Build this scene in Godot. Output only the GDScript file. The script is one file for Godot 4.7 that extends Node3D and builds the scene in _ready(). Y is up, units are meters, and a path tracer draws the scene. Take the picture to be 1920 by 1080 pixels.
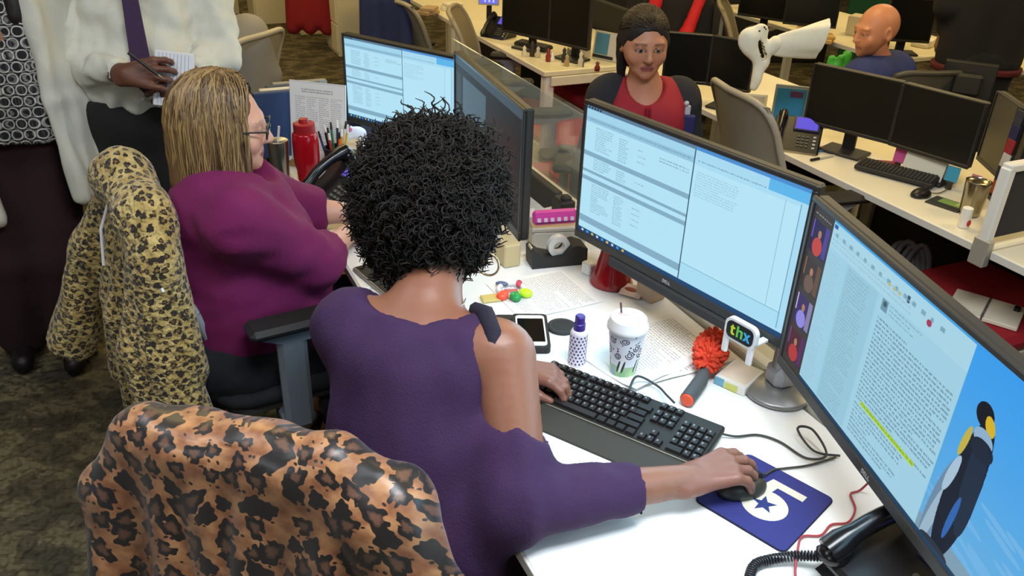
extends Node3D
# An open-plan newsroom. World axes: the camera stands over x = z = 0; the desk rows run along ROW_S.
const ROW_O := Vector3(0.013, 0.0, -1.097)
const ROW_S := Vector3(0.433, 0.0, 0.9014)
const ROW_N := Vector3(0.9014, 0.0, -0.433)
const ROW_YAW := -1.1229
const DESK := 0.73
var taken := {}
var mats := {}
var noise := FastNoiseLite.new()

# ------------------------------------------------------------------ mesh collector
class G:
	var v := PackedVector3Array()
	var n := PackedVector3Array()
	var uv := PackedVector2Array()
	var c := PackedColorArray()
	var ix := PackedInt32Array()
	var col := Color.WHITE
	func pt(p: Vector3, nn: Vector3, u := Vector2.ZERO) -> int:
		v.append(p); n.append(nn); uv.append(u); c.append(col)
		return v.size() - 1
	# corners run counter-clockwise seen from outside
	func quad(a: Vector3, b: Vector3, cc: Vector3, d: Vector3) -> void:
		var nn := (b - a).cross(cc - a)
		if nn.length_squared() < 1e-16: nn = (cc - a).cross(d - a)
		nn = nn.normalized()
		var i := pt(a, nn, Vector2(0, 1)); pt(b, nn, Vector2(1, 1)); pt(cc, nn, Vector2(1, 0)); pt(d, nn, Vector2(0, 0))
		ix.append_array(PackedInt32Array([i, i + 2, i + 1, i, i + 3, i + 2]))
	func tri(a: Vector3, b: Vector3, cc: Vector3) -> void:
		var nn := (b - a).cross(cc - a).normalized()
		var i := pt(a, nn); pt(b, nn); pt(cc, nn)
		ix.append_array(PackedInt32Array([i, i + 2, i + 1]))
	# chamfered box
	func box(ctr: Vector3, size: Vector3, bev := 0.004, B := Basis.IDENTITY) -> G:
		var h := size * 0.5
		var e: float = minf(bev, minf(h.x, minf(h.y, h.z)) * 0.9)
		var P := func(sx, sy, sz, ax) -> Vector3:
			var q := Vector3(sx * (h.x - (0.0 if ax == 0 else e)), sy * (h.y - (0.0 if ax == 1 else e)), sz * (h.z - (0.0 if ax == 2 else e)))
			return ctr + B * q
		for s in [-1, 1]:
			var f0 = [P.call(s, -1, -1, 0), P.call(s, 1, -1, 0), P.call(s, 1, 1, 0), P.call(s, -1, 1, 0)]
			var f1 = [P.call(-1, s, -1, 1), P.call(-1, s, 1, 1), P.call(1, s, 1, 1), P.call(1, s, -1, 1)]
			var f2 = [P.call(-1, -1, s, 2), P.call(1, -1, s, 2), P.call(1, 1, s, 2), P.call(-1, 1, s, 2)]
			for f in [f0, f1, f2]:
				if s > 0: quad(f[0], f[1], f[2], f[3])
				else: quad(f[3], f[2], f[1], f[0])
		if e < 0.0004: return self
		for s in [-1, 1]:
			for t in [-1, 1]:
				_q(P.call(-1, s, t, 1), P.call(1, s, t, 1), P.call(1, s, t, 2), P.call(-1, s, t, 2), B * Vector3(0, s, t))
				_q(P.call(s, -1, t, 0), P.call(s, 1, t, 0), P.call(s, 1, t, 2), P.call(s, -1, t, 2), B * Vector3(s, 0, t))
				_q(P.call(s, t, -1, 0), P.call(s, t, 1, 0), P.call(s, t, 1, 1), P.call(s, t, -1, 1), B * Vector3(s, t, 0))
				for r in [-1, 1]:
					_t(P.call(s, t, r, 0), P.call(s, t, r, 1), P.call(s, t, r, 2), B * Vector3(s, t, r))
		return self
	func _q(a, b, cc, d, out: Vector3) -> void:
		if (b - a).cross(cc - a).dot(out) > 0: quad(a, b, cc, d)
		else: quad(d, cc, b, a)
	func _t(a, b, cc, out: Vector3) -> void:
		if (b - a).cross(cc - a).dot(out) > 0: tri(a, b, cc)
		else: tri(a, cc, b)
	# rows of points, smooth; the normal side is along-row x down-rows unless flipped
	func grid(rows: Array, wrap := false, flip := false, uvs := Vector2.ONE) -> G:
		var R := rows.size()
		var C: int = rows[0].size()
		var base := v.size()
		for i in R:
			for j in C:
				var jn: int = (j + 1) % C if wrap else mini(j + 1, C - 1)
				var jp: int = (j - 1 + C) % C if wrap else maxi(j - 1, 0)
				var du: Vector3 = rows[i][jn] - rows[i][jp]
				var dv: Vector3 = rows[mini(i + 1, R - 1)][j] - rows[maxi(i - 1, 0)][j]
				if du.length_squared() < 1e-14: du = rows[clampi(i + (1 if i < R / 2 else -1), 0, R - 1)][jn] - rows[clampi(i + (1 if i < R / 2 else -1), 0, R - 1)][jp]
				var nn := du.cross(dv).normalized()
				if flip: nn = -nn
				pt(rows[i][j], nn, Vector2(float(j) / maxf(1, C - (0 if wrap else 1)) * uvs.x, float(i) / maxf(1, R - 1) * uvs.y))
		for i in R - 1:
			for j in (C if wrap else C - 1):
				var a := base + i * C + j
				var b := base + i * C + (j + 1) % C
				var d := a + C
				var e := b + C
				if flip: ix.append_array(PackedInt32Array([a, b, e, a, e, d]))
				else: ix.append_array(PackedInt32Array([a, e, b, a, d, e]))
		return self
	# tube along points; r is a number or an array
	func tube(p: Array, r, sides := 8, caps := true) -> G:
		var rows := []
		var up := Vector3.UP
		var last := Vector3.ZERO
		for i in p.size():
			var t: Vector3 = (p[mini(i + 1, p.size() - 1)] - p[maxi(i - 1, 0)]).normalized()
			if i == 0:
				up = Vector3.UP if absf(t.y) < 0.9 else Vector3.RIGHT
				up = (up - t * up.dot(t)).normalized()
			else:
				up = (up - t * up.dot(t)).normalized()
			var w := t.cross(up)
			var rr: float = r[i] if r is Array else r
			var row := []
			for k in sides:
				var a := TAU * k / sides
				row.append(p[i] + (up * cos(a) + w * sin(a)) * rr)
			rows.append(row)
			last = t
		grid(rows, true, true)
		if caps:
			for e in [0, p.size() - 1]:
				var t: Vector3 = (p[1] - p[0]).normalized() * -1.0 if e == 0 else last
				for k in sides:
					_t(p[e], rows[e][k], rows[e][(k + 1) % sides], t)
		return self
	# lathe round y: profile of (radius, height) from bottom to top
	func lathe(prof: Array, seg := 24, at := Vector3.ZERO, B := Basis.IDENTITY, sharp := false) -> G:
		var rows := []
		for q in prof:
			var row := []
			for k in seg:
				var a := TAU * k / seg
				row.append(at + B * Vector3(cos(a) * q.x, q.y, sin(a) * q.x))
			rows.append(row)
		if sharp:
			for i in rows.size() - 1: grid([rows[i], rows[i + 1]], true, false)
		else: grid(rows, true, false)
		return self
	# flat polygon (x, y) pulled along z from z0 to z1
	func prism(poly: PackedVector2Array, z0: float, z1: float, B := Basis.IDENTITY, at := Vector3.ZERO) -> G:
		var big := PackedVector2Array()
		for q in poly: big.append(q * 100.0)
		var ids := Geometry2D.triangulate_polygon(big)
		var M := func(q: Vector2, z: float) -> Vector3: return at + B * Vector3(q.x, q.y, z)
		for i in range(0, ids.size(), 3):
			_t(M.call(poly[ids[i]], z1), M.call(poly[ids[i + 1]], z1), M.call(poly[ids[i + 2]], z1), B * Vector3(0, 0, z1 - z0))
			_t(M.call(poly[ids[i]], z0), M.call(poly[ids[i + 1]], z0), M.call(poly[ids[i + 2]], z0), B * Vector3(0, 0, z0 - z1))
		var area := 0.0
		for i in poly.size(): area += poly[i].cross(poly[(i + 1) % poly.size()])
		for i in poly.size():
			var a: Vector2 = poly[i]
			var b: Vector2 = poly[(i + 1) % poly.size()]
			var o := Vector2(b.y - a.y, a.x - b.x) * signf(area)
			_q(M.call(a, z0), M.call(b, z0), M.call(b, z1), M.call(a, z1), B * Vector3(o.x, o.y, 0))
		return self
	func ball(ctr: Vector3, rad: Vector3, seg := 14, B := Basis.IDENTITY) -> G:
		var rows := []
		var R := seg / 2 + 1
		for i in R:
			var f := -PI / 2 + PI * i / (R - 1)
			var row := []
			for k in seg:
				var a := TAU * k / seg
				row.append(ctr + B * (Vector3(cos(f) * cos(a), sin(f), cos(f) * sin(a)) * rad))
			rows.append(row)
		return grid(rows, true, false)
	func append(o: G, X := Transform3D.IDENTITY) -> G:
		var b := v.size()
		for i in o.v.size():
			v.append(X * o.v[i]); n.append((X.basis * o.n[i]).normalized()); uv.append(o.uv[i]); c.append(o.c[i])
		for i in o.ix: ix.append(i + b)
		return self
	func moved(d: Vector3) -> G:
		for i in v.size(): v[i] += d
		return self
	func mesh() -> ArrayMesh:
		var a := []
		a.resize(Mesh.ARRAY_MAX)
		a[Mesh.ARRAY_VERTEX] = v; a[Mesh.ARRAY_NORMAL] = n; a[Mesh.ARRAY_TEX_UV] = uv; a[Mesh.ARRAY_COLOR] = c; a[Mesh.ARRAY_INDEX] = ix
		var m := ArrayMesh.new()
		m.add_surface_from_arrays(Mesh.PRIMITIVE_TRIANGLES, a)
		return m

# ------------------------------------------------------------------ naming
func numbered(s: String) -> String:
	taken[s] = taken.get(s, -1) + 1
	return s if taken[s] == 0 else "%s_%03d" % [s, taken[s]]
func tag(o: Node, label := "", category := "", group := "", kind := "") -> Node:
	for kv in [["label", label], ["category", category], ["group", group], ["kind", kind]]:
		if kv[1] != "": o.set_meta(kv[0], kv[1])
	return o
func thing(called: String, label: String, category: String, at := Vector3.ZERO, yaw := 0.0, group := "") -> Node3D:
	var o := Node3D.new()
	o.name = numbered(called)
	add_child(o)
	o.position = at
	o.rotation.y = yaw
	tag(o, label, category, group)
	return o
func part(parent: Node, called: String, g, m: Material, label := "") -> MeshInstance3D:
	var o := MeshInstance3D.new()
	o.name = called
	o.mesh = g.mesh() if g is G else g
	o.material_override = m
	parent.add_child(o, true)
	if label != "": o.set_meta("label", label)
	return o
func single(called: String, g, m: Material, label: String, category: String, at := Vector3.ZERO, yaw := 0.0, group := "") -> MeshInstance3D:
	var o := part(self, numbered(called), g, m)
	o.position = at
	o.rotation.y = yaw
	tag(o, label, category, group)
	return o
func struct(called: String, g, m: Material, parent: Node = self) -> MeshInstance3D:
	var o := part(parent, called, g, m)
	o.set_meta("kind", "structure")
	return o
func copy(src: Node3D, called: String, label: String, at: Vector3, yaw: float, group := "") -> Node3D:
	var o: Node3D = src.duplicate()
	o.name = numbered(called)
	add_child(o)
	o.position = at
	o.rotation.y = yaw
	o.set_meta("label", label)
	if group != "": o.set_meta("group", group)
	return o
func rp(s: float, n: float, y := 0.0) -> Vector3:
	return ROW_O + ROW_S * s + ROW_N * n + Vector3(0, y, 0)

# ------------------------------------------------------------------ materials
func mat(hex: String, rough := 0.6, metal := 0.0, spec := 0.5) -> StandardMaterial3D:
	var key := "%s|%s|%s|%s" % [hex, rough, metal, spec]
	if mats.has(key): return mats[key]
	var m := StandardMaterial3D.new()
	m.albedo_color = Color(hex)
	m.roughness = rough
	m.metallic = metal
	m.metallic_specular = spec
	mats[key] = m
	return m
func noise_tex(freq: float, c0: Color, c1: Color, size := 256, octaves := 3, normal := false, sd := 1, bump := 4.0) -> NoiseTexture2D:
	var f := FastNoiseLite.new()
	f.seed = sd
	f.frequency = freq
	f.fractal_octaves = octaves
	var t := NoiseTexture2D.new()
	t.width = size
	t.height = size
	t.seamless = true
	t.noise = f
	if normal:
		t.as_normal_map = true
		t.bump_strength = bump
	else:
		var r := Gradient.new()
		r.set_color(0, c0)
		r.set_color(1, c1)
		t.color_ramp = r
	return t
var weave_n: NoiseTexture2D
func cloth(hex: String, rough := 0.9, sheen := 0.0, vary := 0.08, scale := 3.0) -> StandardMaterial3D:
	var key := "cloth%s%s%s" % [hex, rough, sheen]
	if mats.has(key): return mats[key]
	var m := StandardMaterial3D.new()
	m.albedo_color = Color(hex)
	m.roughness = rough
	if weave_n == null: weave_n = noise_tex(0.09, Color.BLACK, Color.WHITE, 256, 3, true, 5, 5.0)
	m.normal_enabled = true
	m.normal_texture = weave_n
	m.normal_scale = 0.35
	m.uv1_triplanar = true
	m.uv1_scale = Vector3.ONE * scale * 3.0
	if sheen > 0.0:
		m.rim_enabled = true
		m.rim = sheen
		m.rim_tint = 0.6
	mats[key] = m
	return m
func vcol(rough := 0.6, sss := 0.0) -> StandardMaterial3D:
	var key := "v%s%s" % [rough, sss]
	if mats.has(key): return mats[key]
	var m := StandardMaterial3D.new()
	m.vertex_color_use_as_albedo = true
	m.roughness = rough
	if sss > 0.0:
		m.subsurf_scatter_enabled = true
		m.subsurf_scatter_strength = sss
	mats[key] = m
	return m
func texmat(img: Image, rough := 0.7, emit := 0.0) -> StandardMaterial3D:
	var m := StandardMaterial3D.new()
	var t := ImageTexture.create_from_image(img)
	m.roughness = rough
	if emit > 0.0:
		m.metallic_specular = 0.25
		m.albedo_color = Color(0.02, 0.02, 0.025)
		m.emission_enabled = true
		m.emission = Color.WHITE
		m.emission_texture = t
		m.emission_operator = BaseMaterial3D.EMISSION_OP_MULTIPLY
		m.emission_energy_multiplier = emit
	else: m.albedo_texture = t
	return m
func lin(hex: String) -> Color:
	return Color(hex).srgb_to_linear()

# ------------------------------------------------------------------ soft bodies: a blended field of tapered bones, meshed by surface nets
# bone: {a, b, ra, rb, k, w (axis to squash along, its length is the factor), flat (cut square at b), e (ellipsoid radii), B, cut (remove)}
func bone(a: Vector3, b: Vector3, ra: float, rb: float, k := 0.03, w := Vector3.ZERO, flat := false) -> Dictionary:
	return {"a": a, "b": b, "ra": ra, "rb": rb, "k": k, "w": w, "flat": flat}
func ell(ctr: Vector3, r: Vector3, k := 0.02, B := Basis.IDENTITY, cut := false) -> Dictionary:
	return {"e": r, "a": ctr, "b": ctr, "k": k, "B": B, "cut": cut}
func net(bones: Array, h: float, base := Vector3.ZERO, fold := 0.0, fold_freq := Vector3.ONE, paint = null, planes := []) -> G:
	var lo := Vector3.ONE * 1e9
	var hi := -lo
	for q in bones:
		if q.get("cut", false): continue
		var r: float = q.e[q.e.max_axis_index()] if q.has("e") else maxf(q.ra, q.rb)
		for p in [q.a, q.b]:
			lo = lo.min(p - Vector3.ONE * r)
			hi = hi.max(p + Vector3.ONE * r)
	lo -= Vector3.ONE * h * 3.0
	hi += Vector3.ONE * h * 3.0
	var nx := int((hi.x - lo.x) / h) + 2
	var ny := int((hi.y - lo.y) / h) + 2
	var nz := int((hi.z - lo.z) / h) + 2
	var F := PackedFloat32Array()
	F.resize(nx * ny * nz)
	F.fill(1.0)
	for q in bones:
		var k: float = q.k
		var is_e: bool = q.has("e")
		var cut: bool = q.get("cut", false)
		var r: float = q.e[q.e.max_axis_index()] if is_e else maxf(q.ra, q.rb)
		var pad := r + k + 2.0 * h
		var A: Vector3 = q.a
		var Bp: Vector3 = q.b
		var l := ((A.min(Bp) - Vector3.ONE * pad - lo) / h).floor()
		var u := ((A.max(Bp) + Vector3.ONE * pad - lo) / h).ceil()
		var x0 := maxi(0, int(l.x)); var x1 := mini(nx - 1, int(u.x))
		var y0 := maxi(0, int(l.y)); var y1 := mini(ny - 1, int(u.y))
		var z0 := maxi(0, int(l.z)); var z1 := mini(nz - 1, int(u.z))
		var ab := Bp - A
		var L2 := maxf(ab.length_squared(), 1e-9)
		var dir := ab / sqrt(L2)
		var ra: float = 0.0 if is_e else q.ra
		var rb: float = 0.0 if is_e else q.rb
		var w: Vector3 = q.get("w", Vector3.ZERO)
		var g := w.length()
		var wn := w.normalized()
		var flat: bool = q.get("flat", false)
		var er := Vector3.ONE
		var er2 := Vector3.ONE
		var inv := Basis.IDENTITY
		if is_e:
			er = Vector3.ONE / q.e
			er2 = er * er
			inv = q.B.transposed()
		for z in range(z0, z1 + 1):
			for y in range(y0, y1 + 1):
				var at := (z * ny + y) * nx
				for x in range(x0, x1 + 1):
					var p := Vector3(lo.x + x * h, lo.y + y * h, lo.z + z * h) - A
					var d: float
					if is_e:
						p = inv * p
						var k0 := (p * er).length()
						d = k0 * (k0 - 1.0) / maxf((p * er2).length(), 1e-6)
					else:
						if g > 0.0: p += wn * (p.dot(wn) * (g - 1.0))
						var t := clampf(p.dot(ab) / L2, 0.0, 1.0)
						d = (p - ab * t).length() - (ra + (rb - ra) * t)
						if flat: d = maxf(d, (p - ab).dot(dir))
					var f := F[at + x]
					if cut: F[at + x] = maxf(f, -d)
					else:
						var hh := maxf(k - absf(f - d), 0.0)
						F[at + x] = minf(f, d) - hh * hh / (4.0 * maxf(k, 1e-5))
	for pl in planes:
		var P: Plane = pl
		for z in nz:
			for y in ny:
				var at := (z * ny + y) * nx
				for x in nx:
					if F[at + x] < 0.3: F[at + x] = maxf(F[at + x], P.distance_to(Vector3(lo.x + x * h, lo.y + y * h, lo.z + z * h)))
	var out := G.new()
	var idx := PackedInt32Array()
	idx.resize(nx * ny * nz)
	idx.fill(-1)
	var ox := [0, 1, 0, 1, 0, 1, 0, 1]
	var oy := [0, 0, 1, 1, 0, 0, 1, 1]
	var oz := [0, 0, 0, 0, 1, 1, 1, 1]
	var off := []
	for i in 8: off.append((oz[i] * ny + oy[i]) * nx + ox[i])
	var edges := [[0, 1], [2, 3], [4, 5], [6, 7], [0, 2], [1, 3], [4, 6], [5, 7], [0, 4], [1, 5], [2, 6], [3, 7]]
	var sxy := nx
	var sz := nx * ny
	for z in nz - 1:
		for y in ny - 1:
			var at := (z * ny + y) * nx
			for x in nx - 1:
				var i := at + x
				var f0 := F[i]
				if f0 > h * 2.0 or f0 < -h * 2.0: continue
				var neg := 0
				for q in 8:
					if F[i + off[q]] < 0.0: neg += 1
				if neg == 0 or neg == 8: continue
				var s := Vector3.ZERO
				var m := 0
				for e in edges:
					var fa := F[i + off[e[0]]]
					var fb := F[i + off[e[1]]]
					if (fa < 0.0) != (fb < 0.0):
						var t := fa / (fa - fb)
						var pa := Vector3(ox[e[0]], oy[e[0]], oz[e[0]])
						s += pa + (Vector3(ox[e[1]], oy[e[1]], oz[e[1]]) - pa) * t
						m += 1
				idx[i] = out.v.size()
				out.v.append(lo + (Vector3(x, y, z) + s / m) * h)
	var ii := out.ix
	for z in range(1, nz - 1):
		for y in range(1, ny - 1):
			var at := (z * ny + y) * nx
			for x in range(1, nx - 1):
				var i := at + x
				if idx[i] < 0: continue
				var a := F[i] < 0.0
				if a != (F[i + 1] < 0.0): _nq(ii, idx[i - sxy - sz], idx[i - sz], idx[i], idx[i - sxy], a)
				if a != (F[i + sxy] < 0.0): _nq(ii, idx[i - 1 - sz], idx[i - 1], idx[i], idx[i - sz], a)
				if a != (F[i + sz] < 0.0): _nq(ii, idx[i - 1 - sxy], idx[i - sxy], idx[i], idx[i - 1], a)
	out.ix = ii
	out.n = _smooth(out.v, out.ix)
	if fold > 0.0:
		for i in out.v.size():
			var p := out.v[i] * fold_freq
			out.v[i] += out.n[i] * (noise.get_noise_3dv(p * 1100.0) * fold)
		out.n = _smooth(out.v, out.ix)
	out.uv.resize(out.v.size())
	out.c.resize(out.v.size())
	for i in out.v.size():
		out.c[i] = paint.call(out.v[i], out.n[i]) if paint != null else Color.WHITE
		out.v[i] -= base
	return out
func _nq(ii: PackedInt32Array, a: int, b: int, c: int, d: int, front: bool) -> void:
	if a < 0 or b < 0 or c < 0 or d < 0: return
	if front: ii.append_array(PackedInt32Array([a, c, b, a, d, c]))
	else: ii.append_array(PackedInt32Array([a, b, c, a, c, d]))
func _smooth(v: PackedVector3Array, ix: PackedInt32Array) -> PackedVector3Array:
	var n := PackedVector3Array()
	n.resize(v.size())
	for i in range(0, ix.size(), 3):
		var w := (v[ix[i + 2]] - v[ix[i]]).cross(v[ix[i + 1]] - v[ix[i]])
		n[ix[i]] += w
		n[ix[i + 1]] += w
		n[ix[i + 2]] += w
	for i in n.size(): n[i] = n[i].normalized()
	return n
# a hand: x towards the thumb, y out of the back of the hand, z along the fingers; curl is three joint angles for each of four fingers
func hand_bones(at: Vector3, fwd: Vector3, back: Vector3, right_hand: bool, curls: Array, sc := 1.0, thumb_in := 0.35, spread := 1.0) -> Array:
	var z := fwd.normalized()
	var y := (back - z * back.dot(z)).normalized()
	var x := y.cross(z) * (1.0 if right_hand else -1.0)
	var P := func(q: Vector3) -> Vector3: return at + (x * q.x + y * q.y + z * q.z) * sc
	var out := []
	var kx := [0.031, 0.0105, -0.0105, -0.030]
	var kz := [0.086, 0.090, 0.085, 0.076]
	var len_ := [0.072, 0.080, 0.074, 0.058]
	out.append(bone(P.call(Vector3(0.012, 0, -0.02)), P.call(Vector3(0.012, 0, 0.01)), 0.024 * sc, 0.02 * sc, 0.012, y * 1.35))
	out.append(bone(P.call(Vector3(-0.012, 0, -0.02)), P.call(Vector3(-0.012, 0, 0.01)), 0.024 * sc, 0.02 * sc, 0.012, y * 1.35))
	for f in 4:
		var k: Vector3 = Vector3(kx[f] * spread, 0.003, kz[f])
		out.append(bone(P.call(Vector3(kx[f] * 0.55, 0, 0.005)), P.call(k), 0.0165 * sc, 0.0125 * sc, 0.012))
		var ang := 0.0
		var p := k
		var fan: float = (1.5 - f) * 0.05 * spread
		for j in 3:
			ang += curls[f][j]
			var l: float = len_[f] * [0.46, 0.30, 0.24][j]
			var q := p + Vector3(sin(fan) * cos(ang), -sin(ang), cos(ang) * cos(fan)) * l
			out.append(bone(P.call(p), P.call(q), [0.0108, 0.0098, 0.0088][j] * sc, [0.0098, 0.0088, 0.0072][j] * sc, 0.004))
			p = q
	var t0 := Vector3(0.018, -0.004, 0.012)
	var t1 := Vector3(0.040, -0.014, 0.042)
	var t2 := t1 + Vector3(0.016 - 0.03 * thumb_in, -0.012 - 0.012 * thumb_in, 0.030)
	var t3 := t2 + Vector3(0.004 - 0.026 * thumb_in, -0.006 - 0.006 * thumb_in, 0.026)
	out.append(bone(P.call(t0), P.call(t1), 0.017 * sc, 0.013 * sc, 0.01))
	out.append(bone(P.call(t1), P.call(t2), 0.0125 * sc, 0.011 * sc, 0.005))
	out.append(bone(P.call(t2), P.call(t3), 0.0108 * sc, 0.0085 * sc, 0.004))
	return out
# a head: ctr at the middle of the skull, f the way the face looks, up its crown; s scales it
func head_bones(ctr: Vector3, f: Vector3, up: Vector3, s := 1.0, round_ := 1.0, neck_to := Vector3.ZERO, neck_r := 0.058) -> Array:
	var z := f.normalized()
	var y := (up - z * up.dot(z)).normalized()
	var x := y.cross(z)
	var B := Basis(x, y, z)
	var P := func(a: float, b: float, c: float) -> Vector3: return ctr + (x * a + y * b + z * c) * s
	var E := func(p: Vector3, r: Vector3, k: float, cut := false) -> Dictionary: return ell(p, r * s, k, B, cut)
	var o := [
		E.call(P.call(0, 0.022, -0.012), Vector3(0.076, 0.092, 0.094), 0.02),
		E.call(P.call(0, -0.03 + 0.006 * (round_ - 1.0) * 8.0, 0.03), Vector3(0.062 * round_, 0.075, 0.064), 0.03),
		E.call(P.call(0, -0.078, 0.052), Vector3(0.036 * round_, 0.028, 0.036), 0.025),
		E.call(P.call(0, -0.095, 0.074), Vector3(0.018, 0.014, 0.014), 0.018),
		E.call(P.call(0, 0.022, 0.080), Vector3(0.050, 0.010, 0.013 if round_ < 1.05 else 0.008), 0.02),
	]
	for q in [-1.0, 1.0]:
		o.append(E.call(P.call(q * 0.040, -0.030, 0.068), Vector3(0.020 * round_, 0.020, 0.014), 0.02))
		o.append(E.call(P.call(q * 0.034, 0.004, 0.094), Vector3(0.019, 0.011, 0.016), 0.0, true))
		o.append(E.call(P.call(q * 0.032, 0.003, 0.080), Vector3(0.0135, 0.011, 0.012), 0.004))
		o.append(E.call(P.call(q * 0.0095, -0.032, 0.096), Vector3(0.0085, 0.007, 0.009), 0.006))
		o.append(E.call(P.call(q * 0.079, -0.008, -0.008), Vector3(0.009, 0.031, 0.018), 0.006))
		o.append(E.call(P.call(q * 0.083, -0.004, -0.004), Vector3(0.008, 0.018, 0.010), 0.0, true))
	o.append(bone(P.call(0, 0.008, 0.090), P.call(0, -0.028, 0.108), 0.0075 * s, 0.0105 * s, 0.012))
	o.append(bone(P.call(-0.016, -0.058, 0.086), P.call(0.016, -0.058, 0.086), 0.0055 * s, 0.0055 * s, 0.008))
	o.append(bone(P.call(-0.013, -0.067, 0.084), P.call(0.013, -0.067, 0.084), 0.0065 * s, 0.0065 * s, 0.008))
	if neck_to != Vector3.ZERO:
		o.append(bone(P.call(0, -0.06, -0.02), neck_to, neck_r * s, neck_r * s * 1.08, 0.03))
	return o
# face colours for head_bones, in the same axes
func face_paint(ctr: Vector3, f: Vector3, up: Vector3, s: float, skin: Color, lips: Color, brow: Color, lid: Color, cheek: Color, beard := 0.0) -> Callable:
	var z := f.normalized()
	var y := (up - z * up.dot(z)).normalized()
	var x := y.cross(z)
	return func(p: Vector3, _n: Vector3) -> Color:
		var q := Vector3((p - ctr).dot(x), (p - ctr).dot(y), (p - ctr).dot(z)) / s
		var c := skin
		var ax := absf(q.x)
		c = c.lerp(cheek, 0.55 * clampf(1.3 - Vector2(ax - 0.042, q.y + 0.035).length() / 0.022, 0, 1) if q.z > 0.04 else 0.0)
		if beard > 0.0 and q.z > -0.01 and (q.y < -0.045 or (q.y < -0.02 and ax > 0.045)) and q.y > -0.12:
			c = c.lerp(brow, beard * clampf((-0.03 - q.y) * 30.0, 0.0, 1.0))
		if q.z > 0.066:
			if absf(q.y + 0.0625) < 0.0115 - 0.18 * ax * ax * 40.0 * 0.05 and ax < 0.026 - absf(q.y + 0.0625) * 0.8: c = lips
			if absf(q.y + 0.0625) < 0.0016 and ax < 0.024: c = lips * 0.45
			if absf(q.y - 0.021 - 0.10 * (0.034 - absf(ax - 0.034)) * 0.9) < 0.0032 and ax > 0.014 and ax < 0.052: c = c.lerp(brow, 0.6)
			var e := Vector2((ax - 0.032) / 0.0145, (q.y - 0.001) / 0.0050)
			if e.length() < 1.45: c = c.lerp(lid, 0.7)
			if e.length() < 0.92:
				c = Color(0.40, 0.36, 0.34)
				if Vector2(ax - 0.031, q.y - 0.001).length() < 0.0066: c = Color(0.03, 0.018, 0.012)
		c.a = 1.0
		return c

# ------------------------------------------------------------------ start
func _ready() -> void:
	noise.seed = 11
	noise.frequency = 0.01
	noise.fractal_octaves = 2
	setup_view_and_light()
	build_room()
	build_desk_rows()
	build_chairs()
	build_front_desk_things()
	build_blonde_desk_things()
	build_right_row_things()
	build_far_things()
	build_people()

func setup_view_and_light() -> void:
	var cam := Camera3D.new()
	cam.name = "camera"
	add_child(cam)
	cam.transform = Transform3D(Basis(Vector3.RIGHT, deg_to_rad(-28.6)) * Basis(Vector3.BACK, deg_to_rad(2.1)), Vector3(0, 1.82, 0))
	cam.fov = 37.74
	cam.near = 0.05
	cam.far = 60.0
	cam.current = true
	var we := WorldEnvironment.new()
	var e := Environment.new()
	e.background_mode = Environment.BG_COLOR
	e.background_color = Color(0.02, 0.02, 0.02)
	e.tonemap_mode = Environment.TONE_MAPPER_LINEAR
	e.tonemap_exposure = EXPOSURE
	e.sdfgi_enabled = true
	e.ssao_enabled = true
	e.ssil_enabled = true
	we.environment = e
	we.name = "world"
	add_child(we)
	# ceiling troffers over the aisles: the ones near the front desk hold new daylight tubes, the others older warm ones
	var rot := Basis(Vector3.UP, ROW_YAW)
	for spec in PANELS:
		var at: Vector3 = spec[0]
		var t := thing("ceiling_light", "white recessed ceiling light panel", "light", at, ROW_YAW, "ceiling light panels")
		part(t, "frame", G.new().box(Vector3(0, -0.005, 0.62), Vector3(0.64, 0.03, 0.04)).box(Vector3(0, -0.005, -0.62), Vector3(0.64, 0.03, 0.04)).box(Vector3(0.31, -0.005, 0), Vector3(0.03, 0.03, 1.28)).box(Vector3(-0.31, -0.005, 0), Vector3(0.03, 0.03, 1.28)), mat("e8e8e4", 0.5))
		var gm := StandardMaterial3D.new()
		gm.albedo_color = Color(0.9, 0.9, 0.9)
		gm.emission_enabled = true
		gm.emission = spec[1]
		gm.emission_energy_multiplier = 1.2
		part(t, "light_diffuser", G.new().box(Vector3(0, 0.0, 0), Vector3(0.59, 0.012, 1.2), 0.002), gm)
		var l := AreaLight3D.new()
		l.name = "panel_light"
		l.area_size = Vector2(0.59, 1.2)
		l.light_color = spec[1]
		l.light_energy = spec[2]
		l.area_range = 14.0
		l.area_attenuation = 2.0
		l.shadow_enabled = true
		t.add_child(l)
		l.transform = Transform3D(Basis(Vector3.RIGHT, -PI / 2), Vector3(0, -0.03, 0))

const EXPOSURE := 1.0
const COOL := Color(0.94, 0.97, 1.0)
const WARM := Color(1.0, 0.88, 0.62)
var PANELS := [
	[Vector3(0.35, 2.74, -0.75), COOL, 5.5], [Vector3(-1.7, 2.74, -1.3), COOL, 1.2],
	[Vector3(-1.3, 2.74, -4.0), WARM, 2.4], [Vector3(1.0, 2.74, -3.6), WARM, 2.2], [Vector3(3.3, 2.74, -2.6), WARM, 2.6],
	[Vector3(-2.6, 2.74, -6.8), WARM, 2.2], [Vector3(0.2, 2.74, -6.6), WARM, 2.4], [Vector3(2.9, 2.74, -5.8), WARM, 2.6], [Vector3(5.2, 2.74, -4.8), WARM, 2.2],
	[Vector3(-4.2, 2.74, -4.6), WARM, 2.2], [Vector3(-3.2, 2.74, -10.0), WARM, 2.4], [Vector3(0.0, 2.74, -9.8), WARM, 2.4], [Vector3(3.0, 2.74, -9.2), WARM, 2.4],
	[Vector3(-2.4, 2.74, 1.2), COOL, 2.0], [Vector3(1.9, 2.74, 1.0), COOL, 2.0]]

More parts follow.
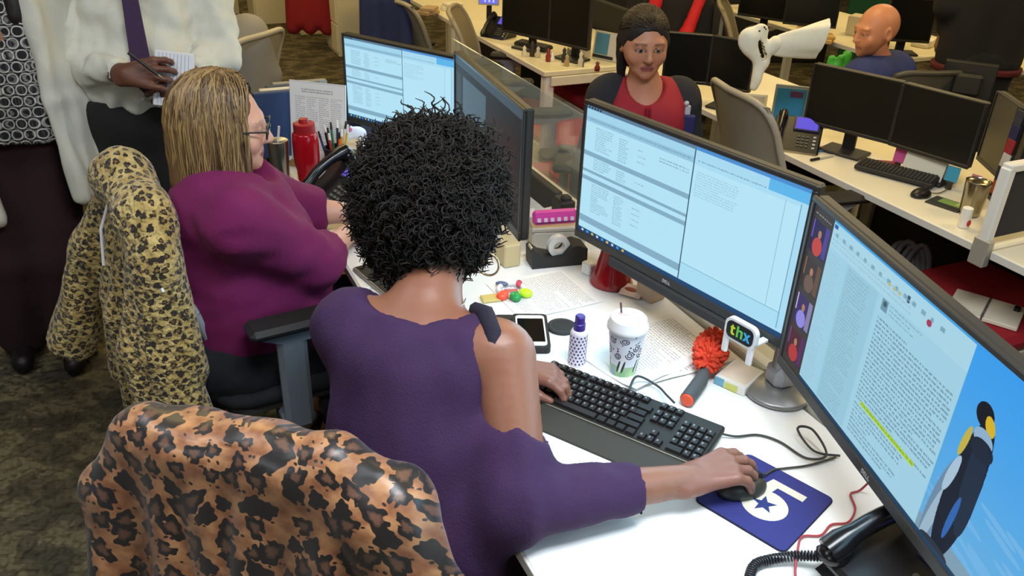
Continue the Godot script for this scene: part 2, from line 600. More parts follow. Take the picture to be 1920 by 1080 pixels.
func carpet() -> StandardMaterial3D:
	var im := Image.create(1024, 1024, false, Image.FORMAT_RGB8)
	var r := RandomNumberGenerator.new()
	r.seed = 4
	var f := FastNoiseLite.new()
	f.seed = 3
	f.frequency = 0.012
	# long woven bars of lighter and darker yarn
	for y in 1024:
		var w := r.randf_range(-0.02, 0.02)
		for x in 1024:
			var b := f.get_noise_2d(x * 1.0, y * 0.16 * 8.0)
			var t := 0.0
			if b > 0.12: t = 0.09
			elif b < -0.2: t = -0.05
			var k := 0.30 + t + w + ((x * 7919 + y * 104729) % 97) / 97.0 * 0.05 - 0.025
			im.set_pixel(x, y, Color(k * 1.06, k * 0.97, k * 0.70))
	im.generate_mipmaps()
	var m := StandardMaterial3D.new()
	m.albedo_texture = ImageTexture.create_from_image(im)
	m.uv1_triplanar = true
	m.uv1_world_triplanar = true
	m.uv1_scale = Vector3.ONE * 0.45
	m.roughness = 0.97
	m.normal_enabled = true
	m.normal_texture = noise_tex(0.2, Color.BLACK, Color.WHITE, 256, 2, true, 8, 8.0)
	m.normal_scale = 0.6
	return m

func build_room() -> void:
	struct("floor", G.new().box(Vector3(0.5, -0.05, -5.5), Vector3(18, 0.1, 18), 0.0), carpet())
	var wall := mat("b9b4a6", 0.9)
	struct("ceiling", G.new().box(Vector3(0.5, 2.82, -5.5), Vector3(18, 0.1, 18), 0.0), mat("d9d8d2", 0.95))
	struct("wall_back", G.new().box(Vector3(0.5, 1.385, -14.55), Vector3(18, 2.77, 0.1), 0.0), wall)
	struct("wall_front", G.new().box(Vector3(0.5, 1.385, 3.55), Vector3(18, 2.77, 0.1), 0.0), wall)
	struct("wall_left", G.new().box(Vector3(-8.55, 1.385, -5.5), Vector3(0.1, 2.77, 18), 0.0), wall)
	struct("wall_right", G.new().box(Vector3(9.55, 1.385, -5.5), Vector3(0.1, 2.77, 18), 0.0), wall)
	struct("baseboard_back", G.new().box(Vector3(0.5, 0.05, -14.48), Vector3(17.9, 0.1, 0.03), 0.004), mat("6b675f", 0.7))

# a desk in row axes: s0..s1 along the row, n0..n1 across it
func desk(called: String, label: String, s0: float, s1: float, n0: float, n1: float, hexes := "f2f1ee", legs := [], y := DESK, panel := false) -> Node3D:
	var o := thing(called, label, "desk", rp((s0 + s1) / 2, (n0 + n1) / 2), ROW_YAW)
	var w := s1 - s0
	var d := n1 - n0
	part(o, "desktop", G.new().box(Vector3(0, y - 0.014, 0), Vector3(w, 0.028, d), 0.004), mat(hexes, 0.35))
	part(o, "edge_band", G.new().box(Vector3(0, y - 0.0145, d / 2 + 0.0012), Vector3(w - 0.01, 0.024, 0.003), 0.001), mat("d8d6cf", 0.5))
	part(o, "beam", G.new().box(Vector3(0, y - 0.06, -d * 0.15), Vector3(w - 0.12, 0.06, 0.05)), mat("c9c7c0", 0.5))
	if panel: part(o, "modesty_panel", G.new().box(Vector3(0, 0.37, -d / 2 + 0.03), Vector3(w - 0.01, 0.64, 0.02)), mat("2b2926", 0.8))  # added dark sheet: stands in for the deep shade under the desk
	for q in legs:
		part(o, "leg", G.new().box(Vector3(q[0] * (w / 2 - 0.04), (y - 0.03) / 2, q[1] * (d / 2 - 0.04)), Vector3(0.055, y - 0.03, 0.055), 0.006), mat("e6e4dc", 0.5))
	return o

const FOUR := [[-1, -1], [1, -1], [-1, 1], [1, 1]]
func glass_mat() -> StandardMaterial3D:
	var m := StandardMaterial3D.new()
	m.albedo_color = Color(0.86, 0.92, 0.9, 0.16)
	m.transparency = BaseMaterial3D.TRANSPARENCY_ALPHA
	m.roughness = 0.05
	return m
func build_desk_rows() -> void:
	desk("office_desk", "white desk with keyboard and mouse pad in front of the woman in purple", -0.955, 1.3, 0.0, 0.745, "f4f3f0", FOUR)
	desk("office_desk", "white desk of the blonde woman with red water bottle on it", -2.35, -0.96, 0.0, 0.745, "f1efe8", FOUR)
	# low white rail with a glass screen behind these two desks
	var p := thing("desk_screen", "clear glass screen on a white rail behind the front desks", "screen", rp(-0.8, 0.79), ROW_YAW)
	part(p, "rail", G.new().box(Vector3(0, DESK - 0.02, 0), Vector3(3.1, 0.07, 0.075), 0.005), mat("e9e4d2", 0.5))
	part(p, "lower_panel", G.new().box(Vector3(0, 0.39, 0.005), Vector3(3.06, 0.6, 0.03)), mat("b7b6b0", 0.7))
	part(p, "foot", G.new().box(Vector3(-1.4, 0.045, 0), Vector3(0.06, 0.09, 0.3)).box(Vector3(1.4, 0.045, 0), Vector3(0.06, 0.09, 0.3)), mat("c9c7c0", 0.5))
	for i in 2:
		part(p, "glass_pane", G.new().box(Vector3(-0.775 + i * 1.55, DESK + 0.17, 0), Vector3(1.5, 0.31, 0.008), 0.002), glass_mat())
	for x in [-1.5, -0.05, 0.05, 1.5]:
		part(p, "pane_clip", G.new().box(Vector3(x, DESK + 0.03, 0), Vector3(0.04, 0.04, 0.025)), mat("b8b8b4", 0.3, 0.8))
	# the row across the aisle
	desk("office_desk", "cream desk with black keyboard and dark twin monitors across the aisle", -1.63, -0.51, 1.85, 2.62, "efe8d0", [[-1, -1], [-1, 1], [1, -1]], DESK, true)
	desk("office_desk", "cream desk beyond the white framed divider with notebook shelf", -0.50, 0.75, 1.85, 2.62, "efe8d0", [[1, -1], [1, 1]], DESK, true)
	desk("office_desk", "cream desk behind the woman in the red top", -2.80, -1.66, 1.90, 2.62, "efe8d0", [[-1, -1], [-1, 1], [1, -1]])
	var f := desk("office_desk", "long cream desk with grey task chairs and a white end frame", -4.15, -2.86, 1.50, 2.28, "efe6c4", FOUR)
	part(f, "end_frame", G.new().box(Vector3(0.625, DESK - 0.055, 0), Vector3(0.05, 0.05, 0.70)), mat("e6e0c8", 0.5))
	desk("office_desk", "far cream desk with papers beyond the blue coat on a chair", -6.2, -4.16, 1.50, 2.28, "ece2c0", FOUR)
	desk("office_desk", "cream desk behind the bald man with small papers on it", -4.2, -2.5, 3.55, 4.35, "ece2c0", FOUR)
	desk("office_desk", "cream desk beside the standing person in the black jacket", -2.45, -0.6, 4.1, 4.9, "ece2c0", FOUR)
	pass
	var l := desk("office_desk", "white desk with a purple box behind the standing people", -4.0, -2.62, -1.75, -0.62, "efece0", FOUR)
	part(l, "modesty_panel", G.new().box(Vector3(0, 0.36, 0.45), Vector3(1.2, 0.66, 0.02)), mat("8f9494", 0.8))
	# divider panel with white frame at the end of the right-hand desk
	var d := thing("desk_divider", "dark fabric divider panel in a white frame clamped to the desk", "divider", rp(-0.53, 2.2, DESK), ROW_YAW)
	part(d, "panel", G.new().box(Vector3(0, 0.14, 0), Vector3(0.02, 0.22, 0.66)), cloth("2b2a2c"))
	part(d, "frame", G.new().box(Vector3(0, 0.26, 0), Vector3(0.035, 0.025, 0.72)).box(Vector3(0, 0.13, 0.35), Vector3(0.035, 0.26, 0.03)).box(Vector3(0, 0.13, -0.35), Vector3(0.035, 0.26, 0.03)), mat("e8e6de", 0.45))
	part(d, "clamp", G.new().box(Vector3(0, -0.015, 0.352), Vector3(0.055, 0.09, 0.03), 0.004), mat("b9b5aa", 0.4, 0.4))

# ------------------------------------------------------------------ screens
func words_on(im: Image, x0: int, y0: int, x1: int, lines: int, step: int, hgt: int, col: Color, r: RandomNumberGenerator, fill := 1.0) -> void:
	for i in lines:
		var x := x0
		var stop: int = x0 + int((x1 - x0) * (fill if r.randf() > 0.25 else r.randf_range(0.3, 1.0) * fill))
		while x < stop:
			var w := r.randi_range(3, 13)
			var yy := y0 + i * step
			# letters: short strokes inside each word
			for k in range(0, w, 2):
				im.fill_rect(Rect2i(x + k, yy + r.randi_range(0, 1), 1, hgt - r.randi_range(0, 1)), col)
			im.fill_rect(Rect2i(x, yy + hgt / 2, w, 1), col.lightened(0.35))
			x += w + r.randi_range(2, 5)
func disc(im: Image, cx: float, cy: float, rx: float, ry: float, col: Color, rot := 0.0) -> void:
	var R := int(maxf(rx, ry)) + 1
	for y in range(-R, R + 1):
		for x in range(-R, R + 1):
			var q := Vector2(x, y).rotated(-rot)
			if (q.x / rx) * (q.x / rx) + (q.y / ry) * (q.y / ry) <= 1.0:
				var X := int(cx) + x
				var Y := int(cy) + y
				if X >= 0 and Y >= 0 and X < im.get_width() and Y < im.get_height(): im.set_pixel(X, Y, col)
func screen_sheet(seed_: int) -> Image:
	var r := RandomNumberGenerator.new()
	r.seed = seed_
	var im := Image.create(1024, 560, false, Image.FORMAT_RGB8)
	im.fill(Color("a9dcf2"))
	im.fill_rect(Rect2i(0, 0, 1024, 14), Color("4e8fd0"))
	im.fill_rect(Rect2i(0, 0, 560, 14), Color("5f7f9c"))
	for i in 5: im.fill_rect(Rect2i(8 + i * 16, 3, 9, 8), Color("20344c"))
	im.fill_rect(Rect2i(0, 14, 558, 30), Color("a2d4ec"))
	im.fill_rect(Rect2i(0, 44, 558, 22), Color("93c3dc"))
	words_on(im, 20, 50, 540, 1, 10, 6, Color("5d8298"), r)
	im.fill_rect(Rect2i(0, 66, 556, 470), Color("b3e2f5"))
	for q in [[190, 20], [270, 12], [300, 18], [480, 30]]:
		im.fill_rect(Rect2i(0, q[0], 556, q[1]), Color("84acc2"))
	for blk in [[80, 10, 60], [215, 5, 60], [325, 13, 100]]:
		words_on(im, 60, blk[0], 150, blk[1], 10, 5, Color("6d96ac"), r)
		words_on(im, 190, blk[0] + 4, 235, blk[1], 10, 5, Color("6d96ac"), r)
		words_on(im, 290, blk[0] + 20, 330, blk[1] / 3, 24, 5, Color("6d96ac"), r)
	words_on(im, 400, 96, 540, 2, 12, 5, Color("5d8298"), r)
	im.fill_rect(Rect2i(556, 12, 5, 535), Color("3f5b70"))
	im.fill_rect(Rect2i(561, 14, 463, 30), Color("a8d9f0"))
	im.fill_rect(Rect2i(870, 14, 154, 40), Color("5fb6ea"))
	words_on(im, 575, 48, 860, 1, 10, 6, Color("5d8298"), r)
	im.fill_rect(Rect2i(561, 70, 440, 395), Color("b6e4f6"))
	words_on(im, 575, 90, 800, 10, 10, 5, Color("86b4ca"), r, 0.8)
	im.fill_rect(Rect2i(940, 66, 2, 400), Color("86b4ca"))
	im.fill_rect(Rect2i(561, 466, 440, 3), Color("86b4ca"))
	im.fill_rect(Rect2i(996, 60, 4, 470), Color("7aa9c4"))
	im.fill_rect(Rect2i(0, 540, 1024, 20), Color("23456e"))
	for i in 9: im.fill_rect(Rect2i(20 + i * 30, 545, 12, 10), [Color("d0d8e4"), Color("48a0e0"), Color("e0c040")][i % 3])
	return im
func screen_mail() -> Image:
	var r := RandomNumberGenerator.new()
	r.seed = 21
	var im := Image.create(1024, 560, false, Image.FORMAT_RGB8)
	im.fill(Color("3fa4e8"))
	for y in 560:   # wallpaper: sky over ice
		var t := y / 560.0
		im.fill_rect(Rect2i(700, y, 324, 1), Color("3a9ff0").lerp(Color("6cb2e0"), t) if y < 500 else Color("7f9fb4"))
	for i in 16: disc(im, 740 + r.randf() * 280, 330 + r.randf() * 160, 60, 8, Color("6fb4e6"), 0.2)
	# penguin seen from the back
	disc(im, 752, 430, 26, 150, Color("6d8ca6"), 0.10)
	disc(im, 748, 470, 14, 110, Color("9db8cc"), 0.14)
	disc(im, 800, 350, 44, 215, Color("141d2c"), 0.05)
	disc(im, 818, 300, 26, 160, Color("1d2c42"), -0.06)
	disc(im, 760, 330, 12, 60, Color("a9c4da"), 0.15)
	disc(im, 764, 230, 9, 46, Color("c4b24a"), 0.12)
	disc(im, 800, 430, 9, 70, Color("2f66b0"), 0.08)
	disc(im, 790, 135, 26, 30, Color("10151c"), -0.3)
	disc(im, 812, 150, 14, 24, Color("d8b428"), -0.5)
	disc(im, 806, 190, 30, 24, Color("8fb2d0"), 0.3)
	disc(im, 812, 215, 34, 26, Color("1b2638"), 0.0)
	disc(im, 780, 545, 50, 16, Color("2c3440"))
	# dark strip of four video thumbnails
	im.fill_rect(Rect2i(0, 0, 112, 560), Color("3d3736"))
	var cols := [[Color("2a1c4a"), Color("c04038"), Color("6a5ad0")], [Color("3a2f2c"), Color("6c5348"), Color("8c6a50")], [Color("3a2a60"), Color("9088e0"), Color("c0b8f0")], [Color("4a2430"), Color("b03838"), Color("7a4088")]]
	for i in 4:
		var y0 := 44 + i * 128
		im.fill_rect(Rect2i(10, y0, 94, 104), cols[i][0])
		im.fill_rect(Rect2i(80, y0, 22, 100), cols[i][2].darkened(0.3))
		disc(im, 52, y0 + 78, 26, 30, cols[i][1], 0.2)
		disc(im, 54, y0 + 36, 9, 13, Color("b07a60"))
		im.fill_rect(Rect2i(12, y0 + 2, 6, 60), cols[i][2])
	words_on(im, 12, 22, 100, 1, 10, 5, Color("b0a8a0"), r)
	# mail window in three columns
	im.fill_rect(Rect2i(112, 8, 598, 538), Color("9fd0e4"))
	im.fill_rect(Rect2i(112, 8, 598, 78), Color("a9d6e8"))
	im.fill_rect(Rect2i(116, 12, 18, 12), Color("1c5fa8"))
	for i in 14: im.fill_rect(Rect2i(130 + i * 36, 34, 10 + r.randi_range(0, 8), 12), Color("7fa8ba"))
	for i in 3: im.fill_rect(Rect2i(390 + i * 22, 40, 10, 10), Color("c8b860"))
	im.fill_rect(Rect2i(470, 30, 10, 20), Color("3c5a70"))
	disc(im, 560, 52, 9, 9, Color("a8385a"))
	words_on(im, 120, 40, 640, 3, 14, 5, Color("86b0c2"), r, 0.7)
	words_on(im, 120, 100, 200, 40, 11, 5, Color("8db6c8"), r, 0.7)
	im.fill_rect(Rect2i(214, 90, 150, 450), Color("98c8dc"))
	words_on(im, 224, 100, 350, 40, 11, 5, Color("769fb2"), r, 0.8)
	im.fill_rect(Rect2i(372, 90, 334, 450), Color("a3d2e6"))
	im.fill_rect(Rect2i(386, 90, 26, 34), Color("6e96a8"))
	disc(im, 399, 102, 7, 8, Color("445a66"))
	words_on(im, 420, 92, 560, 3, 12, 5, Color("6a92a6"), r, 0.9)
	words_on(im, 386, 146, 692, 21, 13, 6, Color("44667a"), r, 1.0)
	words_on(im, 386, 426, 690, 8, 13, 6, Color("4d7084"), r, 0.7)
	im.fill_rect(Rect2i(410, 408, 240, 13), Color("b4dc30"))
	words_on(im, 414, 411, 640, 1, 10, 6, Color("5d7f20"), r)
	im.fill_rect(Rect2i(112, 546, 912, 14), Color("24405c"))
	return im
func screen_dim() -> Image:
	var r := RandomNumberGenerator.new()
	r.seed = 8
	var im := Image.create(512, 288, false, Image.FORMAT_RGB8)
	im.fill(Color("332c2b"))
	im.fill_rect(Rect2i(0, 0, 512, 20), Color("50606c"))
	im.fill_rect(Rect2i(70, 40, 190, 230), Color("5d717c"))
	im.fill_rect(Rect2i(280, 60, 200, 190), Color("3c2b29"))
	im.fill_rect(Rect2i(10, 40, 40, 220), Color("45464a"))
	words_on(im, 90, 60, 240, 14, 12, 5, Color("4a5a64"), r)
	return im
func panel_monitor(called: String, label: String, w: float, h: float, bottom: float, bl: Vector3, right: Vector3, scr: StandardMaterial3D, opts := {}) -> Node3D:
	# bl: floor point under the lower left corner of the picture; right: the way along its lower edge
	var rr := right.normalized()
	var yaw := atan2(-rr.z, rr.x)
	var at := bl + rr * w / 2
	at.y = bottom
	var o := thing(called, label, "monitor", at, yaw, opts.get("group", ""))
	var black := mat(opts.get("case", "2b2a28"), 0.42)
	var bz: float = opts.get("bezel", 0.011)
	var chin: float = opts.get("chin", 0.022)
	# case: slim frame, thicker in the middle of the back
	part(o, "case", G.new().box(Vector3(0, (h + bz - chin) / 2, -0.016), Vector3(w + 2 * bz, h + bz + chin, 0.026), 0.005).box(Vector3(0, h * 0.46, -0.042), Vector3(w * 0.62, h * 0.6, 0.032), 0.012), black)
	var b := G.new()
	b.box(Vector3(0, h + bz / 2, 0), Vector3(w + 2 * bz, bz, 0.008), 0.002)
	b.box(Vector3(-w / 2 - bz / 2, h / 2, 0), Vector3(bz, h, 0.008), 0.002)
	b.box(Vector3(w / 2 + bz / 2, h / 2, 0), Vector3(bz, h, 0.008), 0.002)
	b.box(Vector3(0, -chin / 2, 0), Vector3(w + 2 * bz, chin, 0.008), 0.002)
	part(o, "bezel", b, mat(opts.get("front", "2b2a28"), 0.42))
	var s := G.new()
	s.quad(Vector3(-w / 2, 0, 0.0005), Vector3(w / 2, 0, 0.0005), Vector3(w / 2, h, 0.0005), Vector3(-w / 2, h, 0.0005))
	part(o, "screen", s, scr)
	if opts.get("logo", false):
		var tm := TextMesh.new()
		var sf := SystemFont.new()
		sf.font_names = PackedStringArray(["Droid Sans"])
		sf.font_weight = 700
		tm.font = sf
		tm.text = "DELL"
		tm.font_size = 32
		tm.pixel_size = 0.00035
		tm.depth = 0.0008
		var lg := part(o, "logo_lettering", tm, mat("d9d9d9", 0.3, 0.6))
		lg.position = Vector3(0, -chin / 2, 0.0046)
	if opts.get("soundbar", false):
		part(o, "soundbar", G.new().box(Vector3(0, -chin - 0.0155, -0.008), Vector3(w * 0.62, 0.033, 0.032), 0.008), mat("303032", 0.75))
	if scr.emission_enabled and opts.get("light", 0.0) > 0.0:
		var l := AreaLight3D.new()
		l.name = "screen_light"
		l.area_size = Vector2(w, h)
		l.light_color = Color("a5d8f0")
		l.light_energy = opts.light
		l.shadow_enabled = true
		l.area_range = 14.0
		l.area_attenuation = 2.0
		o.add_child(l)
		l.transform = Transform3D(Basis(Vector3.UP, PI), Vector3(0, h / 2, 0.01))
	return o
func twin_stand(label: String, at: Vector3, yaw: float, top: float, reach := 0.2) -> void:
	var o := thing("monitor_stand", label, "stand", at, yaw)
	var g := G.new()
	g.lathe([Vector2(0, 0), Vector2(0.070, 0), Vector2(0.075, 0.006), Vector2(0.071, 0.014), Vector2(0.045, 0.022), Vector2(0.028, 0.03), Vector2(0, 0.03)], 32)
	part(o, "base", g, mat("8f8e8c", 0.35, 0.6))
	part(o, "pole", G.new().lathe([Vector2(0, 0.02), Vector2(0.022, 0.02), Vector2(0.022, top), Vector2(0, top)], 20, Vector3.ZERO, Basis.IDENTITY, true), mat("7c7b7a", 0.35, 0.6))
	part(o, "crossbar", G.new().box(Vector3(0, top - 0.02, 0.01), Vector3(reach * 2, 0.04, 0.025), 0.006), mat("39393b", 0.4, 0.3))
	part(o, "clamp_collar", G.new().box(Vector3(0, 0.05, 0.0), Vector3(0.06, 0.055, 0.055), 0.014), mat("98979a", 0.4, 0.4))

# ------------------------------------------------------------------ chairs and coats
func make_chair(called: String, label: String, at: Vector3, yaw: float, o := {}) -> Node3D:
	# faces -z; origin on the floor under the column
	var t := thing(called, label, "chair", at, yaw, o.get("group", ""))
	var fr := mat(o.get("frame", "a29a88"), 0.45)
	var seat_y: float = o.get("seat_y", 0.46)
	var top: float = o.get("top", 1.0)
	var hub := part(t, "base_hub", G.new().lathe([Vector2(0, 0.06), Vector2(0.045, 0.06), Vector2(0.04, 0.13), Vector2(0.028, 0.14), Vector2(0.026, seat_y - 0.07), Vector2(0, seat_y - 0.07)], 16), mat("5a5a5c", 0.4, 0.3))
	for i in 5:
		var a := TAU * i / 5 + 0.3
		var d := Vector3(sin(a), 0, cos(a))
		var leg := part(t, "base_leg", G.new().tube([d * 0.03 + Vector3(0, 0.1, 0), d * 0.17 + Vector3(0, 0.085, 0), d * 0.29 + Vector3(0, 0.065, 0)], [0.026, 0.021, 0.016], 8), fr)
		part(leg, "caster", G.new().lathe([Vector2(0, -0.022), Vector2(0.024, -0.02), Vector2(0.0275, 0), Vector2(0.024, 0.02), Vector2(0, 0.022)], 14, d * 0.3 + Vector3(0, 0.029, 0), Basis(Vector3(0, 1, 0), a) * Basis(Vector3.BACK, PI / 2)), mat("2a2a2c", 0.6))
	# seat cushion: rounded slab with a waterfall front
	var rows := []
	for i in 9:
		var v := i / 8.0 * 2.0 - 1.0
		var row := []
		for j in 20:
			var a := TAU * j / 20
			var sx := signf(cos(a)) * pow(absf(cos(a)), 0.45) * 0.245
			var sz := signf(sin(a)) * pow(absf(sin(a)), 0.45) * 0.23
			var k := pow(1.0 - pow(absf(v), 3.0), 0.35) if absf(v) < 1.0 else 0.0
			row.append(Vector3(sx * (0.25 + 0.75 * k if absf(v) < 1 else 0.0), seat_y + v * 0.035 - 0.03 * pow(maxf(0, -sz / 0.23), 2.5), sz * (0.25 + 0.75 * k if absf(v) < 1 else 0.0)))
		rows.append(row)
	part(t, "seat", G.new().grid(rows, true, false), cloth(o.get("seat", "8c1f28"), 0.9))
	part(t, "seat_pan", G.new().box(Vector3(0, seat_y - 0.05, 0), Vector3(0.4, 0.035, 0.38), 0.012), fr)
	part(t, "tilt_lever", G.new().tube([Vector3(0.12, seat_y - 0.07, 0.05), Vector3(0.24, seat_y - 0.075, 0.05), Vector3(0.29, seat_y - 0.085, 0.04)], 0.008, 8), mat("c9c9c9", 0.3, 0.5))
	part(t, "tension_knob", G.new().lathe([Vector2(0, -0.02), Vector2(0.02, -0.02), Vector2(0.02, 0.02), Vector2(0, 0.02)], 14, Vector3(0.23, seat_y - 0.085, -0.06), Basis(Vector3.BACK, PI / 2), true), mat("222224", 0.5))
	# curved backrest: frame round a woven panel, leaning back
	var bp := func(x: float, y: float, off := 0.0) -> Vector3:
		var h := (y - seat_y) / (top - seat_y)
		return Vector3(x, y, 0.23 + 0.10 * h - 0.05 * sin(h * PI) - 0.9 * x * x + off)
	var bw: float = o.get("bw", 0.225)
	var edge := []
	for k in 33:
		var a := TAU * k / 32
		var x := signf(cos(a)) * pow(absf(cos(a)), 0.35) * bw
		var y := (seat_y + 0.09 + top) / 2 + signf(sin(a)) * pow(absf(sin(a)), 0.35) * (top - seat_y - 0.09) / 2
		x *= 1.0 - 0.14 * ((y - seat_y) / (top - seat_y))
		edge.append(bp.call(x, y))
	part(t, "back_frame", G.new().tube(edge, 0.013, 7, false), fr)
	for side in [-0.006, 0.006]:
		var gr := []
		for i in 13:
			var y := lerpf(seat_y + 0.1, top - 0.01, i / 12.0)
			var wdt := bw * (1.0 - 0.14 * ((y - seat_y) / (top - seat_y))) - 0.006
			var row := []
			for j in 9: row.append(bp.call(lerpf(-wdt, wdt, j / 8.0), y, side))
			gr.append(row)
		if side < 0: part(t, "back_panel", G.new().grid(gr, false, false), cloth(o.get("back", "8b8372"), 0.85, 0.0, 0.1, 12.0))
		else: part(t, "back_cover", G.new().grid(gr, false, true), cloth(o.get("back", "8b8372"), 0.85, 0.0, 0.1, 12.0))
	part(t, "back_spine", G.new().tube([Vector3(0, seat_y - 0.06, 0.12), Vector3(0, seat_y - 0.02, 0.25), bp.call(0, seat_y + 0.15, 0.03), bp.call(0, seat_y + 0.3, 0.02)], [0.03, 0.03, 0.024, 0.016], 8), fr)
	if o.get("arms", true):
		for s in [-1.0, 1.0]:
			var arm := part(t, "arm_post", G.new().box(Vector3(s * 0.275, seat_y + 0.07, 0.03), Vector3(0.035, 0.30, 0.075), 0.012).box(Vector3(s * 0.25, seat_y - 0.06, 0.03), Vector3(0.08, 0.04, 0.08), 0.012).prism(PackedVector2Array([Vector2(-0.11, seat_y + 0.225), Vector2(0.13, seat_y + 0.225), Vector2(0.05, seat_y + 0.19), Vector2(-0.04, seat_y + 0.19)]), s * 0.275 - 0.018, s * 0.275 + 0.018, Basis(Vector3(0, 0, 1), Vector3(0, 1, 0), Vector3(1, 0, 0))), mat(o.get("arm", "8d9094"), 0.45))
			part(arm, "arm_pad", G.new().box(Vector3(s * 0.275, seat_y + 0.238, 0.0), Vector3(0.085, 0.03, 0.27), 0.012), mat("1d1c1c", 0.6))
	hub.name = "base_hub"
	return t
func spots_tex(big: bool) -> Image:
	var r := RandomNumberGenerator.new()
	r.seed = 77 if big else 33
	var S := 1024
	var im := Image.create(S, S, false, Image.FORMAT_RGB8)
	var f := FastNoiseLite.new()
	f.seed = 2
	f.frequency = 0.01
	var lo := Color("8a5636") if big else Color("a08648")
	var hi := Color("c08a5c") if big else Color("c4ab6c")
	for y in S:
		for x in S:
			im.set_pixel(x, y, lo.lerp(hi, clampf(0.5 + f.get_noise_2d(x, y) * 1.1 + ((x * 31 + y * 17) % 13) * 0.01, 0, 1)))
	# even scatter: jittered cells
	var cells := 11 if big else 26
	var cs := S / float(cells)
	for gy in cells:
		for gx in cells:
			var cx := (gx + 0.5 + r.randf_range(-0.28, 0.28) + 0.5 * (gy % 2)) * cs
			var cy := (gy + 0.5 + r.randf_range(-0.28, 0.28)) * cs
			var rx := cs * (r.randf_range(0.27, 0.40) if big else r.randf_range(0.24, 0.38))
			var ry := rx * (r.randf_range(1.1, 1.9) if big else r.randf_range(0.8, 1.4))
			var rot := r.randf_range(-0.7, 0.7) if big else r.randf_range(0, 3)
			var ph := r.randf() * 9.0
			var open_ := r.randf_range(0.0, TAU)
			var hollow := r.randf() < (0.75 if big else 0.55)
			var R := int(maxf(rx, ry) * 1.5) + 2
			for y in range(-R, R + 1):
				for x in range(-R, R + 1):
					var q := Vector2(x, y).rotated(-rot) / Vector2(rx, ry)
					var a := q.angle()
					var d := q.length() / (1.0 + 0.16 * sin(3.0 * a + ph) + 0.10 * sin(7.0 * a + ph * 2.0))
					if d > 1.0: continue
					var X := posmod(int(cx) + x, S)
					var Y := posmod(int(cy) + y, S)
					var dark := Color("1f1a18") if big else Color("2a2012")
					if hollow and d < (0.52 if big else 0.5):
						im.set_pixel(X, Y, (Color("6b4a38") if big else Color("7d5f30")).lerp(dark, 0.35 if d > 0.36 else 0.0))
					elif hollow and d > 0.55 and absf(wrapf(a - open_, -PI, PI)) < 0.22: continue
					else: im.set_pixel(X, Y, dark)
			if big:   # small flecks between
				for k in 2:
					disc(im, fposmod(cx + r.randf_range(-0.5, 0.5) * cs, S), fposmod(cy + cs * 0.5, S), r.randf_range(4, 9), r.randf_range(3, 7), Color("2a1e18"), r.randf() * 3.0)
	im.generate_mipmaps()
	return im
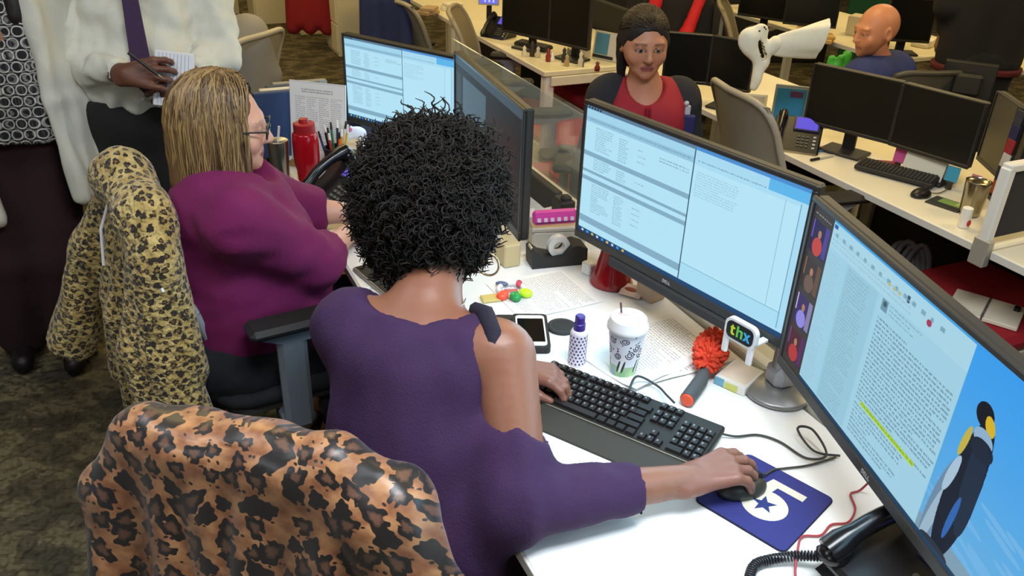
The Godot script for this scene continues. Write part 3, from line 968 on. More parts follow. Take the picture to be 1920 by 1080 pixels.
func build_chairs() -> void:
	# chair of the woman in purple, seen from behind, with a satin coat over it
	make_chair("task_chair", "grey task chair under the brown satin leopard print coat", Vector3(-0.345, 0, -1.375), deg_to_rad(-14.5), {"seat": "1e1d20", "back": "55524c", "top": 0.885, "bw": 0.19, "arms": false, "frame": "8d9094"})
	var satin := StandardMaterial3D.new()
	satin.albedo_texture = ImageTexture.create_from_image(spots_tex(true))
	satin.roughness = 0.36
	satin.clearcoat_enabled = true
	satin.clearcoat = 0.25
	satin.clearcoat_roughness = 0.4
	satin.rim_enabled = true
	satin.rim = 0.4
	var r := RandomNumberGenerator.new()
	r.seed = 5
	var bones := []
	var A := Vector3(-0.605, 0.905, -1.125)
	var Bq := Vector3(-0.285, 0.900, -1.05)
	var away := Vector3(0.245, 0, -0.97)
	bones.append(bone(A, Bq, 0.052, 0.06, 0.03))
	bones.append(bone(Bq, Vector3(-0.195, 0.84, -1.03), 0.06, 0.075, 0.04))
	bones.append(bone(Vector3(-0.195, 0.84, -1.03), Vector3(-0.13, 0.62, -1.01), 0.075, 0.085, 0.04))
	bones.append(bone(Vector3(-0.13, 0.62, -1.01), Vector3(-0.09, 0.40, -1.0), 0.085, 0.09, 0.04))
	for i in 11:
		var t := i / 10.0
		var p := A.lerp(Bq, t)
		var o := -away * (0.035 + 0.035 * sin(i * 2.1) + 0.02 * t)
		var rr := 0.030 + 0.014 * absf(sin(i * 1.7))
		var lean := Vector3(r.randf_range(-0.03, 0.03), 0, 0)
		bones.append(bone(p - away * 0.02, p + o + lean + Vector3(0, -0.28, 0), 0.04, rr, 0.02))
		bones.append(bone(p + o + lean + Vector3(0, -0.28, 0), p + o * 1.3 + lean * 1.6 + Vector3(0.02, -0.58, 0), rr, rr * 1.2, 0.02))
		bones.append(bone(p + away * 0.03, p + away * 0.06 + Vector3(0, -0.2, 0), 0.035, 0.03, 0.02))
	# left sleeve
	bones.append(bone(A + Vector3(0.0, -0.01, 0.0), Vector3(-0.685, 0.78, -1.12), 0.045, 0.048, 0.03))
	bones.append(bone(Vector3(-0.685, 0.78, -1.12), Vector3(-0.715, 0.42, -1.07), 0.05, 0.055, 0.03))
	var base := Vector3(-0.4, 0.4, -1.05)
	var cg := net(bones, 0.010, base, 0.016, Vector3(0.6, 0.16, 0.6))
	var along := (Bq - A).normalized()
	for i in cg.v.size():
		var p := cg.v[i] + base - A
		cg.uv[i] = Vector2(p.dot(along), -p.y - p.dot(away)) * 1.9
	single("satin_coat", cg, satin, "brown satin leopard print coat draped over the front chair's back", "coat", base)
	# chair of the blonde woman, with a tan fur coat over its back
	make_chair("task_chair", "grey armed task chair the blonde woman sits on", Vector3(-0.665, 0, -2.03), ROW_YAW + 0.1, {"seat": "191a1e", "back": "4e4b45", "top": 0.90, "bw": 0.16, "seat_y": 0.49, "frame": "8e949c", "arm": "7d858f"})
	var fur := StandardMaterial3D.new()
	fur.albedo_texture = ImageTexture.create_from_image(spots_tex(false))
	fur.uv1_triplanar = true
	fur.uv1_triplanar_sharpness = 40.0
	fur.uv1_scale = Vector3.ONE * 1.85
	fur.roughness = 0.95
	fur.normal_enabled = true
	fur.normal_texture = noise_tex(0.12, Color.BLACK, Color.WHITE, 256, 4, true, 9, 10.0)
	fur.normal_scale = 0.5
	fur.rim_enabled = true
	fur.rim = 0.5
	bones = []
	var H := Vector3(-0.965, 1.03, -1.935)
	var K := Vector3(-0.865, 0.985, -1.80)
	bones.append(bone(H, K, 0.07, 0.062, 0.04))
	bones.append(bone(Vector3(-0.99, 0.99, -1.99), H, 0.05, 0.07, 0.04))
	bones.append(bone(K, Vector3(-0.82, 0.90, -1.72), 0.062, 0.05, 0.04))
	for i in 8:
		var t := i / 7.0
		var p := Vector3(-0.99, 0.98, -1.97).lerp(Vector3(-0.825, 0.92, -1.72), t)
		var o := -ROW_N * (0.045 + 0.03 * sin(i * 2.4))
		var rr := 0.036 + 0.014 * absf(cos(i * 1.9))
		var low := 0.46 if i > 2 else 0.50
		bones.append(bone(p, p + o + Vector3(0.0, -0.25, 0), 0.045, rr, 0.02))
		bones.append(bone(p + o + Vector3(0, -0.25, 0), Vector3(p.x + o.x * 1.1 + 0.05 * t, low, p.z + o.z + 0.02), rr, rr * 1.25, 0.02))
	# sleeves: one hangs out to the left, one on the near side
	bones.append(bone(Vector3(-1.0, 0.98, -1.98), Vector3(-1.12, 0.80, -1.99), 0.05, 0.05, 0.03))
	bones.append(bone(Vector3(-1.12, 0.80, -1.99), Vector3(-1.235, 0.50, -1.99), 0.052, 0.068, 0.03, Vector3.ZERO, true))
	bones.append(bone(Vector3(-0.83, 0.93, -1.74), Vector3(-0.80, 0.62, -1.73), 0.048, 0.05, 0.02))
	base = Vector3(-0.95, 0.45, -1.88)
	cg = net(bones, 0.011, base, 0.014, Vector3(0.6, 0.2, 0.6))
	single("fur_coat", cg, fur, "tan fur coat with small black spots over the blonde woman's chair", "coat", base)
	single("charger_cable", G.new().tube([Vector3(-0.99, 0.86, -1.80), Vector3(-0.985, 0.95, -1.815), Vector3(-0.955, 1.03, -1.835), Vector3(-0.90, 1.035, -1.79), Vector3(-0.84, 0.98, -1.72), Vector3(-0.80, 0.86, -1.68)], 0.004, 6), mat("e9e7ea", 0.5), "thin white cable lying over the tan fur coat", "cable")
	# task chairs across the aisle and in the far rows: grey woven backs, some with red seats
	make_chair("task_chair", "grey woven-back task chair with a white hat-like shape over its top", rp(-1.33, 1.80), ROW_YAW - 0.15, {"seat": "8c1f28", "back": "a39a86", "top": 1.03, "frame": "aaa08c", "bw": 0.24})
	make_chair("task_chair", "grey task chair with red seat at the desk with the white end frame", rp(-3.10, 1.42), ROW_YAW - 0.5, {"seat": "9c1c24", "back": "8a7f68", "top": 0.99, "frame": "9c937e"})
	make_chair("task_chair", "grey task chair with a blue coat hung on its back", rp(-3.5, 1.17), ROW_YAW + 0.25, {"seat": "9c1c24", "back": "857b66", "top": 1.02, "frame": "9c937e"})
	make_chair("task_chair", "dark red seated task chair behind the front desks' glass screen", rp(-2.06, 1.16), ROW_YAW + 2.9, {"seat": "9c1c24", "back": "857b66", "top": 0.80, "frame": "9c937e"})
	make_chair("task_chair", "light grey task chair behind the man in the white shirt", Vector3(-1.42, 0, -3.84), 1.2, {"seat": "5a584f", "back": "a39c88", "top": 1.0, "frame": "b7b09e", "arms": false})
	make_chair("task_chair", "grey square-backed task chair before the far dark monitors", rp(-2.85, 2.95), ROW_YAW - 0.7, {"seat": "4a463e", "back": "6f6752", "top": 0.99, "frame": "8b826c", "arms": false})
	make_chair("task_chair", "dark task chair the bald man sits on", rp(-1.95, 2.92), ROW_YAW + 1.3, {"seat": "2a2a2a", "back": "6b6555", "top": 0.92, "frame": "4a4840"})
	make_chair("task_chair", "grey task chair the woman in the red top sits on", Vector3(0.46, 0, -3.10), PI - 0.1, {"seat": "2a2a2a", "back": "55524c", "top": 0.94, "frame": "6b675f"})
	# blue coat over the far chair
	var blue := []
	var c0 := rp(-3.5, 1.17) + Vector3(-0.25, 0, 0.24)
	for i in 5:
		var q := c0 + Vector3(-0.11 + i * 0.05, 0, 0.02 * sin(i * 2.0))
		blue.append(bone(q + Vector3(0, 1.02, 0), q + Vector3(0.01, 0.55, 0.06), 0.035, 0.045 + 0.01 * sin(i * 1.7), 0.02))
	single("blue_coat", net(blue, 0.014, c0, 0.006, Vector3(0.4, 0.1, 0.4)), cloth("1f2a55"), "navy blue coat hanging over the back of a far task chair", "coat", c0)
	# white knotted cloth standing up from the chair across the aisle
	var w := []
	var k0 := Vector3(0.845, 1.03, -3.03)
	var sq := Vector3(0, 0, 1.8)
	w.append(bone(k0, k0 + Vector3(0.012, 0.09, 0.0), 0.016, 0.022, 0.02))
	w.append(bone(k0 + Vector3(0.012, 0.09, 0), k0 + Vector3(-0.03, 0.160, 0.0), 0.028, 0.048, 0.02, sq))
	w.append(bone(k0 + Vector3(-0.035, 0.165, 0), k0 + Vector3(-0.01, 0.195, 0.0), 0.040, 0.028, 0.02, sq))
	w.append(bone(k0 + Vector3(0.012, 0.12, 0), k0 + Vector3(0.05, 0.155, 0.0), 0.026, 0.026, 0.015))
	w.append(ell(k0 + Vector3(0.002, 0.135, 0.0), Vector3(0.007, 0.042, 0.08), 0.0, Basis(Vector3.BACK, 0.45), true))
	var cl := thing("white_cloth", "cream white cloth knotted with an open sleeve end above the grey chair", "cloth", k0)
	part(cl, "knot", net(w, 0.006, k0, 0.008, Vector3(0.9, 0.7, 0.9)), cloth("f0ead2", 0.85))
	# sleeve: a wide hollow tube opening to the right, creased along its length
	for side in 2:
		var rows := []
		for a in 9:
			var t := a / 8.0
			var row := []
			for q in 28:
				var an := TAU * q / 28
				var crease := 1.0 + 0.10 * sin(an * 3.0 + 1.0) * t + 0.05 * sin(an * 5.0 + t * 4.0)
				var ry := (lerpf(0.026, 0.066, pow(t, 0.6)) - 0.004 * side) * crease
				row.append(Vector3(0.035 + 0.185 * t + 0.012 * sin(an) * t, 0.145 + 0.030 * t + sin(an) * ry, -0.02 * t + cos(an) * ry * 0.45))
			rows.append(row)
		part(cl, "sleeve" if side == 0 else "sleeve_lining", G.new().grid(rows, true, side == 1), cloth("f0ead2", 0.85))

# ------------------------------------------------------------------ things on the front desk
func text_part(parent: Node, called: String, s: String, size: float, m: Material, X: Transform3D, weight := 600) -> MeshInstance3D:
	var tm := TextMesh.new()
	var sf := SystemFont.new()
	sf.font_names = PackedStringArray(["Droid Sans"])
	sf.font_weight = weight
	tm.font = sf
	tm.text = s
	tm.font_size = 48
	tm.pixel_size = size / 48.0
	tm.depth = 0.001
	var o := part(parent, called, tm, m)
	o.transform = X
	return o
func rounded(w: float, d: float, r: float, seg := 5) -> PackedVector2Array:
	var p := PackedVector2Array()
	for q in [[1, 1, 0.0], [-1, 1, 0.5], [-1, -1, 1.0], [1, -1, 1.5]]:
		for i in seg + 1:
			var a: float = (q[2] + 0.5 * i / seg) * PI
			p.append(Vector2(q[0] * (w / 2 - r) + cos(a) * r, q[1] * (d / 2 - r) + sin(a) * r))
	return p
const FLAT := Basis(Vector3(1, 0, 0), Vector3(0, 0, -1), Vector3(0, 1, 0))   # drawing plane lying on a table: x right, y away, z up
func cord_pts(p: Array, n := 6) -> Array:
	var c := Curve3D.new()
	for i in p.size():
		var t: Vector3 = (p[mini(i + 1, p.size() - 1)] - p[maxi(i - 1, 0)]) / 6.0
		c.add_point(p[i], -t, t)
	c.bake_interval = maxf(0.006, c.get_baked_length() / (p.size() * n))
	return Array(c.get_baked_points())
func key_rows() -> Array:
	# [x, z, width] in key units, for a full keyboard
	var out := []
	for i in 13: out.append([0.5 + i * 1.0 + (0.5 if i > 0 else 0.0) + (0.25 if i > 4 else 0.0) + (0.25 if i > 8 else 0.0), 0.0, 0.94])
	for i in 13: out.append([0.5 + i, 1.3, 0.94])
	out.append([14.0, 1.3, 1.94])
	out.append([0.75, 2.3, 1.44])
	for i in 13: out.append([2.0 + i, 2.3, 0.94 if i < 12 else 1.44])
	out.append([0.875, 3.3, 1.7])
	for i in 11: out.append([2.25 + i, 3.3, 0.94])
	out.append([13.9, 3.3, 2.1])
	out.append([1.1, 4.3, 2.1])
	for i in 10: out.append([2.75 + i, 4.3, 0.94])
	out.append([13.6, 4.3, 2.7])
	for q in [[0.65, 1.2], [1.95, 1.2], [3.2, 1.2], [6.9, 6.0], [10.6, 1.2], [11.85, 1.2], [13.1, 1.2], [14.4, 1.2]]: out.append([q[0], 5.3, q[1]])
	for i in 3:
		for j in 3: out.append([15.85 + i, [0.0, 1.3, 2.3][j], 0.94])
		out.append([15.85 + i, 5.3, 0.94])
	out.append([16.85, 4.3, 0.94])
	for i in 4:
		for j in 4: out.append([19.35 + i, 1.3 + j, 0.94])
	out.append([19.85, 5.3, 1.94])
	out.append([21.35, 5.3, 0.94])
	out.append([22.35, 5.3, 0.94])
	return out
func keyboard(label: String, at: Vector3, yaw: float, w: float, d: float, full: bool, palm := false, group := "") -> Node3D:
	var o := thing("keyboard", label, "keyboard", at, yaw, group)
	var tilt := Basis(Vector3.RIGHT, deg_to_rad(5.5))
	var lift := Vector3(0, 0.018, 0)
	part(o, "body", G.new().box(lift, Vector3(w, 0.018, d), 0.004, tilt), mat("232320", 0.6))
	var u := (w - 0.012) / 22.9
	var uz := (d - 0.012) / 6.3
	if full:
		var shapes := {}
		for k in key_rows():
			var wid: float = k[2]
			if not shapes.has(wid):
				var g := G.new()
				var kw := u * wid / 2
				var kd := uz * 0.46
				var t := 0.0022
				var lo := [Vector3(-kw, 0, kd), Vector3(kw, 0, kd), Vector3(kw, 0, -kd), Vector3(-kw, 0, -kd)]
				var up := [Vector3(-kw + t, 0.0065, kd - t), Vector3(kw - t, 0.0065, kd - t), Vector3(kw - t, 0.0065, -kd + t), Vector3(-kw + t, 0.0065, -kd + t)]
				for i in 4: g.quad(lo[i], lo[(i + 1) % 4], up[(i + 1) % 4], up[i])
				g.quad(up[0], up[1], up[2], up[3])
				if wid < 1.0:
					g.col = Color(0.22, 0.22, 0.21)
					g.quad(Vector3(-kw * 0.5, 0.0067, kd * 0.1), Vector3(-kw * 0.05, 0.0067, kd * 0.1), Vector3(-kw * 0.05, 0.0067, -kd * 0.5), Vector3(-kw * 0.5, 0.0067, -kd * 0.5))
				for i in g.c.size():
					if g.c[i] == Color.WHITE: g.c[i] = lin("1d1c1a")
				shapes[wid] = g.mesh()
			var kk := part(o, "key", shapes[wid], vcol(0.5))
			kk.transform = Transform3D(tilt, lift + tilt * Vector3(-w / 2 + 0.006 + k[0] * u, 0.009, -d / 2 + 0.006 + uz * 0.5 + (k[1] if k[1] > 0 else 0.0) * uz))
	else:
		var g := G.new()
		for i in 20:
			for j in 6: g.box(lift + tilt * Vector3(-w / 2 + 0.006 + (i + 0.5) * (w - 0.012) / 20, 0.011, -d / 2 + 0.006 + (j + 0.5) * (d - 0.012) / 6), Vector3((w - 0.012) / 20 * 0.84, 0.006, (d - 0.012) / 6 * 0.84), 0.001, tilt)
		tag(part(o, "keys", g, mat("2b2a27", 0.55)), "", "", "", "stuff")
	if palm:
		part(o, "trim_line", G.new().box(Vector3(0, 0.020, d / 2 + 0.001), Vector3(w, 0.003, 0.003), 0.001), mat("8d8a76", 0.4))
		part(o, "palm_rest", G.new().prism(PackedVector2Array([Vector2(d / 2 + 0.001, 0.0), Vector2(d / 2 + 0.064, 0.0), Vector2(d / 2 + 0.064, 0.005), Vector2(d / 2 + 0.001, 0.0185)]), -w / 2, w / 2 - 0.03, Basis(Vector3(0, 0, 1), Vector3(0, 1, 0), Vector3(-1, 0, 0))), mat("3a3832", 0.6))
	return o
func paper_img(seed_: int, two := false) -> Image:
	var r := RandomNumberGenerator.new()
	r.seed = seed_
	var im := Image.create(320, 416, false, Image.FORMAT_RGB8)
	im.fill(Color("f1eeea"))
	if two:
		words_on(im, 70, 30, 250, 2, 12, 7, Color("55555c"), r)
		for c in 4: words_on(im, 30 + c * 70, 70, 85 + c * 70, 26, 11, 5, Color("8a8a92"), r)
	else: words_on(im, 24, 30, 296, 29, 12, 6, Color("7c7c80"), r)
	return im
func sheet(label: String, m: Material, at: Vector3, yaw: float, w := 0.21, d := 0.275, curl := 0.004, group := "") -> MeshInstance3D:
	var rows := []
	for i in 7:
		var row := []
		for j in 6:
			var x := (j / 5.0 - 0.5) * w
			var z := (i / 6.0 - 0.5) * d
			row.append(Vector3(x, 0.0008 + curl * pow(absf(j / 5.0 - 0.5) * 2.0, 3.0) * (1.0 if i > 3 else 0.3), z))
		rows.append(row)
	return single("paper_sheet", G.new().grid(rows, false, true), m, label, "paper", at, yaw, group)
func pen(label: String, m: Material, at: Vector3, yaw: float, pitch := 0.0, group := "") -> Node3D:
	var o := thing("pen", label, "pen", at, yaw, group)
	var B := Basis(Vector3.BACK, PI / 2 - pitch)
	part(o, "barrel", G.new().lathe([Vector2(0.001, 0), Vector2(0.004, 0.012), Vector2(0.0045, 0.02), Vector2(0.0045, 0.1), Vector2(0, 0.1)], 10, Vector3(0.05, 0.005, 0), B), m)
	part(o, "cap", G.new().lathe([Vector2(0, 0.09), Vector2(0.0055, 0.09), Vector2(0.0055, 0.135), Vector2(0, 0.137)], 10, Vector3(0.05, 0.005, 0), B, true), mat("1a1a1c", 0.5))
	return o
func desk_phone(label: String, at: Vector3, yaw: float, off_hook := false, lift := 0.5) -> Node3D:
	# sloped body rising away from the user (-z), handset on the left (-x), colour display on the right top
	var o := thing("desk_phone", label, "telephone", at, yaw)
	var blk := mat("19181a", 0.35)
	var B := Basis(Vector3.RIGHT, lift)
	part(o, "foot", G.new().prism(PackedVector2Array([Vector2(0.10, 0.0), Vector2(-0.09, 0.0), Vector2(-0.10, 0.10), Vector2(-0.085, 0.10)]), -0.11, 0.11, Basis(Vector3(0, 0, 1), Vector3(0, 1, 0), Vector3(-1, 0, 0))), blk)
	var top := Vector3(0, 0.062, 0.004)
	part(o, "body", G.new().box(top, Vector3(0.235, 0.024, 0.215), 0.008, B), blk)
	var scr := mat("2a2a48", 0.3)
	var sm := StandardMaterial3D.new()
	sm.albedo_color = Color(0.05, 0.05, 0.08)
	sm.emission_enabled = true
	sm.emission = Color("6a5ae0")
	sm.emission_energy_multiplier = 0.9
	part(o, "display_frame", G.new().box(top + B * Vector3(0.04, 0.016, -0.06), Vector3(0.125, 0.012, 0.082), 0.003, B), scr)
	part(o, "display_screen", G.new().box(top + B * Vector3(0.04, 0.023, -0.06), Vector3(0.105, 0.002, 0.066), 0.0005, B), sm)
	var kg := G.new().box(Vector3.ZERO, Vector3(0.015, 0.006, 0.011), 0.002).mesh()
	for i in 3:
		for j in 4:
			var k := part(o, "button", kg, mat("55544f", 0.4))
			k.transform = Transform3D(B, top + B * Vector3(0.012 + i * 0.021, 0.014, 0.012 + j * 0.018))
	for j in 4:
		var k := part(o, "button", kg, mat("b9b9bd", 0.4))
		k.transform = Transform3D(B, top + B * Vector3(0.088, 0.014, 0.008 + j * 0.021))
	if not off_hook:
		var pts := []
		var rad := []
		for i in 9:
			var t := i / 8.0
			pts.append(top + B * Vector3(-0.083, 0.030 + 0.022 * sin(t * PI), lerpf(-0.105, 0.105, t)))
			rad.append(0.023 if i < 2 or i > 6 else 0.0165)
		part(o, "handset", G.new().tube(pts, rad, 12).ball(pts[0] - B * Vector3(0, 0.012, -0.012), Vector3(0.025, 0.017, 0.026), 12, B).ball(pts[8] - B * Vector3(0, 0.012, 0.012), Vector3(0.025, 0.017, 0.026), 12, B), mat("151416", 0.22))
	return o
func coil(p: Array, rad: float, wire: float, turns_per_m: float) -> G:
	var line := cord_pts(p, 40)
	var out := []
	var dist := 0.0
	var up := Vector3.UP
	for i in line.size() - 1:
		var t: Vector3 = (line[i + 1] - line[i])
		var n := maxi(2, int(t.length() * turns_per_m * 9.0))
		for k in n:
			var q: Vector3 = line[i] + t * k / n
			var a := (dist + t.length() * k / n) * turns_per_m * TAU
			var tn := t.normalized()
			var u := (up - tn * up.dot(tn)).normalized()
			out.append(q + (u * cos(a) + tn.cross(u) * sin(a)) * rad)
		dist += t.length()
	return G.new().tube(out, wire, 5)

func build_front_desk_things() -> void:
	var D := DESK + 0.0005
	var sheet_m := texmat(screen_sheet(3), 0.55, 1.0)
	panel_monitor("monitor", "wide monitor with spreadsheet and blank document, soundbar below", 0.652, 0.334, 0.90, Vector3(0.169, 0, -2.026), Vector3(0.401, 0, 0.522), sheet_m, {"logo": true, "soundbar": true, "light": 0.25})
	panel_monitor("monitor", "wide monitor showing email columns and a penguin wallpaper", 0.69, 0.336, 0.90, Vector3(0.552, 0, -1.441), Vector3(0.055, 0, 0.342), texmat(screen_mail(), 0.55, 0.95), {"logo": true, "light": 0.22})
	twin_stand("grey round-based stand carrying the two bright front monitors", Vector3(0.600, D, -1.555), deg_to_rad(-70), 0.36, 0.16)
	var k := keyboard("black full-size keyboard with palm rest under the purple woman's hand", Vector3(0.236, D, -1.438), deg_to_rad(-32.5), 0.414, 0.137, true, true)
	single("keyboard_cable", G.new().tube(cord_pts([Vector3(0.262, D + 0.022, -1.508), Vector3(0.285, D + 0.03, -1.555), Vector3(0.33, D + 0.012, -1.548), Vector3(0.345, D + 0.02, -1.50), Vector3(0.355, D + 0.025, -1.468)]), 0.0028, 6), mat("3a3f42", 0.5), "short dark cable looping behind the front keyboard", "cable")
	# mouse pad with a printed five and star
	var pad := thing("mouse_pad", "blue mouse pad printed with a white five and star", "mouse pad", Vector3(0.487, D, -1.204), deg_to_rad(-43.2))
	part(pad, "pad_sheet", G.new().prism(rounded(0.183, 0.192, 0.012), 0.0, 0.0035, FLAT), cloth("2c2f74", 0.8))
	part(pad, "pad_edge", G.new().prism(rounded(0.186, 0.195, 0.013), 0.0, 0.0022, FLAT), mat("17182c", 0.8))
	var five := G.new()
	five.prism(PackedVector2Array([Vector2(-0.024, 0.060), Vector2(0.046, 0.060), Vector2(0.046, 0.042), Vector2(-0.006, 0.042)]), 0.0034, 0.0039, FLAT, Vector3(0.008, 0, -0.002))
	five.prism(PackedVector2Array([Vector2(-0.024, 0.060), Vector2(-0.004, 0.050), Vector2(-0.010, 0.010), Vector2(-0.036, 0.006)]), 0.0034, 0.00385, FLAT, Vector3(0.008, 0, -0.002))
	var bowl := PackedVector2Array()
	for k2 in 28: bowl.append(Vector2(cos(TAU * k2 / 28) * 0.043, -0.016 + sin(TAU * k2 / 28) * 0.041))
	five.prism(bowl, 0.0034, 0.0038, FLAT, Vector3(0.008, 0, -0.002))
	part(pad, "printed_five", five, mat("d9d2bd", 0.8))
	var star := PackedVector2Array()
	for i in 10:
		var a := PI / 2 + i * PI / 5 + 0.35
		star.append(Vector2(cos(a), sin(a)) * (0.024 if i % 2 == 0 else 0.0098))
	part(pad, "printed_star", G.new().prism(star, 0.0037, 0.0043, FLAT, Vector3(0.006, 0, 0.014)), mat("23306e", 0.8))
	var mouse := thing("mouse", "dark grey mouse held on the blue mouse pad", "mouse", Vector3(0.448, D + 0.0045, -1.224), deg_to_rad(-70))
	part(mouse, "shell", net([ell(Vector3(0, 0.008, 0.0), Vector3(0.028, 0.024, 0.050), 0.01), ell(Vector3(0, 0.004, 0.0), Vector3(0.026, 0.012, 0.047), 0.01)], 0.004, Vector3.ZERO, 0.0, Vector3.ONE, null, [Plane(Vector3(0, -1, 0), 0.0)]), mat("34352f", 0.4))
	part(mouse, "wheel", G.new().lathe([Vector2(0, -0.004), Vector2(0.011, -0.004), Vector2(0.011, 0.004), Vector2(0, 0.004)], 14, Vector3(0, 0.026, -0.03), Basis(Vector3.BACK, PI / 2), true), mat("121212", 0.6))
	single("mouse_cable", G.new().tube(cord_pts([Vector3(0.500, D + 0.012, -1.262), Vector3(0.525, D + 0.006, -1.285), Vector3(0.545, D + 0.004, -1.292), Vector3(0.60, D + 0.004, -1.305), Vector3(0.66, D + 0.006, -1.33)]), 0.0024, 6), mat("40403c", 0.5), "thin dark cable running from the mouse to the monitors", "cable")
	single("looped_cable", G.new().tube(cord_pts([Vector3(0.425, D + 0.014, -1.388), Vector3(0.47, D + 0.006, -1.385), Vector3(0.52, D + 0.004, -1.395), Vector3(0.56, D + 0.004, -1.375), Vector3(0.60, D + 0.005, -1.325), Vector3(0.64, D + 0.012, -1.33), Vector3(0.625, D + 0.03, -1.385), Vector3(0.60, D + 0.02, -1.40), Vector3(0.62, D + 0.008, -1.345), Vector3(0.67, D + 0.006, -1.335)]), 0.0026, 6), mat("3a3a38", 0.5), "dark cable from the keyboard's right end looping under the email monitor", "cable")
	single("red_cable", G.new().tube(cord_pts([Vector3(0.690, D + 0.05, -1.225), Vector3(0.676, D + 0.006, -1.235), Vector3(0.655, D + 0.004, -1.225), Vector3(0.650, D + 0.004, -1.185), Vector3(0.625, D + 0.004, -1.150), Vector3(0.592, D + 0.004, -1.142), Vector3(0.565, D + 0.004, -1.115), Vector3(0.53, D + 0.006, -1.108), Vector3(0.505, D + 0.022, -1.06), Vector3(0.491, D + 0.012, -1.018), Vector3(0.480, D + 0.005, -0.95)]), 0.0022, 6), mat("b0424a", 0.5), "thin red cable winding past the blue mouse pad", "cable")
	# telephone with its curly cord
	var ph := desk_phone("black desk telephone with purple display under the email monitor", Vector3(0.668, D, -0.978), deg_to_rad(-67), false, 0.20)
	single("telephone_cord", coil([Vector3(0.548, D + 0.035, -1.035), Vector3(0.50, D + 0.020, -1.048), Vector3(0.455, D + 0.012, -1.045), Vector3(0.425, D + 0.012, -1.03), Vector3(0.405, D + 0.012, -0.99)], 0.0075, 0.0022, 190.0), mat("211f26", 0.4), "coiled black telephone cord on the white desk corner", "cord")
	# travel cup printed with swirls
	var cup := thing("paper_cup", "white takeaway cup with black swirls, green leaf print and white lid", "cup", Vector3(0.262, D, -1.617))
	var im := Image.create(512, 256, false, Image.FORMAT_RGB8)
	im.fill(Color("ece9f0"))
	var r := RandomNumberGenerator.new()
	r.seed = 6
	im.fill_rect(Rect2i(0, 196, 512, 60), Color("a9c89a"))
	for i in 8: disc(im, i * 64 + 20, 232, 22, 26, [Color("9cbcc8"), Color("b4d29a"), Color("8fbf8a")][i % 3], 0.3)
	for i in 16:
		var cx := 16.0 + i * 32
		var cy := r.randf_range(50, 150)
		var R := r.randf_range(15, 27)
		for a in 90:
			var t := a / 90.0
			disc(im, cx + cos(a * 0.13) * R * (1.0 - t * 0.8), cy + sin(a * 0.13) * R * (1.0 - t * 0.8), 2.6, 2.6, Color("2c2836"))
	for i in 40: disc(im, r.randf() * 512, r.randf_range(20, 170), r.randf_range(4, 7), r.randf_range(3, 5), Color("2c2836"), r.randf() * 3.0)
	for i in 5:
		for b in 3: disc(im, 40 + i * 102 + b * 14, 196, 6, 34, Color("1c1c1e") if b != 1 else Color("f2f2f2"), -0.25)
	var cm := texmat(im, 0.55)
	part(cup, "cup_wall", G.new().lathe([Vector2(0.029, 0.0), Vector2(0.034, 0.045), Vector2(0.039, 0.09), Vector2(0.0425, 0.122)], 36), cm)
	cm.uv1_scale = Vector3(1, -1, 1)
	cm.uv1_offset = Vector3(0, 1, 0)
	part(cup, "cup_bottom", G.new().lathe([Vector2(0, 0.001), Vector2(0.0288, 0.001), Vector2(0.0288, 0.004)], 36, Vector3.ZERO, Basis.IDENTITY, true), mat("e6e4e4", 0.6))
	part(cup, "lid", G.new().lathe([Vector2(0.0428, 0.117), Vector2(0.0465, 0.119), Vector2(0.0465, 0.127), Vector2(0.0435, 0.130), Vector2(0.041, 0.144), Vector2(0.0385, 0.147), Vector2(0.036, 0.143), Vector2(0.0, 0.143)], 36), mat("f6f5f4", 0.4))
	part(cup, "stirrer", G.new().tube([Vector3(-0.014, 0.14, -0.02), Vector3(-0.018, 0.168, -0.024)], 0.0022, 6), mat("5a3430", 0.5), "brown stirrer stub in the lid")
	part(cup, "lipstick_mark", G.new().ball(Vector3(-0.005, 0.1435, -0.018), Vector3(0.017, 0.0012, 0.007), 12), mat("d9b3a8", 0.6), "brownish stain on the lid")
	# spray bottle with purple dots
	var sb := thing("spray_bottle", "white bottle with purple dots and a purple cap", "bottle", Vector3(0.157, D, -1.645))
	part(sb, "bottle_body", G.new().lathe([Vector2(0, 0.0), Vector2(0.0195, 0.0), Vector2(0.0205, 0.003), Vector2(0.0205, 0.082), Vector2(0.0175, 0.09), Vector2(0.012, 0.093), Vector2(0, 0.093)], 28), mat("eee8f2", 0.35))
	part(sb, "cap", G.new().lathe([Vector2(0, 0.090), Vector2(0.0135, 0.090), Vector2(0.0135, 0.108), Vector2(0.0115, 0.110), Vector2(0.0115, 0.126), Vector2(0.009, 0.129), Vector2(0, 0.129)], 24, Vector3.ZERO, Basis.IDENTITY, true), mat("3d2485", 0.4))
	var dots := G.new()
	for j in 9:
		for i in 14:
			var a := TAU * (i + 0.5 * (j % 2)) / 14
			dots.ball(Vector3(cos(a) * 0.0204, 0.008 + j * 0.0088, sin(a) * 0.0204), Vector3(0.0026, 0.0032, 0.0008), 6, Basis(Vector3.UP, PI / 2 - a))
	tag(part(sb, "printed_dots", dots, mat("51307a", 0.5)), "", "", "", "stuff")
	# smartphone in a case on a charging pad, and a round coaster
	var sp := thing("smartphone", "white smartphone in a thick black case lying on the desk", "phone", Vector3(0.050, D, -1.757), deg_to_rad(3))
	part(sp, "case", G.new().prism(rounded(0.087, 0.160, 0.012), 0.0, 0.016, FLAT), mat("1c1c1e", 0.55))
	part(sp, "face", G.new().prism(rounded(0.072, 0.140, 0.010), 0.0155, 0.0175, FLAT), mat("ededee", 0.25))
	part(sp, "screen", G.new().prism(rounded(0.064, 0.108, 0.002), 0.0174, 0.0178, FLAT), mat("0d0d0e", 0.08))
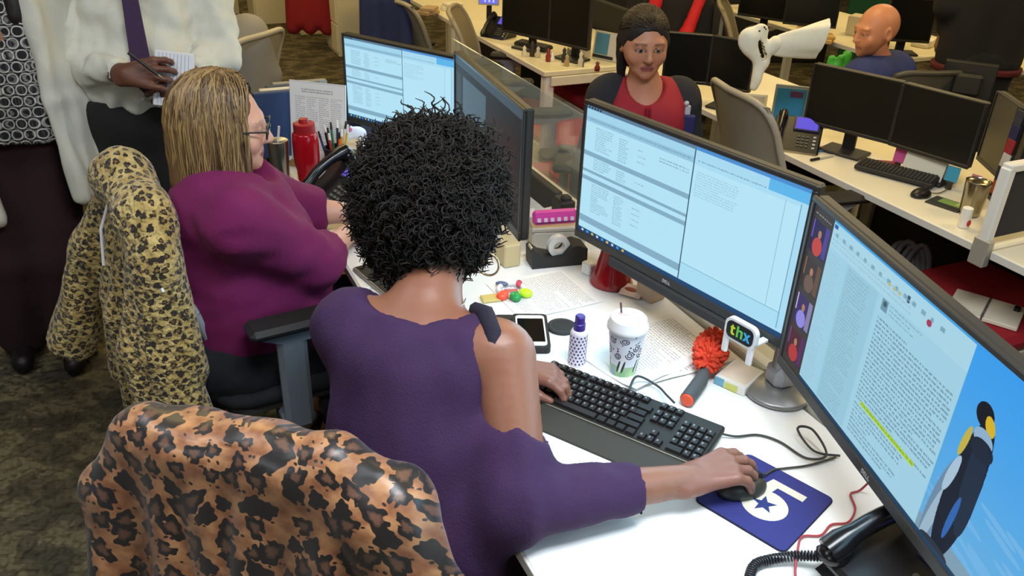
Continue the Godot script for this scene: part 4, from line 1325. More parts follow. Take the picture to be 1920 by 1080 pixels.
	part(sp, "home_button", G.new().lathe([Vector2(0, 0.0176), Vector2(0.006, 0.0176), Vector2(0.006, 0.0179), Vector2(0, 0.0179)], 14, Vector3(0, 0, 0.061)), mat("d0d0d2", 0.3))
	single("wallet", G.new().prism(rounded(0.05, 0.14, 0.01), 0.0, 0.006, FLAT), mat("262628", 0.6), "black flat wallet edge under the white smartphone", "wallet", Vector3(-0.012, D, -1.775), deg_to_rad(4))
	var co := thing("coaster", "round black coaster beside the dotted bottle", "coaster", Vector3(0.128, D, -1.80))
	part(co, "disc", G.new().lathe([Vector2(0, 0), Vector2(0.036, 0), Vector2(0.038, 0.003), Vector2(0.036, 0.007), Vector2(0, 0.007)], 30), mat("28282a", 0.6))
	part(co, "ring_mark", G.new().lathe([Vector2(0.028, 0.0069), Vector2(0.028, 0.0075), Vector2(0.031, 0.0075), Vector2(0.031, 0.0069)], 30), mat("3a3a3c", 0.5))
	# flower of highlighters
	var hl := thing("highlighter_set", "ring-shaped highlighter with red, green and yellow tips", "highlighter", Vector3(-0.002, D, -1.975), 0.1)
	var ring := []
	for i in 25: ring.append(Vector3(cos(TAU * i / 24) * 0.034, 0.008, sin(TAU * i / 24) * 0.034))
	part(hl, "ring", G.new().tube(ring, 0.007, 8, false), mat("e9e4e2", 0.4))
	var hc := ["ff5a3c", "1f9a4c", "c8f02a", "c8405a", "5a6a86"]
	for i in 5:
		var a := deg_to_rad([125, 80, 35, -50, -130][i])
		var rad := 0.044 if i < 3 else 0.036
		part(hl, "marker_tip", G.new().ball(Vector3(cos(a) * rad, 0.011, sin(a) * rad), Vector3(0.016, 0.0115, 0.020) if i < 3 else Vector3(0.018, 0.007, 0.009), 14, Basis(Vector3.UP, -a + (PI / 2 if i < 3 else 0.6))), mat(hc[i], 0.35))
	part(hl, "logo_print", G.new().box(Vector3(0, 0.004, 0), Vector3(0.036, 0.002, 0.02), 0.001), mat("c56a6a", 0.5))
	# papers
	var pm := texmat(paper_img(2), 0.8)
	var pm2 := texmat(paper_img(9), 0.8)
	sheet("printed white sheet between tape dispenser and smartphone", pm, Vector3(0.085, D, -1.975), deg_to_rad(-62), 0.21, 0.24, 0.002)
	sheet("printed white sheet beside the swirl cup, corner under the orange duster", pm2, Vector3(0.352, D + 0.001, -1.715), deg_to_rad(-62), 0.24, 0.29, 0.006)
	sheet("blank white sheet slightly under the printed page by the cup", mat("efeeee", 0.8), Vector3(0.315, D, -1.695), deg_to_rad(-50), 0.21, 0.26, 0.012)
	# orange chenille duster
	var du := thing("duster", "orange fluffy duster with a grey handle", "duster", Vector3(0.446, D, -1.585))
	var hd := (Vector3(0.387, 0.02, -1.491) - Vector3(0.446, 0.024, -1.6))
	part(du, "handle", G.new().tube([Vector3(0, 0.022, -0.015), Vector3(-0.02, 0.021, 0.03), Vector3(-0.059, 0.0175, 0.094)], [0.012, 0.0165, 0.0165], 16), mat("4c5154", 0.6))
	part(du, "end_cap", G.new().ball(Vector3(-0.0595, 0.0175, 0.096), Vector3(0.0155, 0.0155, 0.006), 16, Basis(Vector3.UP, -0.55)), mat("ee5a38", 0.5))
	var fl := G.new()
	var rr := RandomNumberGenerator.new()
	rr.seed = 12
	for i in 460:
		var t := rr.randf()
		var c := Vector3(0.002, 0.034, -0.02).lerp(Vector3(0.042, 0.042, -0.135), t)
		var rad := 0.028 + 0.016 * sin(t * PI)
		var d := Vector3(rr.randfn(), rr.randfn(), rr.randfn()).normalized()
		var q := c + d * rad * Vector3(1, 0.75, 1)
		if q.y < 0.006: q.y = 0.006
		fl.tube([c, c.lerp(q, 0.75), q], [0.005, 0.0048, 0.0036], 5)
	tag(part(du, "fluffy_head", fl, mat("e0492c", 0.85)), "", "", "", "stuff")
	# small tissue box with blue and yellow corners, message stand
	var bx := thing("small_box", "small white carton with blue and yellow end stripes", "box", Vector3(0.524, D, -1.594), deg_to_rad(-40))
	part(bx, "carton", G.new().box(Vector3(0, 0.011, 0), Vector3(0.075, 0.022, 0.095), 0.0015), mat("efece6", 0.6))
	part(bx, "blue_band", G.new().box(Vector3(-0.0255, 0.011, 0.0), Vector3(0.0248, 0.0205, 0.0962), 0.001), mat("79b4cc", 0.6))
	part(bx, "yellow_band", G.new().box(Vector3(0.004, 0.0095, 0.0), Vector3(0.032, 0.0172, 0.0966), 0.001), mat("d8d872", 0.6))
	part(bx, "top_label", G.new().box(Vector3(0, 0.0222, -0.004), Vector3(0.062, 0.0012, 0.078), 0.0004), mat("efe2d2", 0.7))
	var th := thing("thanks_sign", "small black speech-bubble sign reading thx hooked under the spreadsheet monitor", "sign", Vector3(0.489, 0.787, -1.528), deg_to_rad(-52.5))
	part(th, "bubble_frame", G.new().prism(rounded(0.082, 0.052, 0.017), -0.006, 0.006, Basis.IDENTITY, Vector3(0, 0.113, 0)), mat("f0f0f0", 0.4))
	part(th, "bubble_face", G.new().prism(rounded(0.070, 0.040, 0.013), 0.0055, 0.0075, Basis.IDENTITY, Vector3(0, 0.113, 0)), mat("121316", 0.35))
	var lt := [["t", "d8e82a", -0.018], ["h", "6fcf5a", 0.0], ["x", "46b8f0", 0.019]]
	for q in lt: text_part(th, "letter", q[0], 0.034, mat(q[1], 0.5), Transform3D(Basis.IDENTITY, Vector3(q[2], 0.1135, 0.0078)), 700)
	for s in [-0.036, 0.03]: part(th, "hook", G.new().box(Vector3(s, 0.072, 0), Vector3(0.016, 0.05, 0.010), 0.004).box(Vector3(s, 0.096, -0.024), Vector3(0.016, 0.008, 0.044), 0.002), mat("f0f0f0", 0.4))
	# red vase foot behind the monitor, photo of lips, power block
	single("red_vase", G.new().lathe([Vector2(0, 0), Vector2(0.056, 0), Vector2(0.06, 0.006), Vector2(0.05, 0.03), Vector2(0.036, 0.09), Vector2(0.03, 0.16), Vector2(0.03, 0.2), Vector2(0.026, 0.2), Vector2(0.026, 0.15), Vector2(0, 0.14)], 36), mat("8e1016", 0.12), "glossy dark red vase under the spreadsheet monitor", "vase", Vector3(0.272, D, -2.05))
	var li := thing("photo_print", "small photo print of lips leaning behind the cup", "photo", Vector3(0.322, D, -1.985), deg_to_rad(-30))
	part(li, "print_card", G.new().box(Vector3(0, 0.012, 0), Vector3(0.06, 0.002, 0.045), 0.0004, Basis(Vector3.RIGHT, 0.3)), mat("e8cfc2", 0.6))
	part(li, "lips_print", G.new().ball(Vector3(-0.004, 0.0137, -0.002), Vector3(0.019, 0.0008, 0.008), 12, Basis(Vector3.RIGHT, 0.3)), mat("9a3a36", 0.5))
	part(li, "prop", G.new().box(Vector3(0, 0.0075, -0.014), Vector3(0.05, 0.015, 0.004), 0.0005), mat("d9c0b0", 0.6))
	single("tissue_cube", G.new().box(Vector3(0, 0.03, 0), Vector3(0.06, 0.06, 0.055), 0.004), mat("c3a98e", 0.7), "small tan box behind the spreadsheet monitor's chin", "box", Vector3(0.37, D, -1.975), deg_to_rad(-50))
	single("white_power_block", G.new().box(Vector3(0, 0.018, 0), Vector3(0.035, 0.036, 0.03), 0.004).box(Vector3(-0.002, 0.02, 0.0155), Vector3(0.012, 0.012, 0.002), 0.0005), mat("eeeeec", 0.4), "small white power block beside the red vase", "power block", Vector3(0.213, D, -2.10), deg_to_rad(-50))
	# tape dispenser
	var td := thing("tape_dispenser", "black tape dispenser with a roll of clear tape", "tape dispenser", Vector3(0.125, D, -2.165), deg_to_rad(16))
	part(td, "body", G.new().prism(PackedVector2Array([Vector2(-0.082, 0.0), Vector2(0.082, 0.0), Vector2(0.08, 0.05), Vector2(0.05, 0.062), Vector2(0.035, 0.058), Vector2(0.012, 0.03), Vector2(-0.02, 0.026), Vector2(-0.052, 0.036), Vector2(-0.076, 0.056), Vector2(-0.085, 0.05)]), -0.032, 0.032), mat("232324", 0.55))
	part(td, "tape_roll", G.new().lathe([Vector2(0.016, -0.011), Vector2(0.032, -0.011), Vector2(0.032, 0.011), Vector2(0.016, 0.011), Vector2(0.016, -0.011)], 28, Vector3(0.002, 0.052, 0.0), Basis(Vector3.RIGHT, PI / 2), true), mat("dcdad4", 0.25))
	part(td, "cutter", G.new().box(Vector3(-0.081, 0.056, 0), Vector3(0.006, 0.008, 0.03), 0.001), mat("b5b5b5", 0.3, 0.9))
	# tray with a pink packet and odds and ends behind it
	var tr := thing("desk_tray", "clear tray with small white boxes behind the tape dispenser", "tray", Vector3(0.125, D, -2.29), deg_to_rad(10))
	part(tr, "tray_base", G.new().box(Vector3(0, 0.03, 0), Vector3(0.16, 0.06, 0.09), 0.006), mat("d6d0c0", 0.35))
	part(tr, "tray_rim", G.new().box(Vector3(0, 0.064, 0.043), Vector3(0.165, 0.012, 0.008), 0.002).box(Vector3(0, 0.064, -0.043), Vector3(0.165, 0.012, 0.008), 0.002), mat("c9c4b6", 0.3))
	var pk := thing("candy_packet", "bright pink packet with a white and navy word band", "packet", Vector3(0.118, D + 0.071, -2.275), deg_to_rad(14))
	part(pk, "packet", G.new().box(Vector3(0, 0.022, 0), Vector3(0.135, 0.044, 0.02), 0.008, Basis(Vector3.RIGHT, -0.35)), mat("e84cb0", 0.35))
	part(pk, "word_band", G.new().box(Vector3(0.0, 0.018, 0.0105), Vector3(0.118, 0.018, 0.003), 0.0008, Basis(Vector3.RIGHT, -0.35)), mat("3a2460", 0.4))
	for i in 6: part(pk, "letter_block", G.new().box(Vector3(-0.05 + i * 0.02, 0.018, 0.0122), Vector3(0.011, 0.012, 0.002), 0.0006, Basis(Vector3.RIGHT, -0.35)), mat("efdff0", 0.4))
	for q in [[0.045, -2.40, 0.5, "e9e6de", "bright white folded"], [0.105, -2.43, 0.2, "d9d4c4", "beige folded"], [0.165, -2.40, -0.3, "e6e2d6", "off-white folded"]]:
		single("paper_scrap", G.new().box(Vector3(0, 0.035, 0), Vector3(0.055, 0.004, 0.05), 0.001, Basis(Vector3.RIGHT, 0.4) * Basis(Vector3.BACK, 0.3)).box(Vector3(0.01, 0.015, 0.01), Vector3(0.05, 0.03, 0.03), 0.003), mat(q[3], 0.6), q[4] + " paper scrap behind the tape dispenser", "paper", Vector3(q[0], D, q[1]), q[2], "paper scraps behind the tape dispenser")
	single("power_adapter", G.new().box(Vector3(0, 0.045, 0), Vector3(0.07, 0.09, 0.05), 0.006).box(Vector3(0.015, 0.095, 0), Vector3(0.03, 0.02, 0.03), 0.006), mat("2a2a2b", 0.55), "black power adapter against the white rail of the glass screen", "adapter", rp(-1.14, 0.70, D), ROW_YAW)
	single("cable_trough", G.new().box(Vector3(0, 0.04, 0), Vector3(0.30, 0.08, 0.03), 0.004), mat("3a3834", 0.7), "dark cable strip along the rail behind the desk", "cable tray", rp(-1.36, 0.72, D), ROW_YAW)
	single("file_box", G.new().box(Vector3(0, 0.035, 0), Vector3(0.09, 0.07, 0.05), 0.004), mat("c9b68a", 0.7), "cream cardboard box under the dark monitor's corner", "box", Vector3(-0.02, D, -2.16), ROW_YAW)
	single("adapter_cable", G.new().tube(cord_pts([rp(-1.10, 0.70, D + 0.03), rp(-1.05, 0.69, D + 0.02), rp(-1.02, 0.70, D + 0.06), rp(-1.0, 0.72, D + 0.1)]), 0.003, 6), mat("1d1d1d", 0.5), "black cable rising beside the power adapter", "cable")

func build_blonde_desk_things() -> void:
	var D := DESK + 0.0005
	panel_monitor("monitor", "bright monitor with table and document facing the blonde woman", 0.515, 0.297, 0.84, Vector3(-0.645, 0, -3.121), Vector3(0.429, 0, 0.294), texmat(screen_sheet(14), 0.55, 1.0), {"light": 0.15})
	panel_monitor("monitor", "dark dim monitor seen edge-on beside the afro hair", 0.655, 0.345, 0.815, Vector3(-0.214, 0, -2.80), Vector3(0.229, 0, 0.62), texmat(screen_dim(), 0.6, 0.7), {"chin": 0.03})
	twin_stand("dark stand between the blonde woman's two monitors", Vector3(-0.165, D, -2.90), deg_to_rad(-55), 0.28, 0.16)
	var b := thing("water_bottle", "red translucent water bottle with a screw cap", "bottle", Vector3(-0.715, D, -2.72))
	part(b, "bottle_body", G.new().lathe([Vector2(0, 0), Vector2(0.031, 0), Vector2(0.035, 0.006), Vector2(0.036, 0.04), Vector2(0.042, 0.065), Vector2(0.044, 0.09), Vector2(0.0445, 0.14), Vector2(0.042, 0.168), Vector2(0.033, 0.176), Vector2(0, 0.176)], 32), mat("a80f1c", 0.14))
	part(b, "cap", G.new().lathe([Vector2(0, 0.172), Vector2(0.036, 0.172), Vector2(0.036, 0.203), Vector2(0.031, 0.206), Vector2(0.017, 0.207), Vector2(0.015, 0.219), Vector2(0, 0.221)], 28, Vector3.ZERO, Basis.IDENTITY, true), mat("9c1420", 0.45))
	# standing schedule sheet in a clear holder
	var sc := thing("schedule_stand", "white printed schedule sheet in a standing clear holder", "sign holder", Vector3(-0.715, D, -2.885), deg_to_rad(-14))
	var sm := texmat(paper_img(5, true), 0.5)
	var g := G.new()
	var tb := Basis(Vector3.RIGHT, -0.12)
	g.quad(tb * Vector3(-0.105, 0.006, 0.004), tb * Vector3(0.105, 0.006, 0.004), tb * Vector3(0.105, 0.285, 0.004), tb * Vector3(-0.105, 0.285, 0.004))
	part(sc, "printed_sheet", g, sm)
	part(sc, "holder_back", G.new().box(tb * Vector3(0, 0.145, 0.0), Vector3(0.216, 0.29, 0.005), 0.001, tb), mat("d6d6d8", 0.3))
	part(sc, "holder_foot", G.new().box(Vector3(0, 0.003, 0.02), Vector3(0.216, 0.006, 0.07), 0.001), mat("b48a4a", 0.5))
	# pen cup with pens
	var pc := thing("pen_cup", "dark cup filled with pens beside the red water bottle", "cup", Vector3(-0.628, D, -2.79))
	part(pc, "cup_wall", G.new().lathe([Vector2(0, 0), Vector2(0.04, 0), Vector2(0.042, 0.1), Vector2(0.038, 0.1), Vector2(0.036, 0.01), Vector2(0, 0.01)], 24, Vector3.ZERO, Basis.IDENTITY, true), mat("26262a", 0.5))
	var pcols := ["e0a020", "d8481c", "26304e", "e06828", "1d1d22", "f2f0ea", "c03028", "2c7a48", "e8b848", "34486e", "efe8e0"]
	for i in pcols.size():
		var a := i * 2.4
		var q := Vector3(cos(a), 0, sin(a)) * (0.012 + 0.0018 * i)
		var o := thing("pen", ["yellow pencil", "red pen", "navy pen", "orange pen", "black pen", "white pen", "dark red pen", "green pen", "gold pencil", "slate blue pen", "cream pen"][i] + " standing in the dark pen cup", "pen", Vector3(-0.628, D + 0.012, -2.79) + q * 0.8, 0.0, "pens in the cup")
		var top := q * 1.2 + Vector3(0, 0.15 + 0.012 * (i % 3), 0)
		part(o, "barrel", G.new().tube([Vector3.ZERO, top * 0.85], 0.0042, 7), mat(pcols[i], 0.45))
		part(o, "cap", G.new().tube([top * 0.85, top], [0.005, 0.003], 7), mat("2a2422" if i % 2 else "efe6e0", 0.5))
	# telephone between bottle and keyboard, handset towards the blonde
	desk_phone("black desk telephone in front of the blonde woman", Vector3(-0.555, D, -2.53), ROW_YAW + 0.25, false, 0.6)
	single("telephone_cord", coil([Vector3(-0.655, D + 0.02, -2.505), Vector3(-0.685, D + 0.015, -2.485), Vector3(-0.70, D + 0.012, -2.47)], 0.007, 0.0022, 170.0), mat("211f22", 0.4), "short coiled cord by the blonde woman's telephone", "cord")
	# white elephant-like figurine: arched body on a stem
	var fg := thing("figurine", "small white animal figurine on a stem by the bright monitor", "figurine", Vector3(-0.585, D, -3.0))
	part(fg, "body", net([ell(Vector3(-0.008, 0.085, 0), Vector3(0.032, 0.022, 0.02), 0.015), ell(Vector3(-0.034, 0.075, 0), Vector3(0.017, 0.018, 0.015), 0.01), bone(Vector3(-0.045, 0.07, 0), Vector3(-0.05, 0.045, 0), 0.008, 0.005, 0.01), bone(Vector3(0.012, 0.08, 0), Vector3(0.016, 0.01, 0), 0.013, 0.009, 0.01), bone(Vector3(-0.032, 0.09, 0), Vector3(-0.03, 0.105, 0), 0.006, 0.005, 0.006)], 0.005), mat("e6dfe6", 0.5))
	part(fg, "foot", G.new().lathe([Vector2(0, 0), Vector2(0.045, 0), Vector2(0.045, 0.006), Vector2(0, 0.008)], 24), mat("8b7f5a", 0.6))
	part(fg, "pink_ear", G.new().ball(Vector3(-0.03, 0.096, 0.012), Vector3(0.008, 0.01, 0.004), 10), mat("c86a8a", 0.5))
	keyboard("dark keyboard under the blonde woman's hands", rp(-1.32, 0.17, D), ROW_YAW, 0.40, 0.13, false)
	var tab := thing("tablet", "silver edged dark tablet at the edge of the blonde woman's desk", "tablet", rp(-0.985, 0.10, D), ROW_YAW + 0.2)
	part(tab, "shell", G.new().box(Vector3(0, 0.006, 0), Vector3(0.2, 0.012, 0.15), 0.004), mat("a8a69c", 0.3, 0.5))
	part(tab, "screen", G.new().box(Vector3(0, 0.0125, 0), Vector3(0.188, 0.002, 0.138), 0.0008), mat("23211c", 0.2))
	var mo := thing("mouse", "dark mouse near the purple woman's left shoulder", "mouse", rp(-0.885, 0.15, D), ROW_YAW)
	part(mo, "shell", net([ell(Vector3(0, 0.006, 0), Vector3(0.029, 0.026, 0.05), 0.01)], 0.005, Vector3.ZERO, 0.0, Vector3.ONE, null, [Plane(Vector3(0, -1, 0), 0.0)]), mat("2e2d26", 0.35))
	part(mo, "wheel", G.new().lathe([Vector2(0, -0.004), Vector2(0.01, -0.004), Vector2(0.01, 0.004), Vector2(0, 0.004)], 12, Vector3(0, 0.025, -0.028), Basis(Vector3.BACK, PI / 2), true), mat("111111", 0.6))
	single("gold_note", G.new().box(Vector3(0, 0.004, 0), Vector3(0.05, 0.008, 0.035), 0.002), mat("d8c070", 0.5), "small gold paper note beside the ring of highlighters", "note", Vector3(-0.055, D, -1.93), 0.3)
	# binders and a clear file rack at the desk's far end
	for i in 4:
		single("binder", G.new().box(Vector3(0, 0.12, 0), Vector3(0.03, 0.24, 0.2), 0.003), mat(["2b3f66", "cfc9b8", "26365a", "8a8a80"][i], 0.6), ["navy", "cream", "dark blue", "grey"][i] + " binder standing behind the blonde woman's face", "binder", rp(-2.06 - i * 0.036, 0.03 + 0.03 * i, D), ROW_YAW, "binders at the desk end")
	var tu := thing("tumbler", "steel tumbler with straw beside the schedule sheet", "tumbler", Vector3(-0.80, D, -2.69))
	part(tu, "wall", G.new().lathe([Vector2(0, 0), Vector2(0.028, 0), Vector2(0.036, 0.15), Vector2(0.033, 0.152), Vector2(0, 0.148)], 24), mat("a8a498", 0.22, 0.9))
	part(tu, "straw", G.new().tube([Vector3(0, 0.14, 0), Vector3(0.01, 0.20, 0)], 0.004, 8), mat("d8d8d8", 0.4))
	single("filing_tray", G.new().box(Vector3(0, 0.02, 0), Vector3(0.24, 0.008, 0.2), 0.002).box(Vector3(0, 0.10, 0), Vector3(0.24, 0.008, 0.2), 0.002).box(Vector3(-0.12, 0.06, 0), Vector3(0.006, 0.12, 0.2), 0.002).box(Vector3(0.12, 0.06, 0), Vector3(0.006, 0.12, 0.2), 0.002), mat("3c4a7a", 0.35), "blue two-level filing tray at the end of the blonde woman's desk", "tray", rp(-2.20, 0.42, D), ROW_YAW)

# ------------------------------------------------------------------ the desks across the aisle
func dark_screen() -> StandardMaterial3D: return mat("121312", 0.28)
func dark_monitor(label: String, w: float, h: float, bottom: float, bl: Vector3, right: Vector3, group := "", stand := true) -> Node3D:
	var o := panel_monitor("monitor", label, w, h, bottom, bl, right, dark_screen(), {"bezel": 0.008, "chin": 0.014, "group": group})
	if stand:
		var y0 := DESK - bottom + 0.001
		part(o, "neck", G.new().box(Vector3(0, (h * 0.4 + y0) / 2, -0.07), Vector3(0.05, h * 0.4 - y0, 0.02), 0.004), mat("1c1c1c", 0.5))
		part(o, "stand_base", G.new().box(Vector3(0, y0 + 0.006, -0.04), Vector3(0.17, 0.012, 0.12), 0.004), mat("242424", 0.5))
	return o
func cup(label: String, at: Vector3, hex: String, r := 0.035, h := 0.09) -> void:
	var o := thing("mug", label, "cup", at)
	part(o, "wall", G.new().lathe([Vector2(0, 0), Vector2(r * 0.85, 0), Vector2(r, h), Vector2(r * 0.9, h), Vector2(r * 0.78, 0.008), Vector2(0, 0.008)], 20, Vector3.ZERO, Basis.IDENTITY, true), mat(hex, 0.4))
	var hp := []
	for i in 9: hp.append(Vector3(r * 0.93 + sin(PI * i / 8.0) * r * 0.6, h * (0.25 + 0.55 * i / 8.0), 0))
	part(o, "handle", G.new().tube(hp, r * 0.13, 6), mat(hex, 0.4))
func stand_frame(called: String, label: String, cat: String, at: Vector3, yaw: float, w: float, h: float, img_hex: String, frame_hex: String, extra := []) -> void:
	var o := thing(called, label, cat, at, yaw)
	var tb := Basis(Vector3.RIGHT, -0.14)
	part(o, "frame", G.new().box(tb * Vector3(0, h / 2, 0), Vector3(w, h, 0.008), 0.002, tb), mat(frame_hex, 0.4))
	part(o, "picture", G.new().box(tb * Vector3(0, h / 2, 0.0045), Vector3(w * 0.86, h * 0.86, 0.002), 0.0005, tb), mat(img_hex, 0.5))
	for e in extra: part(o, e[0], G.new().box(tb * Vector3(e[2], e[3], 0.006), Vector3(e[4], e[5], 0.002), 0.0005, tb), mat(e[1], 0.5))
	part(o, "prop", G.new().box(Vector3(0, h * 0.3, -0.05), Vector3(0.03, h * 0.62, 0.004), 0.001, Basis(Vector3.RIGHT, 0.25)), mat(frame_hex, 0.4))
func build_right_row_things() -> void:
	var D := DESK + 0.0005
	dark_monitor("dark switched-off monitor beside the purple-lit telephone", 0.338, 0.215, 0.835, Vector3(1.150, 0, -3.310), Vector3(0.242, 0, 0.236))
	dark_monitor("dark switched-off monitor with pink and blue sticky notes below", 0.292, 0.215, 0.835, Vector3(1.398, 0, -3.058), Vector3(0.177, 0, 0.229))
	dark_monitor("narrow-looking dark monitor beyond the white framed divider", 0.30, 0.235, 0.815, Vector3(1.700, 0, -2.99), Vector3(-0.03, 0, 0.30))
	dark_monitor("grey-backed monitor in front of the person in the black jacket", 0.20, 0.16, 0.80, Vector3(2.12, 0, -3.80), Vector3(-0.17, 0, -0.08), "", false)
	desk_phone("black desk telephone with purple display beside the grey chair", Vector3(1.115, D, -3.27), deg_to_rad(-20), false, 0.7).scale = Vector3.ONE * 0.8
	keyboard("black keyboard on the cream desk across the aisle", Vector3(1.405, D, -2.965), deg_to_rad(-40.5), 0.285, 0.088, false)
	var m := thing("mouse", "black mouse beside the far keyboard", "mouse", Vector3(1.425, D, -2.785), deg_to_rad(-60))
	part(m, "shell", net([ell(Vector3(0, 0.004, 0), Vector3(0.028, 0.026, 0.045), 0.01)], 0.006, Vector3.ZERO, 0.0, Vector3.ONE, null, [Plane(Vector3(0, -1, 0), 0.0)]), mat("1c1b1a", 0.4))
	part(m, "wheel", G.new().lathe([Vector2(0, -0.003), Vector2(0.008, -0.003), Vector2(0.008, 0.003), Vector2(0, 0.003)], 10, Vector3(0, 0.024, -0.024), Basis(Vector3.BACK, PI / 2), true), mat("0c0c0c", 0.6))
	single("mouse_cable", G.new().tube(cord_pts([Vector3(1.45, D + 0.008, -2.80), Vector3(1.50, D + 0.004, -2.81), Vector3(1.55, D + 0.004, -2.86), Vector3(1.53, D + 0.004, -2.90)]), 0.002, 5), mat("6b6250", 0.5), "thin grey cable of the far mouse", "cable")
	single("keyboard_cable", G.new().tube(cord_pts([Vector3(1.44, D + 0.02, -3.0), Vector3(1.46, D + 0.03, -3.03), Vector3(1.50, D + 0.02, -2.98), Vector3(1.54, D + 0.004, -2.92), Vector3(1.52, D + 0.004, -2.88)]), 0.002, 5), mat("2d2b26", 0.5), "dark cable curling behind the far keyboard", "cable")
	var lf := thing("leaflet", "dark leaflet with a green picture beside the steel tumbler", "leaflet", Vector3(1.485, D, -2.71), deg_to_rad(-50))
	part(lf, "card", G.new().box(Vector3(0, 0.003, 0), Vector3(0.115, 0.006, 0.085), 0.001), mat("33352e", 0.5))
	part(lf, "green_picture", G.new().box(Vector3(0.01, 0.0065, -0.012), Vector3(0.08, 0.0014, 0.045), 0.0004), mat("7da04e", 0.5))
	part(lf, "pale_picture", G.new().box(Vector3(0.04, 0.0068, -0.02), Vector3(0.03, 0.0016, 0.03), 0.0004), mat("b8c088", 0.5))
	var tu := thing("tumbler", "tall brushed steel tumbler at the divider", "tumbler", Vector3(1.523, D, -2.628))
	part(tu, "wall", G.new().lathe([Vector2(0, 0), Vector2(0.03, 0), Vector2(0.034, 0.02), Vector2(0.040, 0.118), Vector2(0.041, 0.122), Vector2(0.038, 0.122), Vector2(0.035, 0.11), Vector2(0, 0.108)], 28), mat("a39a86", 0.22, 0.95))
	var pl := thing("pill_bottle", "small white pill bottle with a red label spot", "bottle", Vector3(1.456, D, -2.525))
	part(pl, "bottle_body", G.new().lathe([Vector2(0, 0), Vector2(0.017, 0), Vector2(0.018, 0.003), Vector2(0.018, 0.042), Vector2(0.013, 0.048), Vector2(0, 0.048)], 20), mat("ebe4d8", 0.45))
	part(pl, "cap", G.new().lathe([Vector2(0, 0.046), Vector2(0.0165, 0.046), Vector2(0.0165, 0.066), Vector2(0.014, 0.068), Vector2(0, 0.068)], 20, Vector3.ZERO, Basis.IDENTITY, true), mat("f2efe8", 0.45))
	part(pl, "label_spot", G.new().ball(Vector3(0.006, 0.02, 0.0165), Vector3(0.008, 0.012, 0.003), 10), mat("b8302c", 0.5))
	pen("black and white pen on the cream desk across the aisle", mat("d8d2b8", 0.5), Vector3(1.205, D, -3.15), 0.55)
	var cl := thing("clip_tray", "small blue and red clip set on the cream desk", "clips", Vector3(1.20, D, -3.235), 0.15)
	part(cl, "tray", G.new().box(Vector3(0, 0.004, 0), Vector3(0.065, 0.008, 0.035), 0.002), mat("4a7288", 0.5))
	part(cl, "clip", G.new().box(Vector3(-0.01, 0.012, 0.002), Vector3(0.035, 0.009, 0.012), 0.002), mat("2c3a4e", 0.4))
	part(cl, "clip", G.new().box(Vector3(0.018, 0.011, -0.008), Vector3(0.02, 0.007, 0.01), 0.002), mat("b04a3c", 0.4))
	# notes stuck below the monitors, standing card, stapler
	var notes := [["pink_note", "d85a96", Vector3(1.440, D, -3.045), 0.045, 0.055, "pink sticky note hanging under the dark monitor"], ["blue_note", "3f9fbe", Vector3(1.555, D, -2.86), 0.046, 0.055, "blue sticky note under the monitor's right corner"], ["rose_note", "d07a90", Vector3(1.600, D, -2.785), 0.034, 0.055, "rose sticky note by the steel tumbler"]]
	for q in notes:
		var o := thing("sticky_note", q[5], "note", q[2], deg_to_rad(-48))
		part(o, "sheet", G.new().box(Vector3(0, q[4] / 2 + 0.03, 0.0), Vector3(q[3], q[4], 0.0015), 0.0004, Basis(Vector3.RIGHT, -0.1)), mat(q[1], 0.7))
		part(o, "holder", G.new().box(Vector3(0, 0.016, 0.0), Vector3(0.02, 0.032, 0.012), 0.002), mat("3a342c", 0.5))
	var cd := thing("note_card", "white folded card standing under the dark monitors", "card", Vector3(1.505, D, -2.965), deg_to_rad(-46))
	for s in [-1.0, 1.0]: part(cd, "leaf", G.new().box(Vector3(0, 0.048, s * 0.016), Vector3(0.15, 0.098, 0.0016), 0.0004, Basis(Vector3.RIGHT, -s * 0.3)), mat("e2dcc6", 0.7))
	single("red_stapler", G.new().box(Vector3(0, 0.006, 0), Vector3(0.075, 0.012, 0.022), 0.004).box(Vector3(0.003, 0.02, 0), Vector3(0.07, 0.012, 0.018), 0.004, Basis(Vector3.BACK, 0.12)), mat("a8423c", 0.5), "small red stapler under the pink sticky note", "stapler", Vector3(1.40, D, -3.07), deg_to_rad(-30))
	single("steel_pen_cup", G.new().lathe([Vector2(0, 0), Vector2(0.026, 0), Vector2(0.026, 0.075), Vector2(0.024, 0.075), Vector2(0.024, 0.006), Vector2(0, 0.006)], 20, Vector3.ZERO, Basis.IDENTITY, true), mat("8c8474", 0.25, 0.9), "small steel cup between telephone and dark monitor", "cup", Vector3(1.19, D, -3.36))
	stand_frame("picture_frame", "blue teal picture in a grey frame above the purple-lit telephone", "picture frame", Vector3(1.12, D, -3.44), deg_to_rad(-15), 0.135, 0.20, "2d86b4", "9aa0a0", [["purple_strip", "5a3058", 0.02, 0.165, 0.05, 0.025], ["dark_spot", "1d2c34", 0.0, 0.03, 0.03, 0.018]])
	stand_frame("picture_frame", "white framed pale photograph behind the cream cloth", "picture frame", Vector3(0.985, D, -3.60), deg_to_rad(-10), 0.17, 0.12, "c9c9c4", "ece6d4", [["dark_shape", "3a3a40", -0.05, 0.06, 0.03, 0.09]])
	# badge and sheets on the divider, coloured poster strip behind
	var bd := thing("badge", "round yellow-green badge with a red tag on the divider", "badge", rp(-0.512, 2.03, DESK + 0.17), ROW_YAW + PI / 2)
	part(bd, "disc", G.new().lathe([Vector2(0, -0.002), Vector2(0.024, -0.002), Vector2(0.024, 0.002), Vector2(0, 0.003)], 24, Vector3.ZERO, Basis(Vector3.RIGHT, PI / 2)), mat("b8c43a", 0.5))
